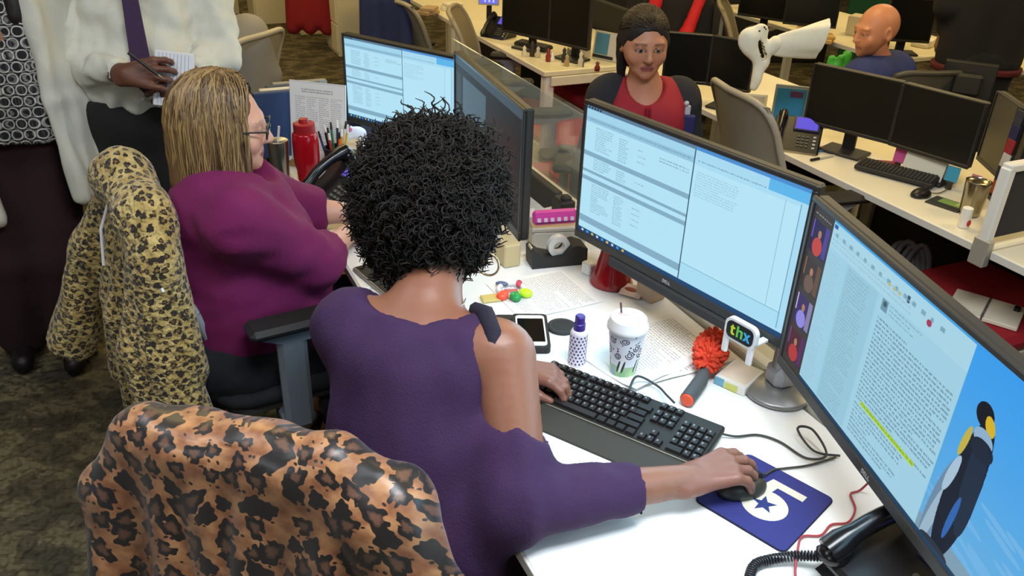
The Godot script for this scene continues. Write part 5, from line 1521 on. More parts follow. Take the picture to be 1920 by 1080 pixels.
	part(bd, "red_tag", G.new().box(Vector3(0, -0.03, 0), Vector3(0.032, 0.026, 0.003), 0.001), mat("b0503c", 0.5))
	for i in 3: part(bd, "print_line", G.new().box(Vector3(0, 0.010 - i * 0.009, 0.0032), Vector3(0.026 - 0.006 * absf(i - 1.0), 0.003, 0.001), 0.0002), mat("5c6a20", 0.6))
	single("pinned_sheet", G.new().box(Vector3.ZERO, Vector3(0.002, 0.12, 0.12), 0.0005), mat("c9cbd0", 0.7), "pale sheet pinned to the dark divider under the badge", "paper", rp(-0.515, 2.22, DESK + 0.11), ROW_YAW)
	var ps := thing("poster_strip", "narrow red, white and navy poster strip by the far divider", "poster", Vector3(1.665, DESK + 0.02, -2.76), deg_to_rad(-75))
	var pc := ["b04a2c", "2c2c48", "c9c4bc", "9a2a32", "2a2a50", "3a3a44"]
	for i in 6: part(ps, "colour_block", G.new().box(Vector3(0, 0.03 + i * 0.05, 0), Vector3(0.035, 0.049, 0.006), 0.001, Basis(Vector3.BACK, -0.08)), mat(pc[i], 0.5))
	single("poster_backing", G.new().box(Vector3(0, 0.16, 0), Vector3(0.05, 0.34, 0.012), 0.002), mat("242428", 0.6), "dark backing board of the coloured poster strip", "board", Vector3(1.675, DESK + 0.001, -2.765), deg_to_rad(-75))
	# under that desk: black bag with grey straps, red seat with a notebook
	var bag := thing("shoulder_bag", "black shoulder bag with grey straps under the right-hand desk", "bag", Vector3(1.545, 0.30, -2.93), deg_to_rad(-35))
	part(bag, "bag_body", net([bone(Vector3(-0.12, -0.12, 0), Vector3(0.16, -0.12, 0), 0.10, 0.1, 0.04), bone(Vector3(-0.10, 0.05, 0), Vector3(0.13, 0.03, 0), 0.07, 0.065, 0.04)], 0.016, Vector3.ZERO, 0.01, Vector3(0.3, 0.3, 0.3)), cloth("1c1d22"))
	for i in 4: part(bag, "strap", G.new().tube(cord_pts([Vector3(-0.10 + i * 0.02, 0.02, 0.07), Vector3(-0.07 + i * 0.025, 0.17 + 0.012 * (i % 2), 0.04), Vector3(-0.01 + i * 0.02, 0.15, 0.03), Vector3(0.03 + i * 0.018, 0.0, 0.08), Vector3(0.05 + i * 0.018, -0.14, 0.10)]), 0.011, 6), cloth("6f7078"))
	part(bag, "tag_plate", G.new().box(Vector3(-0.13, 0.02, 0.075), Vector3(0.03, 0.11, 0.006), 0.002, Basis(Vector3.BACK, 0.3)), mat("a9a9ae", 0.4))
	var crate := single("low_box", G.new().box(Vector3(0, 0.035, 0), Vector3(0.36, 0.07, 0.25), 0.006), mat("2a2825", 0.8), "low dark box under the black shoulder bag", "box", Vector3(1.55, 0, -2.93), deg_to_rad(-35))
	crate.position.y = 0.0005
	var nb := thing("notebook", "open spiral notebook with white pages on the red seat", "notebook", rp(-0.56, 2.02, 0.447), ROW_YAW + 0.5)
	for s in [-1.0, 1.0]: part(nb, "page_block", G.new().box(Vector3(s * 0.055, 0.008, 0), Vector3(0.105, 0.014, 0.17), 0.002), mat("e6e0cc", 0.7))
	for i in 14: part(nb, "spiral_ring", G.new().lathe([Vector2(0.006, -0.001), Vector2(0.0085, 0.0), Vector2(0.006, 0.001)], 10, Vector3(0, 0.010, -0.078 + i * 0.012), Basis(Vector3.RIGHT, PI / 2)), mat("5a5a58", 0.3, 0.8))
	part(nb, "clip", G.new().box(Vector3(0.085, 0.018, -0.05), Vector3(0.02, 0.012, 0.03), 0.003), mat("1a1a1a", 0.5))

# ------------------------------------------------------------------ far rows
func build_far_things() -> void:
	var D := DESK + 0.0005
	dark_monitor("dark monitor right behind the woman in the red top", 0.19, 0.20, 0.84, Vector3(0.655, 0, -3.85), Vector3(0.188, 0, 0.04))
	dark_monitor("dark monitor with a small lamp clip near the cream cloth", 0.19, 0.20, 0.84, Vector3(0.850, 0, -3.805), Vector3(0.155, 0, 0.113))
	dark_monitor("tall dark monitor at the long cream desk, by the bright photo frame", 0.33, 0.26, 0.82, Vector3(-0.105, 0, -4.89), Vector3(0.266, 0, 0.23))
	dark_monitor("tall dark monitor at the long cream desk, by the white stand calendar", 0.26, 0.26, 0.82, Vector3(0.155, 0, -4.665), Vector3(0.231, 0, 0.214))
	dark_monitor("dark monitor beyond the bald man's head", 0.25, 0.22, 0.82, Vector3(2.10, 0, -5.02), Vector3(0.22, 0, 0.02), "", true)
	dark_monitor("black monitor at the far cream desk before the bald man's face", 0.30, 0.25, 0.82, Vector3(1.63, 0, -5.42), Vector3(0.30, 0, 0.10), "", true)
	dark_monitor("black monitor at the far cream desk next to the leaning papers", 0.30, 0.25, 0.82, Vector3(1.40, 0, -5.66), Vector3(0.24, 0, 0.19), "", true)
	dark_monitor("dark monitor behind the standing people by the purple balloon", 0.42, 0.27, 0.86, Vector3(-1.95, 0, -3.52), Vector3(0.40, 0, -0.06), "", true)
	keyboard("brown-black keyboard on the long cream desk", Vector3(0.07, D, -4.83), deg_to_rad(-40), 0.23, 0.075, false)
	desk_phone("black desk telephone with lit display at the long cream desk", Vector3(-0.135, D, -5.12), deg_to_rad(-35), false, 0.75).scale = Vector3.ONE * 0.75
	var df := thing("digital_picture_display", "lit digital picture display in white above the far telephone", "display", Vector3(-0.20, D, -5.19), deg_to_rad(-8))
	part(df, "post", G.new().box(Vector3(0, 0.08, -0.02), Vector3(0.03, 0.16, 0.02), 0.003), mat("1c1c1c", 0.5))
	part(df, "frame", G.new().box(Vector3(0, 0.215, 0), Vector3(0.125, 0.10, 0.014), 0.003), mat("b8b8c4", 0.4))
	var em := StandardMaterial3D.new()
	em.albedo_color = Color(0.05, 0.05, 0.1)
	em.emission_enabled = true
	em.emission = Color("7a7cf4")
	em.emission_energy_multiplier = 0.9
	part(df, "screen", G.new().box(Vector3(0, 0.215, 0.0075), Vector3(0.105, 0.08, 0.002), 0.0005), em)
	var em2 := em.duplicate()
	em2.emission = Color("d8d8ff")
	for x in [-0.02, 0.005, 0.03]: part(df, "lit_figure", G.new().box(Vector3(x, 0.208, 0.0087), Vector3(0.010, 0.05, 0.001), 0.0002), em2)
	stand_frame("stand_calendar", "white stand calendar with a blue picture at the desk end", "calendar", Vector3(0.47, D, -4.60), deg_to_rad(-38), 0.20, 0.15, "e6e0d0", "d8d0bc", [["blue_picture", "5d98b4", -0.045, 0.085, 0.085, 0.11], ["dark_band", "2c2c2a", -0.03, 0.018, 0.13, 0.016]])
	single("tissue_box", G.new().box(Vector3(0, 0.02, 0), Vector3(0.12, 0.04, 0.07), 0.004).ball(Vector3(0, 0.045, 0), Vector3(0.03, 0.02, 0.02), 10), mat("c9bfa8", 0.7), "low patterned tissue box at the end of the long cream desk", "box", Vector3(0.32, D, -4.70), deg_to_rad(10))
	var r := RandomNumberGenerator.new()
	r.seed = 44
	# small bottles, figures and pens in front of the far monitors
	var hx := ["e6dcc8", "3a342c", "c8c0ac", "8b2a2a", "efe8d8", "2a2c30", "b09868", "d8d0c0", "4a5a3a", "7a2c2a"]
	for i in 10:
		var t := i / 9.0
		var p := Vector3(0.02, D, -4.66).lerp(Vector3(0.38, D, -4.40), t) + Vector3(0.02 * sin(i * 3.0), 0, 0.03 * cos(i * 2.0))
		var h := r.randf_range(0.05, 0.09)
		single("trinket", G.new().lathe([Vector2(0, 0), Vector2(0.013, 0), Vector2(0.015, h * 0.4), Vector2(0.008, h * 0.6), Vector2(0.011, h * 0.8), Vector2(0, h)], 12), mat(hx[i], 0.5), "small %s bottle-shaped trinket before the far dark monitors" % ["cream", "black", "grey", "dark red", "white", "charcoal", "tan", "pale", "olive", "maroon"][i], "trinket", p, 0.0, "trinkets before the far monitors")
	# papers, boxes and cups on the far desks
	for q in [[Vector3(-0.62, D, -5.72), "b49a78", "tan folder pile on the far cream desk"], [Vector3(-0.48, D, -5.90), "e8e2d2", "white paper pile on the far cream desk"], [Vector3(1.86, D, -5.30), "d8b06a", "tan paper bag pile at the bald man's far desk"], [Vector3(2.46, D, -5.28), "efeadc", "white paper pile beside the far dark monitor"]]:
		single("paper_pile", G.new().box(Vector3(0, 0.012, 0), Vector3(0.13, 0.024, 0.1), 0.003).box(Vector3(0.01, 0.034, 0.005), Vector3(0.12, 0.02, 0.09), 0.003, Basis(Vector3.UP, 0.3)), mat(q[1], 0.7), q[2], "papers", q[0], r.randf() * 2.0)
	cup("black mug on the far cream desk by the blue coat", Vector3(-0.42, D, -5.55), "26221e")
	cup("cream mug on the cream desk beside the black jacket", Vector3(2.56, D, -5.22), "e4dcc6")
	cup("dark mug on the white desk behind the lab coat", Vector3(-1.775, D, -3.38), "2a2022")
	single("purple_box", G.new().box(Vector3(0, 0.03, 0), Vector3(0.16, 0.06, 0.1), 0.004), mat("5a2c48", 0.6), "flat purple box on the white desk behind the lab coat", "box", Vector3(-1.80, D, -3.30), 0.2)
	single("white_organizer", G.new().box(Vector3(0, 0.05, 0), Vector3(0.2, 0.10, 0.14), 0.006).box(Vector3(0.04, 0.125, 0), Vector3(0.06, 0.05, 0.1), 0.004), mat("e6dec8", 0.6), "cream desk organizer behind the man's belt", "organizer", Vector3(-2.25, D, -3.50), 0.1)
	var bl := thing("balloon", "shiny purple balloon behind the woman in the lab coat", "balloon", Vector3(-1.84, D, -3.36))
	part(bl, "bulb", net([ell(Vector3(0, 0.40, 0), Vector3(0.058, 0.07, 0.058), 0.02), bone(Vector3(0, 0.335, 0), Vector3(0, 0.318, 0), 0.012, 0.008, 0.02)], 0.01), mat("4a2a98", 0.2))
	part(bl, "stick", G.new().tube([Vector3(0, 0, 0), Vector3(0, 0.32, 0)], 0.004, 6), mat("d8d8d8", 0.5))
	single("desk_cable", G.new().tube(cord_pts([rp(-2.60, -0.70, 0.62), rp(-2.58, -0.66, 0.5), rp(-2.56, -0.60, 0.46), rp(-2.52, -0.52, 0.4)]), 0.006, 6), mat("1a1a1c", 0.6), "black cable hanging at the white desk behind the man", "cable")
	single("desk_cable", G.new().tube(cord_pts([rp(-2.61, -0.72, 0.60), rp(-2.57, -0.64, 0.40), rp(-2.53, -0.54, 0.34), rp(-2.5, -0.5, 0.25)]), 0.006, 6), mat("1a1a1c", 0.6), "long black cable hanging lower at the white desk behind the man", "cable")
	# pedestals with red cushions beside the long desk and along the aisle
	var ped := func(label: String, at: Vector3, yaw: float, w: float, h: float, d: float) -> void:
		var o := thing("pedestal", label, "pedestal", at, yaw)
		part(o, "body", G.new().box(Vector3(0, h / 2, 0), Vector3(w, h, d), 0.006), mat("e0d8bc", 0.6))
		part(o, "cushion", G.new().box(Vector3(0, h + 0.03, 0), Vector3(w + 0.01, 0.06, d + 0.01), 0.02), cloth("a01824"))
		for k in 2: part(o, "drawer_front", G.new().box(Vector3(0, h * (0.28 + 0.44 * k), d / 2 + 0.006), Vector3(w - 0.02, h * 0.42, 0.012), 0.003), mat("e6dfc6", 0.55))
	ped.call("cream drawer pedestal with red cushion under the long desk's end", rp(-3.10, 2.02), ROW_YAW + PI / 2, 0.42, 0.46, 0.52)
	ped.call("cream drawer pedestal with red cushion seen through the glass screen", rp(-2.56, 1.56), ROW_YAW + PI / 2, 0.40, 0.44, 0.42)
	ped.call("pedestal with red cushion holding the open notebook under the right-hand desk", rp(-0.64, 2.10), ROW_YAW, 0.48, 0.385, 0.55)
	ped.call("cream pedestal with red cushion beside the far red coat", Vector3(-1.48, 0, -7.75), ROW_YAW, 0.42, 0.56, 0.45)
	ped.call("cream pedestal with red cushion behind the far red coat", Vector3(-1.98, 0, -8.55), ROW_YAW, 0.40, 0.52, 0.5)
	ped.call("cream pedestal standing at the far end of the aisle", Vector3(-2.55, 0, -8.95), ROW_YAW, 0.42, 0.58, 0.45)
	ped.call("low cream pedestal at the far aisle corner by the white posts", Vector3(-3.25, 0, -9.25), ROW_YAW, 0.40, 0.42, 0.4)
	var rc := []
	var q0 := Vector3(-1.86, 0.0, -7.72)
	for i in 5: rc.append(bone(q0 + Vector3(-0.16 + i * 0.07, 0.86, 0.02 * sin(i * 2.0)), q0 + Vector3(-0.17 + i * 0.075, 0.2 + 0.05 * (i % 2), 0.05), 0.05, 0.06, 0.03))
	single("red_coat", net(rc, 0.02, q0, 0.012, Vector3(0.3, 0.1, 0.3)), cloth("8c1622"), "dark red coat hanging beside the far pedestals", "coat", q0)
	single("orange_toy", G.new().box(Vector3(0, 0.03, 0), Vector3(0.2, 0.06, 0.12), 0.015).ball(Vector3(0.03, 0.08, 0), Vector3(0.06, 0.03, 0.04), 10), mat("d88a3a", 0.6), "orange object lying on the far red cushion", "box", Vector3(-1.46, 0.622, -7.75), 0.4)
	var fr := thing("post_frame", "pair of white posts at the far end of the aisle", "frame", Vector3(-2.95, 0, -8.75), ROW_YAW)
	for x in [-0.06, 0.06]: part(fr, "post", G.new().box(Vector3(x, 0.4, 0), Vector3(0.035, 0.8, 0.035), 0.004), mat("cfccc0", 0.5))
	part(fr, "foot", G.new().box(Vector3(0, 0.02, 0), Vector3(0.3, 0.04, 0.12), 0.006), mat("cfccc0", 0.5))
	part(fr, "top_rail", G.new().box(Vector3(-0.3, 0.78, 0), Vector3(0.8, 0.04, 0.04), 0.004), mat("cfccc0", 0.5))
	# red and black jacket on the far chair behind the woman in red
	var jk := thing("jacket", "black jacket with bright red lining behind the woman in red", "jacket", Vector3(0.90, 0.0, -5.0))
	var jb := []
	for i in 5: jb.append(bone(Vector3(-0.16 + i * 0.075, 0.98, 0.0), Vector3(-0.17 + i * 0.08, 0.45, 0.05), 0.05, 0.055, 0.03))
	part(jk, "shell", net(jb, 0.018, Vector3.ZERO, 0.01, Vector3(0.3, 0.1, 0.3)), cloth("16171a"))
	part(jk, "lining", net([bone(Vector3(-0.15, 1.0, 0.05), Vector3(-0.18, 0.66, 0.10), 0.035, 0.04, 0.02), bone(Vector3(0.10, 1.02, 0.05), Vector3(0.03, 0.82, 0.10), 0.03, 0.04, 0.02), bone(Vector3(0.03, 0.82, 0.10), Vector3(-0.02, 0.64, 0.11), 0.04, 0.035, 0.02)], 0.014, Vector3.ZERO, 0.006), cloth("c8141e", 0.7))
	single("jacket_rack", G.new().box(Vector3(0, 0.5, -0.03), Vector3(0.05, 1.0, 0.05), 0.01).box(Vector3(0, 0.02, -0.03), Vector3(0.4, 0.04, 0.3), 0.01).box(Vector3(0, 0.97, -0.03), Vector3(0.38, 0.04, 0.04), 0.01), mat("3a3834", 0.6), "dark stand holding the red-lined jacket", "rack", Vector3(0.90, 0, -5.06))
	# green wrapping and small box behind the right-hand monitors
	var gp := thing("green_bag", "bright green crumpled bag before the bald man", "bag", Vector3(1.60, D, -4.28))
	part(gp, "bag_body", net([bone(Vector3(-0.02, 0.02, 0), Vector3(-0.045, 0.13, 0), 0.03, 0.02, 0.015), bone(Vector3(0.02, 0.02, 0), Vector3(0.03, 0.15, 0), 0.03, 0.022, 0.015), bone(Vector3(0.0, 0.03, 0.0), Vector3(-0.005, 0.14, 0.02), 0.03, 0.016, 0.015)], 0.008, Vector3.ZERO, 0.008, Vector3(1, 1, 1)), mat("3fa83c", 0.4))
	single("low_partition", G.new().box(Vector3(0, 0.45, 0), Vector3(1.4, 0.9, 0.05), 0.006), cloth("242422"), "dark low partition behind the long cream desk", "partition", rp(-4.1, 2.32), ROW_YAW)
	single("dark_cabinet", G.new().box(Vector3(0, 0.42, 0), Vector3(0.5, 0.84, 0.45), 0.008).box(Vector3(0, 0.855, 0), Vector3(0.52, 0.03, 0.47), 0.004), mat("34343a", 0.6), "dark grey cabinet between the red-lined jacket and the grey chair", "cabinet", Vector3(1.05, 0, -6.1), 0.4)
	single("green_banner", G.new().box(Vector3(0, 0.65, 0), Vector3(0.7, 1.3, 0.03), 0.004), cloth("0f4a34"), "dark green banner standing in the far background", "banner", Vector3(3.0, 0, -7.2), 0.1)
	single("dark_locker", G.new().box(Vector3(0, 0.8, 0), Vector3(3.2, 1.6, 0.5), 0.01), mat("1a1b1c", 0.7), "long black locker bank far behind the bald man", "locker", Vector3(1.2, 0, -8.0), 0.1)
	single("pinned_note_board", G.new().box(Vector3(0, 0.75, 0), Vector3(0.22, 0.25, 0.02), 0.003).box(Vector3(0, 0.3, -0.01), Vector3(0.04, 0.7, 0.03), 0.003), mat("d8d0bc", 0.7), "cream note board beside the standing black jacket", "board", Vector3(2.72, 0, -5.0), 0.0)
	for i in 5:
		single("cardboard_box", G.new().box(Vector3(0, 0.06, 0), Vector3(0.12 + 0.02 * (i % 3), 0.12, 0.1), 0.004), mat(["d8c9a0", "efe6d0", "b08a54", "c9bfa4", "3a3630"][i], 0.7), ["tan", "cream", "brown", "beige", "black"][i] + " small box standing on the cream desk by the grey square chair", "box", rp(-4.0 + i * 0.3, 3.75 + 0.1 * (i % 2), D), 0.3 * i, "boxes on the far cream desk")

# ------------------------------------------------------------------ people
func flat_paint(c: Color) -> Callable: return func(_p, _n) -> Color: return c
const RELAX := [[0.35, 0.55, 0.35], [0.4, 0.6, 0.4], [0.45, 0.6, 0.4], [0.5, 0.6, 0.4]]
const GRIP := [[0.9, 1.2, 0.7], [0.95, 1.25, 0.7], [1.0, 1.25, 0.7], [1.05, 1.2, 0.7]]
func add(g: G, o: G) -> G: return g.append(o)
func curl_hair(ctr: Vector3, rad: Vector3, n: int, sd: int, hex: String, hex2: String, keep: Callable) -> G:
	# loose springy curls standing out of a round head of hair
	var r := RandomNumberGenerator.new()
	r.seed = sd
	var g := G.new()
	for i in n:
		var d := Vector3(r.randfn(), r.randfn(), r.randfn()).normalized()
		var p := ctr + d * rad * r.randf_range(0.86, 0.99)
		if not keep.call(p): continue
		var u := d.cross(Vector3.UP if absf(d.y) < 0.9 else Vector3.RIGHT).normalized().rotated(d, r.randf() * TAU)
		var w := d.cross(u)
		var L := r.randf_range(0.016, 0.036)
		var R := r.randf_range(0.004, 0.0075)
		var ph := r.randf() * TAU
		var tilt := (u * r.randfn() + w * r.randfn()) * 0.35
		var pts := []
		for k in 8:
			var t := k / 7.0
			pts.append(p + (d + tilt) * L * t + (u * cos(ph + t * 8.0) + w * sin(ph + t * 8.0)) * R * (0.6 + 0.6 * t))
		g.col = lin(hex).lerp(lin(hex2), r.randf())
		g.tube(pts, [0.0022, 0.0022, 0.0021, 0.002, 0.0018, 0.0016, 0.0013, 0.0008], 3, false)
	return g
func build_people() -> void:
	person_purple()
	person_blonde()
	person_shirt_and_tie()
	person_lab_coat()
	person_red_top()
	person_bald()
	person_black_jacket()
	person_grey()

func person_purple() -> void:
	var b := Vector3(-0.18, 0, -1.2)
	var o := thing("person", "seated person with a black afro in a purple cold-shoulder top, using a mouse", "person", b)
	var skin := lin("8f5f4a")
	var hc := Vector3(-0.120, 1.148, -1.485)
	var hf := Vector3(0.72, -0.16, -0.67)
	var nb := Vector3(-0.160, 1.035, -1.365)
	var SR := Vector3(-0.012, 0.995, -1.262)
	var SL := Vector3(-0.300, 0.995, -1.340)
	var ER := Vector3(0.030, 0.800, -1.100)
	var EL := Vector3(-0.235, 0.800, -1.53)
	var WR := Vector3(0.340, 0.786, -1.190)
	var WL := Vector3(0.020, 0.790, -1.525)
	var hip := Vector3(-0.19, 0.52, -1.19)
	var body := [
		bone(hip + Vector3(0, 0, -0.05), Vector3(-0.17, 0.80, -1.27), 0.10, 0.10, 0.06), bone(Vector3(-0.17, 0.80, -1.27), Vector3(-0.16, 0.95, -1.31), 0.10, 0.09, 0.06),
		bone(SL.lerp(SR, 0.12), SL.lerp(SR, 0.88), 0.062, 0.062, 0.05), bone(Vector3(-0.16, 0.95, -1.31), nb, 0.09, 0.06, 0.05),
		bone(nb, hc + Vector3(-0.02, -0.05, 0.03), 0.056, 0.056, 0.03),
		bone(SR, ER, 0.060, 0.047, 0.03), bone(ER, WR, 0.046, 0.029, 0.02), bone(SL, EL, 0.058, 0.046, 0.03), bone(EL, WL, 0.045, 0.028, 0.02),
		bone(hip + Vector3(0.05, -0.02, 0.05), Vector3(0.20, 0.50, -1.36), 0.085, 0.06, 0.04), bone(hip + Vector3(-0.05, -0.02, -0.05), Vector3(0.08, 0.50, -1.58), 0.085, 0.06, 0.04),
		bone(Vector3(0.20, 0.50, -1.36), Vector3(0.22, 0.09, -1.38), 0.056, 0.04, 0.03), bone(Vector3(0.08, 0.50, -1.58), Vector3(0.10, 0.09, -1.60), 0.056, 0.04, 0.03)]
	var g := net(body, 0.012, b, 0.0, Vector3.ONE, flat_paint(skin))
	g.append(net(head_bones(hc, hf, Vector3.UP, 1.0), 0.006, b, 0.0, Vector3.ONE, face_paint(hc, hf, Vector3.UP, 1.0, skin, lin("7a3a38"), lin("1a120e"), lin("5a382c"), skin)))
	var hand := [bone(WR - Vector3(0.06, -0.002, -0.018), WR, 0.031, 0.028, 0.01)]
	hand.append_array(hand_bones(WR, Vector3(0.92, 0.10, -0.36), Vector3(-0.05, 1, 0.05), true, [[0.38, 0.40, 0.25], [0.36, 0.42, 0.28], [0.42, 0.5, 0.3], [0.55, 0.5, 0.3]], 0.98, 0.2, 1.1))
	g.append(net(hand, 0.0034, b, 0.0, Vector3.ONE, flat_paint(lin("8a5a4a"))))
	hand = [bone(WL - Vector3(0.05, 0, 0), WL, 0.029, 0.027, 0.01)]
	hand.append_array(hand_bones(WL, Vector3(0.9, -0.02, 0.28), Vector3(0, 1, 0), false, [[0.5, 0.55, 0.3], [0.5, 0.6, 0.3], [0.55, 0.6, 0.35], [0.6, 0.6, 0.35]], 0.9, 0.2))
	g.append(net(hand, 0.0036, b, 0.0, Vector3.ONE, flat_paint(lin("8a5a4a"))))
	part(o, "body", g, vcol(0.42, 0.05), "brown skin")
	# purple top: loose back, open at the right shoulder, sleeve from mid upper arm
	var mid := SR.lerp(ER, 0.62)
	var cuff := Vector3(0.240, 0.790, -1.158)
	var top := [
		bone(Vector3(-0.262, 0.985, -1.335), Vector3(-0.075, 0.992, -1.285), 0.070, 0.066, 0.05),
		bone(Vector3(-0.243, 0.94, -1.32), Vector3(-0.245, 0.58, -1.21), 0.092, 0.115, 0.06), bone(Vector3(-0.17, 0.94, -1.28), Vector3(-0.17, 0.58, -1.15), 0.105, 0.125, 0.06),
		bone(Vector3(-0.105, 0.93, -1.255), Vector3(-0.085, 0.58, -1.12), 0.088, 0.11, 0.05),
		bone(Vector3(-0.2, 0.88, -1.40), Vector3(-0.12, 0.60, -1.30), 0.10, 0.13, 0.06), bone(Vector3(-0.10, 0.86, -1.36), Vector3(-0.04, 0.60, -1.25), 0.09, 0.11, 0.06),
		bone(Vector3(-0.06, 0.83, -1.19), mid + Vector3(0, -0.03, 0), 0.06, 0.058, 0.05),
		bone(mid, ER, 0.062, 0.066, 0.035), bone(ER, ER.lerp(cuff, 0.5), 0.066, 0.055, 0.03), bone(ER.lerp(cuff, 0.5), cuff, 0.055, 0.046, 0.02, Vector3.ZERO, true),
		bone(ER + Vector3(-0.03, 0.0, 0), Vector3(-0.06, 0.70, -1.10), 0.05, 0.06, 0.05),
		bone(SL, EL, 0.070, 0.062, 0.04), bone(EL, Vector3(-0.03, 0.79, -1.525), 0.060, 0.044, 0.03, Vector3.ZERO, true),
		ell(Vector3(-0.150, 1.085, -1.365), Vector3(0.125, 0.085, 0.10), 0.0, Basis(Vector3.UP, 0.25), true),
		ell(Vector3(0.045, 0.975, -1.235), Vector3(0.075, 0.115, 0.13), 0.0, Basis(Vector3.UP, 0.3) * Basis(Vector3.BACK, 0.25), true)]
	part(o, "purple_top", net(top, 0.0095, b, 0.010, Vector3(0.8, 0.2, 0.8)), cloth("371b44", 0.85, 0.08), "dark purple knitted top")
	part(o, "shoulder_strap", G.new().tube([Vector3(-0.065, 1.045, -1.335) - b, Vector3(-0.045, 1.062, -1.29) - b, Vector3(-0.030, 1.050, -1.245) - b, Vector3(-0.026, 1.02, -1.222) - b], [0.014, 0.017, 0.017, 0.014], 8), cloth("1d1a2c"), "dark strap over the shoulder")
	part(o, "trousers", net([bone(hip + Vector3(0.05, 0.0, 0.05), Vector3(0.20, 0.50, -1.36), 0.11, 0.075, 0.04), bone(hip + Vector3(-0.05, 0, -0.05), Vector3(0.08, 0.50, -1.58), 0.11, 0.075, 0.04), bone(hip + Vector3(-0.06, 0, 0), hip + Vector3(0.06, 0, 0), 0.14, 0.14, 0.04), bone(Vector3(0.20, 0.50, -1.36), Vector3(0.22, 0.1, -1.38), 0.07, 0.06, 0.03, Vector3.ZERO, true), bone(Vector3(0.08, 0.50, -1.58), Vector3(0.10, 0.1, -1.60), 0.07, 0.06, 0.03, Vector3.ZERO, true)], 0.016, b, 0.006), cloth("1c1d2c"))
	for f in [Vector3(0.23, 0.04, -1.42), Vector3(0.11, 0.04, -1.64)]: part(o, "shoe", net([bone(f, f + Vector3(0.12, -0.005, -0.06), 0.045, 0.035, 0.02)], 0.01, b), mat("18181a", 0.5))
	# hair: dense dark core and curls all round, kept off the face
	var ac := Vector3(-0.165, 1.185, -1.505)
	var ar := Vector3(0.142, 0.150, 0.142)
	var core := net([ell(ac, ar * 0.95, 0.03), ell(ac + Vector3(-0.02, -0.085, 0.035), Vector3(0.088, 0.062, 0.085), 0.05), ell(hc + hf * 0.115 + Vector3(0.02, -0.02, 0.02), Vector3(0.085, 0.12, 0.085), 0.0, Basis.IDENTITY, true)], 0.010, b, 0.016, Vector3(3, 3, 3))
	var hair := part(o, "hair", core, mat("100d0c", 0.95), "black afro hair")
	var facec := hc + hf * 0.13 + Vector3(0.02, -0.03, 0.02)
	var keep := func(p: Vector3) -> bool: return p.distance_to(facec) > 0.105 and p.y > 1.045
	var curls := curl_hair(ac, ar, 7500, 3, "0b0a09", "2a221d", keep)
	curls.append(curl_hair(ac + Vector3(-0.02, -0.085, 0.035), Vector3(0.092, 0.066, 0.09), 900, 9, "0a0908", "1d1815", func(p: Vector3) -> bool: return p.y > 1.035 and p.distance_to(facec) > 0.11))
	curls.append(curl_hair(ac + Vector3(0.01, 0.02, 0), ar * 1.05, 260, 5, "0a0908", "2a211b", func(p: Vector3) -> bool: return p.y > 1.25))
	tag(part(hair, "curls", curls.moved(-b), vcol(0.75)), "", "", "", "stuff")
	# hoop earring and necklace
	var ear := hc + Vector3(-hf.z, 0, hf.x).normalized() * -0.0 + Vector3(0.062, -0.03, 0.058)
	var hoop := []
	for i in 25: hoop.append(ear - b + Vector3(0.010, -0.026, 0.0) + (Vector3(0.9, 0, 0.3) * cos(TAU * i / 24) + Vector3(0, 1, 0) * sin(TAU * i / 24)) * 0.024)
	part(o, "hoop_earring", G.new().tube(hoop, 0.0022, 6, false), mat("d8c8a0", 0.25, 0.9), "gold hoop earring")
	var nk := []
	for i in 11:
		var a := lerpf(-1.5, 1.4, i / 10.0)
		nk.append(nb - b + Vector3(sin(a + 0.25) * 0.075, 0.012 + 0.008 * cos(a), cos(a + 0.25) * 0.068 + 0.004))
	part(o, "necklace", G.new().tube(nk, 0.0017, 5, false), mat("c9bfae", 0.3, 0.9), "thin silver chain")

func strand_hair(ctr: Vector3, f: Vector3, n: int, sd: int, down: float, cols: Array, front: float, wide := 1.0, bang := 0.0) -> G:
	var z := Vector3(f.x, f.y * 0.3, f.z).normalized()
	var y := (Vector3.UP - z * z.y).normalized()
	var x := y.cross(z)
	var r := RandomNumberGenerator.new()
	r.seed = sd
	var g := G.new()
	for i in n:
		var th := r.randf_range(front, TAU - front)
		var s := sin(th)
		var c := cos(th)
		var lay := r.randf_range(0.93, 1.06)
		var z0 := r.randf_range(-0.075, 0.07)
		var P := func(a: Vector3) -> Vector3: return ctr + x * a.x + y * a.y + z * a.z
		var rx := 0.088 * wide * lay
		var rz := 0.106 * lay
		var dl := down * r.randf_range(0.82, 1.04)
		var y0 := 0.128 * lay - 7.0 * z0 * z0
		var pts := [P.call(Vector3(r.randf_range(-0.012, 0.012), y0, z0))]
		for k in 8:
			var t := (k + 1) / 8.0
			var a := minf(t * 1.9, 1.0) * PI / 2
			var flare := 1.0 + 0.16 * maxf(0, t - 0.5) * (1.0 + 0.5 * sin(i * 1.3))
			var yy := y0 * cos(a) if t < 0.53 else -dl * (t - 0.53) / 0.47
			pts.append(P.call(Vector3(s * rx * sin(a) * flare, yy, lerpf(z0, c * rz - 0.012 - bang * t * t * maxf(0.0, c), sin(a)) + 0.006 * sin(t * 7.0 + i))))
		var w := r.randf()
		g.col = (cols[0] as Color).lerp(cols[1], w) if r.randf() > 0.3 else cols[2]
		g.tube(pts, [0.0016, 0.0024, 0.0027, 0.0027, 0.0026, 0.0024, 0.0021, 0.0017, 0.0006], 3, false)
	return g

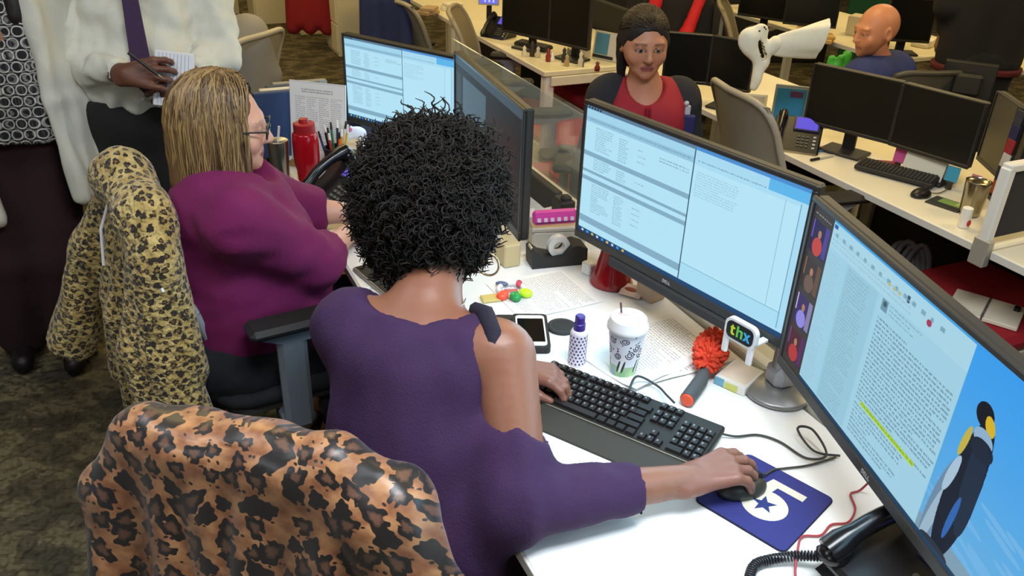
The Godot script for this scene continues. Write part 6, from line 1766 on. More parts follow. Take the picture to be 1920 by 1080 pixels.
func person_blonde() -> void:
	var b := Vector3(-0.74, 0, -2.0)
	var o := thing("person", "seated blonde person in glasses and a magenta top, typing", "person", b)
	var skin := lin("d3a08a")
	var hc := Vector3(-0.722, 1.158, -2.0)
	var hf := Vector3(0.965, -0.10, -0.20)
	var nb := Vector3(-0.745, 1.035, -1.985)
	var SR := Vector3(-0.655, 0.985, -1.815)
	var SL := Vector3(-0.815, 0.985, -2.135)
	var ER := Vector3(-0.525, 0.800, -1.965)
	var EL := Vector3(-0.625, 0.800, -2.300)
	var WR := Vector3(-0.478, 0.785, -2.185)
	var WL := Vector3(-0.500, 0.785, -2.335)
	var body := [bone(Vector3(-0.74, 0.55, -2.0), Vector3(-0.73, 0.88, -1.98), 0.15, 0.13, 0.06), bone(SR, SL, 0.06, 0.06, 0.05), bone(Vector3(-0.73, 0.92, -1.98), nb, 0.10, 0.062, 0.05), bone(nb, hc + Vector3(-0.01, -0.05, 0), 0.058, 0.056, 0.03),
		bone(SR, ER, 0.065, 0.05, 0.03), bone(ER, WR, 0.048, 0.029, 0.02), bone(SL, EL, 0.065, 0.05, 0.03), bone(EL, WL, 0.048, 0.029, 0.02),
		bone(Vector3(-0.70, 0.52, -1.92), Vector3(-0.40, 0.53, -2.06), 0.09, 0.065, 0.04), bone(Vector3(-0.78, 0.52, -2.08), Vector3(-0.48, 0.53, -2.24), 0.09, 0.065, 0.04),
		bone(Vector3(-0.40, 0.53, -2.06), Vector3(-0.56, 0.10, -2.16), 0.058, 0.036, 0.03), bone(Vector3(-0.48, 0.53, -2.24), Vector3(-0.62, 0.10, -2.30), 0.058, 0.036, 0.03),
		bone(Vector3(-0.56, 0.10, -2.16), Vector3(-0.47, 0.045, -2.18), 0.036, 0.03, 0.02), bone(Vector3(-0.62, 0.10, -2.30), Vector3(-0.53, 0.045, -2.33), 0.036, 0.03, 0.02)]
	var g := net(body, 0.014, b, 0.0, Vector3.ONE, flat_paint(skin))
	g.append(net(head_bones(hc, hf, Vector3.UP, 1.0, 1.12), 0.0045, b, 0.0, Vector3.ONE, face_paint(hc, hf, Vector3.UP, 1.0, skin, lin("a85a58"), lin("8a6a4a"), lin("a8786a"), lin("d08878"))))
	for q in [[WR, Vector3(0.55, -0.05, -0.80), true, ER], [WL, Vector3(0.85, -0.05, -0.10), false, EL]]:
		var hand := [bone(q[0].lerp(q[3], 0.25), q[0], 0.031, 0.028, 0.01)]
		hand.append_array(hand_bones(q[0], q[1], Vector3.UP, q[2], RELAX, 0.88, 0.2))
		g.append(net(hand, 0.0042, b, 0.0, Vector3.ONE, flat_paint(skin)))
	part(o, "body", g, vcol(0.5, 0.05), "fair skin")
	var cR := ER.lerp(WR, 0.42)
	var cL := EL.lerp(WL, 0.40)
	var top := [bone(SR, SL, 0.082, 0.082, 0.06), bone(Vector3(-0.74, 0.93, -1.93), Vector3(-0.745, 0.60, -1.94), 0.135, 0.165, 0.07), bone(Vector3(-0.73, 0.93, -2.04), Vector3(-0.735, 0.60, -2.06), 0.135, 0.165, 0.07),
		bone(Vector3(-0.64, 0.86, -1.97), Vector3(-0.62, 0.68, -2.0), 0.115, 0.13, 0.06), bone(Vector3(-0.70, 0.86, -2.10), Vector3(-0.64, 0.70, -2.12), 0.115, 0.12, 0.06),
		bone(SR, ER, 0.084, 0.076, 0.022), bone(ER, cR, 0.074, 0.060, 0.02, Vector3.ZERO, true), bone(SL, EL, 0.084, 0.074, 0.022), bone(EL, cL, 0.074, 0.060, 0.03, Vector3.ZERO, true),
		ell(nb + Vector3(0.09, 0.05, -0.03), Vector3(0.09, 0.085, 0.07), 0.0, Basis.IDENTITY, true)]
	part(o, "magenta_top", net(top, 0.012, b, 0.011, Vector3(0.5, 0.8, 0.5)), cloth("6c0a4a", 0.85, 0.08), "magenta knitted top")
	part(o, "trousers", net([bone(Vector3(-0.70, 0.53, -1.90), Vector3(-0.40, 0.53, -2.06), 0.125, 0.085, 0.04), bone(Vector3(-0.78, 0.53, -2.08), Vector3(-0.48, 0.53, -2.24), 0.125, 0.085, 0.04), bone(Vector3(-0.77, 0.56, -1.9), Vector3(-0.82, 0.56, -2.08), 0.15, 0.15, 0.05), bone(Vector3(-0.40, 0.53, -2.06), Vector3(-0.545, 0.17, -2.15), 0.08, 0.062, 0.03, Vector3.ZERO, true), bone(Vector3(-0.48, 0.53, -2.24), Vector3(-0.605, 0.17, -2.29), 0.08, 0.062, 0.03, Vector3.ZERO, true)], 0.016, b, 0.008), cloth("17191f"))
	for f in [Vector3(-0.56, 0.045, -2.165), Vector3(-0.62, 0.045, -2.305)]:
		part(o, "shoe", net([bone(f + Vector3(-0.04, 0.005, 0.01), f + Vector3(0.12, -0.008, -0.03), 0.042, 0.034, 0.02), ell(f + Vector3(0.02, 0.06, 0), Vector3(0.05, 0.035, 0.035), 0.0, Basis.IDENTITY, true)], 0.008, b), mat("8c1420", 0.5), "dark red slip-on shoe")
	var core := net([ell(hc + Vector3(-0.02, 0.022, 0), Vector3(0.102, 0.104, 0.092), 0.02), bone(hc + Vector3(-0.055, 0.0, 0.02), hc + Vector3(-0.075, -0.13, 0.045), 0.075, 0.06, 0.03), bone(hc + Vector3(-0.055, 0.0, -0.03), hc + Vector3(-0.07, -0.13, -0.05), 0.075, 0.06, 0.03), ell(hc + hf * 0.11 + Vector3(0, -0.045, 0), Vector3(0.075, 0.10, 0.085), 0.0, Basis.IDENTITY, true)], 0.009, b)
	var hair := part(o, "hair", core, mat("6a4e30", 0.6), "shoulder-length highlighted blonde hair")
	tag(part(hair, "strands", strand_hair(hc + Vector3(-0.012, 0.004, 0), hf, 4200, 21, 0.175, [lin("4e3a26"), lin("8e714c"), lin("a98a58")], 0.72, 1.12).moved(-b), vcol(0.45)), "", "", "", "stuff")
	# glasses
	var z := hf.normalized()
	var y := (Vector3.UP - z * z.y).normalized()
	var x := y.cross(z)
	var gl := G.new()
	for s in [-1.0, 1.0]:
		var ring := []
		for i in 17:
			var a := TAU * i / 16
			ring.append(hc - b + x * (s * 0.033 + cos(a) * 0.024) + y * (0.0 + sin(a) * 0.018) + z * 0.104)
		gl.tube(ring, 0.0024, 5, false)
		gl.tube([hc - b + x * s * 0.057 + y * 0.006 + z * 0.104, hc - b + x * s * 0.078 + y * 0.008 + z * 0.06, hc - b + x * s * 0.082 + y * 0.004 + z * 0.0], 0.0022, 5)
	gl.tube([hc - b + x * -0.01 + y * 0.004 + z * 0.108, hc - b + x * 0.01 + y * 0.004 + z * 0.108], 0.002, 5)
	part(o, "glasses", gl, mat("1c1a1c", 0.3), "dark rimmed glasses")
	var br := G.new()
	for i in 10: br.ball(WL.lerp(WR, 0.0) - b + Vector3(0.012, cos(TAU * i / 10) * 0.028, sin(TAU * i / 10) * 0.03), Vector3.ONE * 0.007, 8)
	part(o, "bracelet", br, mat("3a2620", 0.4), "dark bead bracelet")

func standing_legs(hipL: Vector3, hipR: Vector3, footL: Vector3, footR: Vector3, r0 := 0.095, r1 := 0.065) -> Array:
	var kL := hipL.lerp(footL, 0.5) + Vector3(0, 0, 0.02)
	var kR := hipR.lerp(footR, 0.5) + Vector3(0, 0, 0.02)
	return [bone(hipL, kL, r0, r1 + 0.012, 0.04), bone(kL, footL + Vector3(0, 0.04, 0), r1 + 0.012, r1, 0.03, Vector3.ZERO, true), bone(hipR, kR, r0, r1 + 0.012, 0.04), bone(kR, footR + Vector3(0, 0.04, 0), r1 + 0.012, r1, 0.03, Vector3.ZERO, true), bone(hipL + Vector3(0, 0.04, 0), hipR + Vector3(0, 0.04, 0), r0 + 0.015, r0 + 0.015, 0.05)]
func shoes(o: Node3D, b: Vector3, feet: Array, dir: Vector3, m: Material) -> void:
	for f in feet: part(o, "shoe", net([bone(f + Vector3(0, 0.045, 0) - dir * 0.05, f + Vector3(0, 0.038, 0) + dir * 0.15, 0.044, 0.037, 0.02)], 0.011, b), m)

func person_shirt_and_tie() -> void:
	var b := Vector3(-1.27, 0, -2.80)
	var o := thing("person", "standing person in white dress shirt and purple tie holding a notepad", "person", b)
	var skin := lin("6a4230")
	var f := Vector3(0.30, 0, 0.95)
	var SA := Vector3(-1.455, 1.41, -2.83)
	var SB := Vector3(-1.065, 1.41, -2.955)
	var EA := Vector3(-1.478, 1.105, -2.76)
	var EB := Vector3(-1.010, 1.125, -2.84)
	var WA := Vector3(-1.20, 1.120, -2.555)
	var WB := Vector3(-1.052, 1.095, -2.645)
	var hc := Vector3(-1.25, 1.66, -2.86)
	var nb := Vector3(-1.26, 1.47, -2.89)
	var body := [bone(Vector3(-1.27, 0.95, -2.80), Vector3(-1.26, 1.3, -2.87), 0.13, 0.13, 0.06), bone(SA, SB, 0.065, 0.065, 0.05), bone(Vector3(-1.26, 1.3, -2.87), nb, 0.12, 0.065, 0.05), bone(nb, hc - Vector3(0, 0.07, 0), 0.062, 0.058, 0.03),
		bone(SA, EA, 0.062, 0.048, 0.03), bone(EA, WA, 0.046, 0.03, 0.02), bone(SB, EB, 0.062, 0.048, 0.03), bone(EB, WB, 0.046, 0.03, 0.02)]
	var fl := Vector3(-1.36, 0, -2.72)
	var fr := Vector3(-1.17, 0, -2.80)
	body.append_array(standing_legs(Vector3(-1.35, 0.9, -2.77), Vector3(-1.19, 0.9, -2.82), fl, fr, 0.08, 0.045))
	var g := net(body, 0.016, b, 0.0, Vector3.ONE, flat_paint(skin))
	g.append(net(head_bones(hc, f, Vector3.UP, 1.04), 0.008, b, 0.0, Vector3.ONE, face_paint(hc, f, Vector3.UP, 1.04, skin, lin("5a302a"), lin("14100e"), lin("4a2e24"), skin)))
	var hand := [bone(WA.lerp(EA, 0.3), WA, 0.032, 0.029, 0.01)]
	hand.append_array(hand_bones(WA, Vector3(0.96, 0.10, 0.06), Vector3(0, 0.5, 0.85), true, [[0.45, 0.8, 0.5], [0.5, 0.75, 0.5], [0.55, 0.75, 0.5], [0.6, 0.7, 0.5]], 1.0, 0.5, 1.3))
	g.append(net(hand, 0.0042, b, 0.0, Vector3.ONE, flat_paint(skin)))
	hand = [bone(WB.lerp(EB, 0.3), WB, 0.032, 0.029, 0.01)]
	hand.append_array(hand_bones(WB, Vector3(-0.55, -0.55, 0.62), Vector3(0.55, 0.25, 0.8), false, [[0.6, 0.6, 0.4], [0.7, 0.7, 0.5], [0.8, 0.7, 0.5], [0.85, 0.7, 0.5]], 1.0, -0.2, 1.25))
	g.append(net(hand, 0.0042, b, 0.0, Vector3.ONE, flat_paint(skin)))
	part(o, "body", g, vcol(0.5, 0.04), "dark brown skin")
	var shirt := [bone(SA, SB, 0.085, 0.085, 0.06), bone(Vector3(-1.33, 1.32, -2.85), Vector3(-1.325, 1.06, -2.79), 0.12, 0.122, 0.08), bone(Vector3(-1.19, 1.32, -2.89), Vector3(-1.19, 1.06, -2.83), 0.12, 0.122, 0.08), bone(Vector3(-1.255, 1.20, -2.80), Vector3(-1.25, 1.05, -2.765), 0.11, 0.12, 0.08),
		bone(Vector3(-1.335, 1.07, -2.79), Vector3(-1.33, 0.975, -2.79), 0.14, 0.11, 0.05), bone(Vector3(-1.185, 1.07, -2.83), Vector3(-1.20, 0.975, -2.83), 0.14, 0.11, 0.05),
		bone(SA, EA, 0.078, 0.070, 0.018), bone(EA, EA.lerp(WA, 0.55), 0.068, 0.054, 0.015), bone(EA.lerp(WA, 0.5), EA.lerp(WA, 0.88), 0.050, 0.041, 0.012, Vector3.ZERO, true),
		bone(SB, EB, 0.078, 0.070, 0.018), bone(EB, EB.lerp(WB, 0.55), 0.066, 0.052, 0.015), bone(EB.lerp(WB, 0.5), EB.lerp(WB, 0.86), 0.048, 0.041, 0.012, Vector3.ZERO, true)]
	var sh := part(o, "dress_shirt", net(shirt, 0.010, b, 0.022, Vector3(0.9, 0.7, 0.9), null, [Plane(Vector3.DOWN, -0.965)]), cloth("d9d6c6", 0.8), "white long-sleeved dress shirt")
	var col := []
	for i in 13:
		var a := TAU * i / 12
		col.append(nb - b + Vector3(cos(a) * 0.075, -0.012 + 0.012 * sin(a), sin(a) * 0.072))
	part(sh, "collar", G.new().tube(col, 0.018, 6, false), cloth("d9d6c6", 0.8))
	for i in 5: part(sh, "button", G.new().ball(Vector3(-1.205, 1.26 - i * 0.06, -2.678 + i * 0.010) - b, Vector3(0.006, 0.006, 0.003), 8), mat("efece0", 0.4))
	part(o, "purple_tie", G.new().prism(PackedVector2Array([Vector2(-0.022, 0.16), Vector2(0.020, 0.16), Vector2(0.034, -0.16), Vector2(0.004, -0.205), Vector2(-0.028, -0.165)]), -0.006, 0.006, Basis(Vector3.UP, 0.3) * Basis(Vector3.RIGHT, -0.14), Vector3(-1.205, 1.235, -2.672) - b), cloth("3a1c44", 0.6), "dark purple tie")
	var tr := standing_legs(Vector3(-1.35, 0.9, -2.77), Vector3(-1.19, 0.9, -2.82), fl, fr, 0.115, 0.085)
	tr.append(bone(Vector3(-1.34, 0.97, -2.79), Vector3(-1.20, 0.97, -2.83), 0.125, 0.125, 0.04))
	part(o, "trousers", net(tr, 0.016, b, 0.008, Vector3(0.4, 0.15, 0.4), null, [Plane(Vector3.UP, 1.0)]), cloth("191715"), "black trousers")
	shoes(o, b, [fl, fr], f, mat("141212", 0.4))
	# notepad and pen he holds
	var np := thing("notepad", "white spiral notepad held by the person in the tie", "notepad", Vector3(-1.078, 1.098, -2.600), 0.12)
	var nB := Basis(Vector3.BACK, -0.12) * Basis(Vector3.RIGHT, -0.28)
	part(np, "pages", G.new().box(Vector3.ZERO, Vector3(0.118, 0.168, 0.010), 0.002, nB), mat("e6e4e6", 0.7))
	part(np, "cover", G.new().box(nB * Vector3(0, 0, -0.0065), Vector3(0.12, 0.17, 0.003), 0.001, nB), mat("c9c6c0", 0.7))
	for i in 9: part(np, "ruled_line", G.new().box(nB * Vector3(-0.045 + i * 0.011, 0, 0.0052), Vector3(0.0014, 0.155, 0.0006), 0.0, nB), mat("9aa0b8", 0.8))
	var pn := thing("pen", "dark pen between the fingers over the purple tie", "pen", Vector3(-1.120, 1.150, -2.520), 0.3)
	part(pn, "barrel", G.new().tube([Vector3(-0.045, 0.05, 0.0), Vector3(0.03, -0.015, 0.02)], 0.005, 8), mat("1a1a1e", 0.4))
	part(pn, "tip", G.new().tube([Vector3(0.03, -0.015, 0.02), Vector3(0.045, -0.028, 0.024)], [0.0045, 0.001], 8), mat("8a8a8a", 0.3, 0.7))

func person_lab_coat() -> void:
	var b := Vector3(-1.66, 0, -2.72)
	var o := thing("person", "standing person in white lab coat, ringed black blouse and maroon trousers", "person", b + Vector3(0.012, 0, 0.05))
	var skin := lin("a87050")
	var f := Vector3(0.42, 0, 0.9)
	var SA := Vector3(-1.80, 1.34, -2.66)
	var SB := Vector3(-1.50, 1.34, -2.80)
	var EA := Vector3(-1.80, 1.10, -2.56)
	var EB := Vector3(-1.50, 1.06, -2.84)
	var WA := Vector3(-1.66, 1.115, -2.475)
	var hc := Vector3(-1.62, 1.56, -2.70)
	var nb := Vector3(-1.635, 1.385, -2.73)
	var fl := Vector3(-1.86, 0, -2.74)
	var fr := Vector3(-1.67, 0, -2.74)
	var body := [bone(Vector3(-1.655, 0.93, -2.72), Vector3(-1.64, 1.22, -2.72), 0.115, 0.11, 0.06), bone(SA, SB, 0.055, 0.055, 0.05), bone(Vector3(-1.64, 1.22, -2.72), nb, 0.10, 0.055, 0.05), bone(nb, hc - Vector3(0, 0.07, 0), 0.052, 0.05, 0.03),
		bone(SA, EA, 0.05, 0.042, 0.03), bone(EA, WA, 0.04, 0.026, 0.02), bone(SB, EB, 0.05, 0.042, 0.03), bone(EB, Vector3(-1.505, 0.82, -2.79), 0.04, 0.026, 0.02)]
	body.append_array(standing_legs(Vector3(-1.74, 0.88, -2.70), Vector3(-1.60, 0.88, -2.74), fl, fr, 0.075, 0.04))
	var g := net(body, 0.016, b, 0.0, Vector3.ONE, flat_paint(skin))
	g.append(net(head_bones(hc, f, Vector3.UP, 0.98), 0.009, b, 0.0, Vector3.ONE, face_paint(hc, f, Vector3.UP, 0.98, skin, lin("8a4a44"), lin("1a120e"), lin("6a4434"), skin)))
	var hand := [bone(WA.lerp(EA, 0.3), WA, 0.028, 0.026, 0.01)]
	hand.append_array(hand_bones(WA, Vector3(0.9, 0.15, 0.3), Vector3(0, 0.4, 0.9), true, GRIP, 0.95, 0.7))
	g.append(net(hand, 0.0042, b, 0.0, Vector3.ONE, flat_paint(skin)))
	hand = hand_bones(Vector3(-1.505, 0.82, -2.79), Vector3(0, -1, 0.15), Vector3(0.9, 0, 0), false, RELAX, 0.9)
	g.append(net(hand, 0.006, b, 0.0, Vector3.ONE, flat_paint(skin)))
	part(o, "body", g, vcol(0.5, 0.04), "tan skin")
	# blouse with printed white rings
	var im := Image.create(512, 512, false, Image.FORMAT_RGB8)
	im.fill(Color("17161a"))
	for gy in 8:
		for gx in 8:
			var cx := (gx + (0.5 if gy % 2 else 0.0)) * 64.0 + 32.0
			var cy := gy * 64.0 + 32.0
			for k in [0, -512]:
				disc(im, cx + k, cy, 30, 31, Color("dcd6cc"))
				disc(im, cx + k, cy, 23, 24, Color("17161a"))
	im.generate_mipmaps()
	var rings := StandardMaterial3D.new()
	rings.albedo_texture = ImageTexture.create_from_image(im)
	rings.uv1_triplanar = true
	rings.uv1_scale = Vector3.ONE * 3.6
	rings.roughness = 0.8
	part(o, "ringed_blouse", net([bone(Vector3(-1.69, 1.27, -2.67), Vector3(-1.70, 0.90, -2.66), 0.095, 0.115, 0.05), bone(Vector3(-1.58, 1.27, -2.72), Vector3(-1.58, 0.90, -2.71), 0.095, 0.115, 0.05), bone(SA.lerp(SB, 0.15), SA.lerp(SB, 0.85), 0.07, 0.07, 0.04)], 0.013, b, 0.006, Vector3(0.4, 0.2, 0.4), null, [Plane(Vector3.DOWN, -0.885)]), rings, "black blouse printed with white rings")
	# open coat: back, two front panels and sleeves
	var coat := [bone(SA, SB, 0.07, 0.07, 0.05), bone(Vector3(-1.70, 1.3, -2.80), Vector3(-1.72, 0.68, -2.86), 0.09, 0.11, 0.05), bone(Vector3(-1.57, 1.3, -2.84), Vector3(-1.56, 0.68, -2.88), 0.09, 0.11, 0.05)]
	for k in 3:
		coat.append(bone(Vector3(-1.515 + k * 0.012, 1.33, -2.70 - k * 0.04), Vector3(-1.475 + k * 0.014, 1.02, -2.635 - k * 0.05), 0.034, 0.03, 0.02))
		coat.append(bone(Vector3(-1.475 + k * 0.014, 1.02, -2.635 - k * 0.05), Vector3(-1.455 + k * 0.014, 0.70, -2.63 - k * 0.06), 0.03, 0.028, 0.02))
		coat.append(bone(Vector3(-1.80 - k * 0.012, 1.33, -2.61 - k * 0.02), Vector3(-1.76 - k * 0.03, 1.0, -2.56 - k * 0.03), 0.05, 0.045, 0.03))
		coat.append(bone(Vector3(-1.76 - k * 0.03, 1.0, -2.56 - k * 0.03), Vector3(-1.735 - k * 0.04, 0.64, -2.57 - k * 0.04), 0.045, 0.04, 0.03))
	coat.append_array([bone(SA, EA, 0.075, 0.066, 0.03), bone(EA, EA.lerp(WA, 0.75), 0.064, 0.05, 0.02, Vector3.ZERO, true), bone(SB, EB, 0.066, 0.06, 0.03), bone(EB, Vector3(-1.505, 0.86, -2.80), 0.06, 0.05, 0.02, Vector3.ZERO, true)])
	part(o, "lab_coat", net(coat, 0.012, b, 0.022, Vector3(0.9, 0.25, 0.9)), cloth("d2cebf", 0.85), "open white lab coat")
	part(o, "trousers", net(standing_legs(Vector3(-1.74, 0.88, -2.70), Vector3(-1.60, 0.88, -2.74), fl, fr, 0.10, 0.085), 0.016, b, 0.008, Vector3(0.4, 0.12, 0.4)), cloth("2c1218"), "dark maroon trousers")
	shoes(o, b, [fl, fr], f, mat("1a1416", 0.5))
	var hair := part(o, "hair", net([ell(hc + Vector3(-0.02, 0.03, -0.04), Vector3(0.10, 0.11, 0.10), 0.02), bone(hc + Vector3(0.06, 0, -0.02), Vector3(-1.545, 1.27, -2.66), 0.04, 0.03, 0.02), bone(hc + Vector3(-0.09, 0, 0.0), Vector3(-1.66, 1.26, -2.62), 0.04, 0.03, 0.02)], 0.011, b, 0.006, Vector3(2, 0.4, 2)), mat("1c1210", 0.5), "long dark hair")
	hair.name = "hair"

func person_red_top() -> void:
	var b := Vector3(0.45, 0, -3.02)
	var o := thing("person", "seated person with pulled-back dark hair, red top and dark cardigan", "person", b)
	var skin := lin("bd8467")
	var hc := Vector3(0.428, 1.182, -2.985)
	var f := Vector3(0.10, -0.12, 0.98)
	var nb := Vector3(0.445, 1.035, -3.01)
	var SA := Vector3(0.325, 0.985, -3.02)
	var SB := Vector3(0.580, 0.985, -3.04)
	var EA := Vector3(0.275, 0.76, -2.96)
	var EB := Vector3(0.64, 0.76, -2.98)
	var body := [bone(Vector3(0.46, 0.52, -3.06), Vector3(0.455, 0.9, -3.03), 0.13, 0.11, 0.06), bone(SA, SB, 0.056, 0.056, 0.05), bone(Vector3(0.455, 0.92, -3.03), nb, 0.10, 0.052, 0.04), bone(nb, hc - Vector3(0, 0.06, 0.01), 0.048, 0.048, 0.03),
		bone(SA, EA, 0.05, 0.04, 0.03), bone(SB, EB, 0.05, 0.04, 0.03), bone(EA, Vector3(0.40, 0.63, -2.80), 0.038, 0.026, 0.02), bone(EB, Vector3(0.54, 0.63, -2.80), 0.038, 0.026, 0.02),
		bone(Vector3(0.40, 0.5, -3.02), Vector3(0.36, 0.5, -2.62), 0.08, 0.06, 0.03), bone(Vector3(0.52, 0.5, -3.02), Vector3(0.56, 0.5, -2.64), 0.08, 0.06, 0.03), bone(Vector3(0.36, 0.5, -2.62), Vector3(0.36, 0.08, -2.66), 0.052, 0.035, 0.02), bone(Vector3(0.56, 0.5, -2.64), Vector3(0.56, 0.08, -2.68), 0.052, 0.035, 0.02)]
	var g := net(body, 0.013, b, 0.0, Vector3.ONE, flat_paint(skin))
	g.append(net(head_bones(hc, f, Vector3.UP, 0.97, 1.2), 0.0042, b, 0.0, Vector3.ONE, face_paint(hc, f, Vector3.UP, 0.97, skin, lin("9a5654"), lin("1f1310"), lin("4e2f28"), lin("c47e68"))))
	for q in [[Vector3(0.40, 0.63, -2.80), false], [Vector3(0.54, 0.63, -2.80), true]]: g.append(net(hand_bones(q[0], Vector3(0.05, -0.2, 0.95), Vector3.UP, not q[1], RELAX, 0.88), 0.006, b, 0.0, Vector3.ONE, flat_paint(skin)))
	part(o, "body", g, vcol(0.5, 0.05), "light brown skin")
	part(o, "red_top", net([bone(SA.lerp(SB, 0.2), SA.lerp(SB, 0.8), 0.066, 0.066, 0.05), bone(Vector3(0.40, 0.93, -3.0), Vector3(0.40, 0.6, -3.03), 0.10, 0.125, 0.05), bone(Vector3(0.51, 0.93, -3.0), Vector3(0.51, 0.6, -3.03), 0.10, 0.125, 0.05), ell(Vector3(0.40, 0.90, -2.945), Vector3(0.07, 0.075, 0.065), 0.05), ell(Vector3(0.52, 0.90, -2.945), Vector3(0.07, 0.075, 0.065), 0.05),
		ell(Vector3(0.448, 1.06, -2.955), Vector3(0.072, 0.088, 0.10), 0.0, Basis.IDENTITY, true), ell(Vector3(0.453, 0.955, -2.88), Vector3(0.011, 0.05, 0.04), 0.0, Basis.IDENTITY, true)], 0.009, b, 0.005, Vector3(0.5, 0.3, 0.5)), cloth("94182a", 0.8), "red top with a notched neckline")
	part(o, "cardigan", net([bone(SA + Vector3(0.03, 0.0, -0.01), SA + Vector3(-0.01, -0.02, 0), 0.062, 0.07, 0.04), bone(SA, EA, 0.072, 0.062, 0.04), bone(EA, Vector3(0.37, 0.66, -2.83), 0.06, 0.045, 0.03, Vector3.ZERO, true), bone(Vector3(0.335, 0.95, -3.0), Vector3(0.315, 0.6, -3.0), 0.055, 0.07, 0.04),
		bone(SB - Vector3(0.02, 0.01, 0.01), SB + Vector3(0.01, -0.02, 0), 0.06, 0.066, 0.04), bone(SB, EB, 0.07, 0.06, 0.04), bone(EB, Vector3(0.57, 0.66, -2.83), 0.058, 0.045, 0.03, Vector3.ZERO, true), bone(Vector3(0.59, 0.95, -3.02), Vector3(0.61, 0.6, -3.02), 0.05, 0.06, 0.04), bone(Vector3(0.35, 0.95, -3.09), Vector3(0.57, 0.95, -3.09), 0.06, 0.06, 0.05), bone(Vector3(0.46, 0.9, -3.10), Vector3(0.46, 0.6, -3.12), 0.12, 0.12, 0.05)], 0.011, b, 0.006, Vector3(0.5, 0.3, 0.5)), cloth("24252c", 0.9), "dark charcoal cardigan")
	part(o, "trousers", net([bone(Vector3(0.40, 0.5, -3.04), Vector3(0.36, 0.5, -2.62), 0.105, 0.078, 0.03), bone(Vector3(0.52, 0.5, -3.04), Vector3(0.56, 0.5, -2.64), 0.105, 0.078, 0.03), bone(Vector3(0.36, 0.5, -2.62), Vector3(0.36, 0.1, -2.66), 0.072, 0.055, 0.02, Vector3.ZERO, true), bone(Vector3(0.56, 0.5, -2.64), Vector3(0.56, 0.1, -2.68), 0.072, 0.055, 0.02, Vector3.ZERO, true)], 0.018, b, 0.006), cloth("16171c"))
	shoes(o, b, [Vector3(0.36, 0, -2.66), Vector3(0.56, 0, -2.68)], Vector3(0, 0, 0.9), mat("141214", 0.5))
	var hb := net([ell(hc + Vector3(-0.002, 0.028, -0.022), Vector3(0.087, 0.096, 0.108), 0.02), ell(hc + Vector3(-0.02, -0.05, -0.09), Vector3(0.055, 0.06, 0.045), 0.03), bone(hc + Vector3(-0.072, 0.0, -0.02), hc + Vector3(-0.066, -0.13, -0.045), 0.024, 0.015, 0.02), bone(hc + Vector3(0.074, 0.0, -0.03), hc + Vector3(0.07, -0.04, -0.04), 0.02, 0.014, 0.02), ell(hc + Vector3(0.010, -0.050, 0.10), Vector3(0.073, 0.108, 0.095), 0.0, Basis.IDENTITY, true)], 0.007, b, 0.004, Vector3(2.5, 0.8, 2.5))
	var hr := part(o, "hair", hb, mat("17100e", 0.7), "dark brown hair tied back")
	# combed-back strands from the hairline to the knot
	var r := RandomNumberGenerator.new()
	r.seed = 31
	var st := G.new()
	var hcap := hc + Vector3(-0.002, 0.028, -0.022)
	for i in 620:
		var a := r.randf_range(-1.5, 1.5)
		var d0 := Vector3(sin(a) * 0.95, 0.10 + 0.30 * cos(a) + r.randf_range(0, 0.6), cos(a) * 0.95).normalized()
		var d1 := Vector3(sin(a) * 0.35 - 0.15, -0.35, -0.95).normalized()
		var pts := []
		for k in 9:
			var d := d0.slerp(d1, k / 8.0)
			pts.append(hcap - b + d * Vector3(0.087, 0.096, 0.108) * (1.004 + 0.012 * r.randf()))
		st.col = lin("120c0a").lerp(lin("38271f"), r.randf())
		st.tube(pts, [0.0012, 0.002, 0.0022, 0.0022, 0.0022, 0.0022, 0.0022, 0.002, 0.0012], 3, false)
	tag(part(hr, "strands", st, vcol(0.55)), "", "", "", "stuff")
	var bd := part(o, "badge_pouch", G.new().box(Vector3(0.605, 0.895, -2.925) - b, Vector3(0.05, 0.11, 0.02), 0.006), mat("26285e", 0.5), "blue badge pouch")
	part(bd, "badge_clip", G.new().box(Vector3(0.598, 0.965, -2.93) - b, Vector3(0.02, 0.035, 0.012), 0.003).ball(Vector3(0.590, 0.99, -2.925) - b, Vector3.ONE * 0.010, 8), mat("b9b9c4", 0.4))

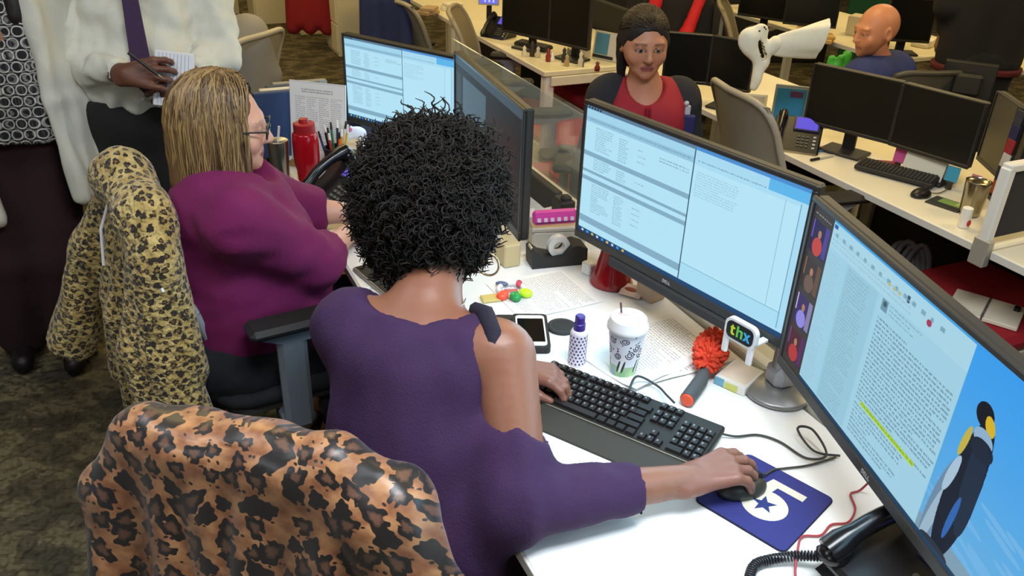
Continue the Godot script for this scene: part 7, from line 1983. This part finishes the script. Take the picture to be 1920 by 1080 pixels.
func person_bald() -> void:
	var b := Vector3(1.66, 0, -3.97)
	var o := thing("person", "seated bald person with a short beard in a blue shirt", "person", b)
	var skin := lin("cc8a68")
	var hc := Vector3(1.592, 1.078, -3.90)
	var f := Vector3(-0.95, -0.16, 0.26)
	var nb := Vector3(1.635, 0.945, -3.94)
	var SA := Vector3(1.555, 0.885, -3.83)
	var SB := Vector3(1.715, 0.885, -4.09)
	var SC := Vector3(1.745, 0.885, -3.96)
	var body := [bone(Vector3(1.68, 0.46, -3.99), Vector3(1.66, 0.8, -3.97), 0.13, 0.12, 0.06), bone(SA, SC, 0.06, 0.06, 0.05), bone(Vector3(1.66, 0.82, -3.97), nb, 0.10, 0.055, 0.05), bone(nb, hc - Vector3(-0.01, 0.06, 0), 0.052, 0.05, 0.03), bone(Vector3(1.62, 0.46, -3.9), Vector3(1.30, 0.46, -3.75), 0.085, 0.06, 0.03), bone(Vector3(1.66, 0.46, -4.05), Vector3(1.36, 0.46, -3.95), 0.085, 0.06, 0.03), bone(Vector3(1.30, 0.46, -3.75), Vector3(1.32, 0.08, -3.75), 0.055, 0.035, 0.02), bone(Vector3(1.36, 0.46, -3.95), Vector3(1.38, 0.08, -3.95), 0.055, 0.035, 0.02)]
	var g := net(body, 0.016, b, 0.0, Vector3.ONE, flat_paint(skin))
	g.append(net(head_bones(hc, f, Vector3.UP, 0.98, 1.02), 0.0055, b, 0.0, Vector3.ONE, face_paint(hc, f, Vector3.UP, 0.98, skin, lin("a06050"), lin("8a5236"), lin("9a6450"), lin("cf8468"), 0.6)))
	var WA := Vector3(1.42, 0.70, -3.72)
	var WB := Vector3(1.50, 0.70, -3.64)
	for q in [[WA, true], [WB, false]]: g.append(net(hand_bones(q[0], Vector3(-0.9, -0.1, 0.35), Vector3.UP, q[1], RELAX, 0.9), 0.008, b, 0.0, Vector3.ONE, flat_paint(skin)))
	part(o, "body", g, vcol(0.45, 0.05), "ruddy fair skin, bald head")
	part(o, "blue_shirt", net([bone(SA, SC, 0.078, 0.078, 0.06), bone(Vector3(1.60, 0.84, -3.90), Vector3(1.62, 0.48, -3.93), 0.12, 0.14, 0.06), bone(Vector3(1.71, 0.84, -3.97), Vector3(1.72, 0.48, -4.0), 0.12, 0.14, 0.06), bone(SC, Vector3(1.73, 0.68, -3.83), 0.075, 0.065, 0.04), bone(Vector3(1.73, 0.68, -3.83), WB, 0.062, 0.045, 0.03, Vector3.ZERO, true), bone(SA, Vector3(1.49, 0.69, -3.80), 0.072, 0.062, 0.04), bone(Vector3(1.49, 0.69, -3.80), WA, 0.06, 0.045, 0.03, Vector3.ZERO, true)], 0.013, b, 0.008, Vector3(0.5, 0.35, 0.5)), cloth("26336e", 0.8), "blue button shirt")
	var col := []
	for i in 11:
		var a := TAU * i / 10
		col.append(nb - b + Vector3(cos(a) * 0.066, 0.004, sin(a) * 0.062))
	part(o, "collar", G.new().tube(col, 0.016, 6, false), cloth("26336e", 0.8))
	part(o, "trousers", net([bone(Vector3(1.64, 0.46, -3.9), Vector3(1.30, 0.46, -3.75), 0.11, 0.08, 0.03), bone(Vector3(1.68, 0.46, -4.05), Vector3(1.36, 0.46, -3.95), 0.11, 0.08, 0.03), bone(Vector3(1.30, 0.46, -3.75), Vector3(1.32, 0.1, -3.75), 0.07, 0.055, 0.02, Vector3.ZERO, true), bone(Vector3(1.36, 0.46, -3.95), Vector3(1.38, 0.1, -3.95), 0.07, 0.055, 0.02, Vector3.ZERO, true)], 0.02, b), cloth("22242a"))
	shoes(o, b, [Vector3(1.32, 0, -3.75), Vector3(1.38, 0, -3.95)], Vector3(-0.9, 0, 0.4), mat("1a1614", 0.5))

func person_black_jacket() -> void:
	var b := Vector3(2.03, 0, -3.82)
	var o := thing("person", "standing person in a black jacket with a red hem, seen from behind", "person", b + Vector3(0.24, 0, -0.45))
	var f := Vector3(0.3, 0, -0.95)
	var hc := Vector3(2.05, 1.62, -3.86)
	var nb := Vector3(2.04, 1.44, -3.83)
	var fl := Vector3(1.95, 0, -3.82)
	var fr := Vector3(2.12, 0, -3.80)
	var skin := lin("a87a60")
	var body := [bone(Vector3(2.03, 0.95, -3.84), Vector3(2.03, 1.3, -3.82), 0.085, 0.10, 0.05), bone(Vector3(1.87, 1.37, -3.82), Vector3(2.2, 1.37, -3.80), 0.06, 0.06, 0.05), bone(Vector3(2.03, 1.3, -3.82), nb, 0.1, 0.058, 0.05), bone(nb, hc - Vector3(0, 0.06, 0), 0.055, 0.052, 0.03)]
	body.append_array(standing_legs(Vector3(1.97, 0.88, -3.82), Vector3(2.10, 0.88, -3.80), fl, fr, 0.065, 0.045))
	var g := net(body, 0.018, b, 0.0, Vector3.ONE, flat_paint(skin))
	g.append(net(head_bones(hc, f, Vector3.UP, 1.0), 0.01, b, 0.0, Vector3.ONE, flat_paint(skin)))
	for q in [[Vector3(1.92, 0.98, -4.0), false], [Vector3(2.14, 0.98, -4.0), true]]: g.append(net(hand_bones(q[0], Vector3(0, -1, -0.1), Vector3(-1.0 if not q[1] else 1.0, 0, 0), q[1], RELAX, 0.95), 0.007, b, 0.0, Vector3.ONE, flat_paint(skin)))
	part(o, "body", g, vcol(0.5))
	part(o, "black_jacket", net([bone(Vector3(1.88, 1.36, -3.82), Vector3(2.19, 1.36, -3.80), 0.085, 0.085, 0.05), bone(Vector3(1.96, 1.3, -3.82), Vector3(1.95, 0.90, -3.82), 0.13, 0.12, 0.06), bone(Vector3(2.10, 1.3, -3.80), Vector3(2.11, 0.90, -3.80), 0.13, 0.12, 0.06), bone(Vector3(1.86, 1.35, -3.82), Vector3(1.83, 1.14, -3.83), 0.075, 0.068, 0.03), bone(Vector3(1.83, 1.14, -3.83), Vector3(1.92, 0.99, -3.98), 0.066, 0.05, 0.03, Vector3.ZERO, true), bone(Vector3(2.2, 1.35, -3.80), Vector3(2.23, 1.14, -3.81), 0.075, 0.068, 0.03), bone(Vector3(2.23, 1.14, -3.81), Vector3(2.14, 0.99, -3.98), 0.066, 0.05, 0.03, Vector3.ZERO, true)], 0.016, b, 0.008, Vector3(0.4, 0.2, 0.4)), cloth("1b1b1a", 0.9), "black jacket")
	part(o, "red_hem", net([bone(Vector3(1.95, 0.87, -3.82), Vector3(2.11, 0.87, -3.80), 0.134, 0.134, 0.03)], 0.014, b, 0.0, Vector3.ONE, null, [Plane(Vector3.UP, 0.865), Plane(Vector3.DOWN, -0.83)]), cloth("5a1a1e"), "dark red hem band")
	part(o, "trousers", net(standing_legs(Vector3(1.97, 0.86, -3.82), Vector3(2.10, 0.86, -3.80), fl, fr, 0.105, 0.08), 0.018, b, 0.008), cloth("141418"))
	shoes(o, b, [fl, fr], f, mat("121212", 0.5))
	part(o, "hair", net([ell(hc + Vector3(-0.01, 0.03, 0.03), Vector3(0.092, 0.10, 0.10), 0.02)], 0.012, b, 0.004), mat("1a1412", 0.6))

func person_grey() -> void:
	var b := Vector3(-1.30, 0, -3.72)
	var o := thing("person", "seated person in a grey shirt behind the standing people", "person", b)
	var f := Vector3(-0.5, 0, -0.85)
	var hc := Vector3(-1.34, 1.20, -3.74)
	var nb := Vector3(-1.32, 1.06, -3.72)
	var skin := lin("b87860")
	var body := [bone(Vector3(-1.29, 0.5, -3.70), Vector3(-1.3, 0.9, -3.71), 0.13, 0.12, 0.05), bone(Vector3(-1.44, 1.0, -3.64), Vector3(-1.20, 1.0, -3.78), 0.058, 0.058, 0.05), bone(Vector3(-1.3, 0.9, -3.71), nb, 0.1, 0.055, 0.05), bone(nb, hc - Vector3(0, 0.06, 0), 0.052, 0.05, 0.03),
		bone(Vector3(-1.36, 0.5, -3.70), Vector3(-1.50, 0.5, -4.05), 0.085, 0.06, 0.03), bone(Vector3(-1.22, 0.5, -3.74), Vector3(-1.32, 0.5, -4.12), 0.085, 0.06, 0.03), bone(Vector3(-1.50, 0.5, -4.05), Vector3(-1.5, 0.08, -4.03), 0.052, 0.036, 0.02), bone(Vector3(-1.32, 0.5, -4.12), Vector3(-1.32, 0.08, -4.1), 0.052, 0.036, 0.02)]
	var g := net(body, 0.018, b, 0.0, Vector3.ONE, flat_paint(skin))
	g.append(net(head_bones(hc, f, Vector3.UP, 1.0), 0.01, b, 0.0, Vector3.ONE, flat_paint(skin)))
	for q in [[Vector3(-1.55, 0.74, -3.86), false], [Vector3(-1.28, 0.74, -3.98), true]]: g.append(net(hand_bones(q[0], f, Vector3.UP, q[1], RELAX, 0.95), 0.008, b, 0.0, Vector3.ONE, flat_paint(skin)))
	part(o, "body", g, vcol(0.5))
	part(o, "grey_shirt", net([bone(Vector3(-1.43, 0.99, -3.64), Vector3(-1.21, 0.99, -3.77), 0.08, 0.08, 0.05), bone(Vector3(-1.36, 0.92, -3.68), Vector3(-1.35, 0.52, -3.67), 0.12, 0.13, 0.05), bone(Vector3(-1.24, 0.92, -3.73), Vector3(-1.24, 0.52, -3.73), 0.12, 0.13, 0.05), bone(Vector3(-1.20, 0.99, -3.77), Vector3(-1.155, 0.80, -3.80), 0.08, 0.07, 0.04), bone(Vector3(-1.155, 0.80, -3.80), Vector3(-1.27, 0.745, -3.96), 0.066, 0.045, 0.03, Vector3.ZERO, true), bone(Vector3(-1.44, 0.99, -3.63), Vector3(-1.49, 0.80, -3.66), 0.08, 0.07, 0.04), bone(Vector3(-1.49, 0.80, -3.66), Vector3(-1.55, 0.745, -3.84), 0.066, 0.045, 0.03, Vector3.ZERO, true)], 0.016, b, 0.008, Vector3(0.4, 0.3, 0.4)), cloth("8d8b88", 0.9), "grey shirt")
	part(o, "trousers", net([bone(Vector3(-1.36, 0.5, -3.70), Vector3(-1.50, 0.5, -4.05), 0.11, 0.08, 0.03), bone(Vector3(-1.22, 0.5, -3.74), Vector3(-1.32, 0.5, -4.12), 0.11, 0.08, 0.03), bone(Vector3(-1.50, 0.5, -4.05), Vector3(-1.5, 0.1, -4.03), 0.07, 0.055, 0.02, Vector3.ZERO, true), bone(Vector3(-1.32, 0.5, -4.12), Vector3(-1.32, 0.1, -4.1), 0.07, 0.055, 0.02, Vector3.ZERO, true)], 0.02, b), cloth("22242a"))
	shoes(o, b, [Vector3(-1.5, 0, -4.03), Vector3(-1.32, 0, -4.1)], f, mat("1a1614", 0.5))
	part(o, "hair", net([ell(hc + Vector3(0.02, 0.03, 0.03), Vector3(0.09, 0.095, 0.095), 0.02)], 0.012, b, 0.003), mat("2a1c14", 0.6))
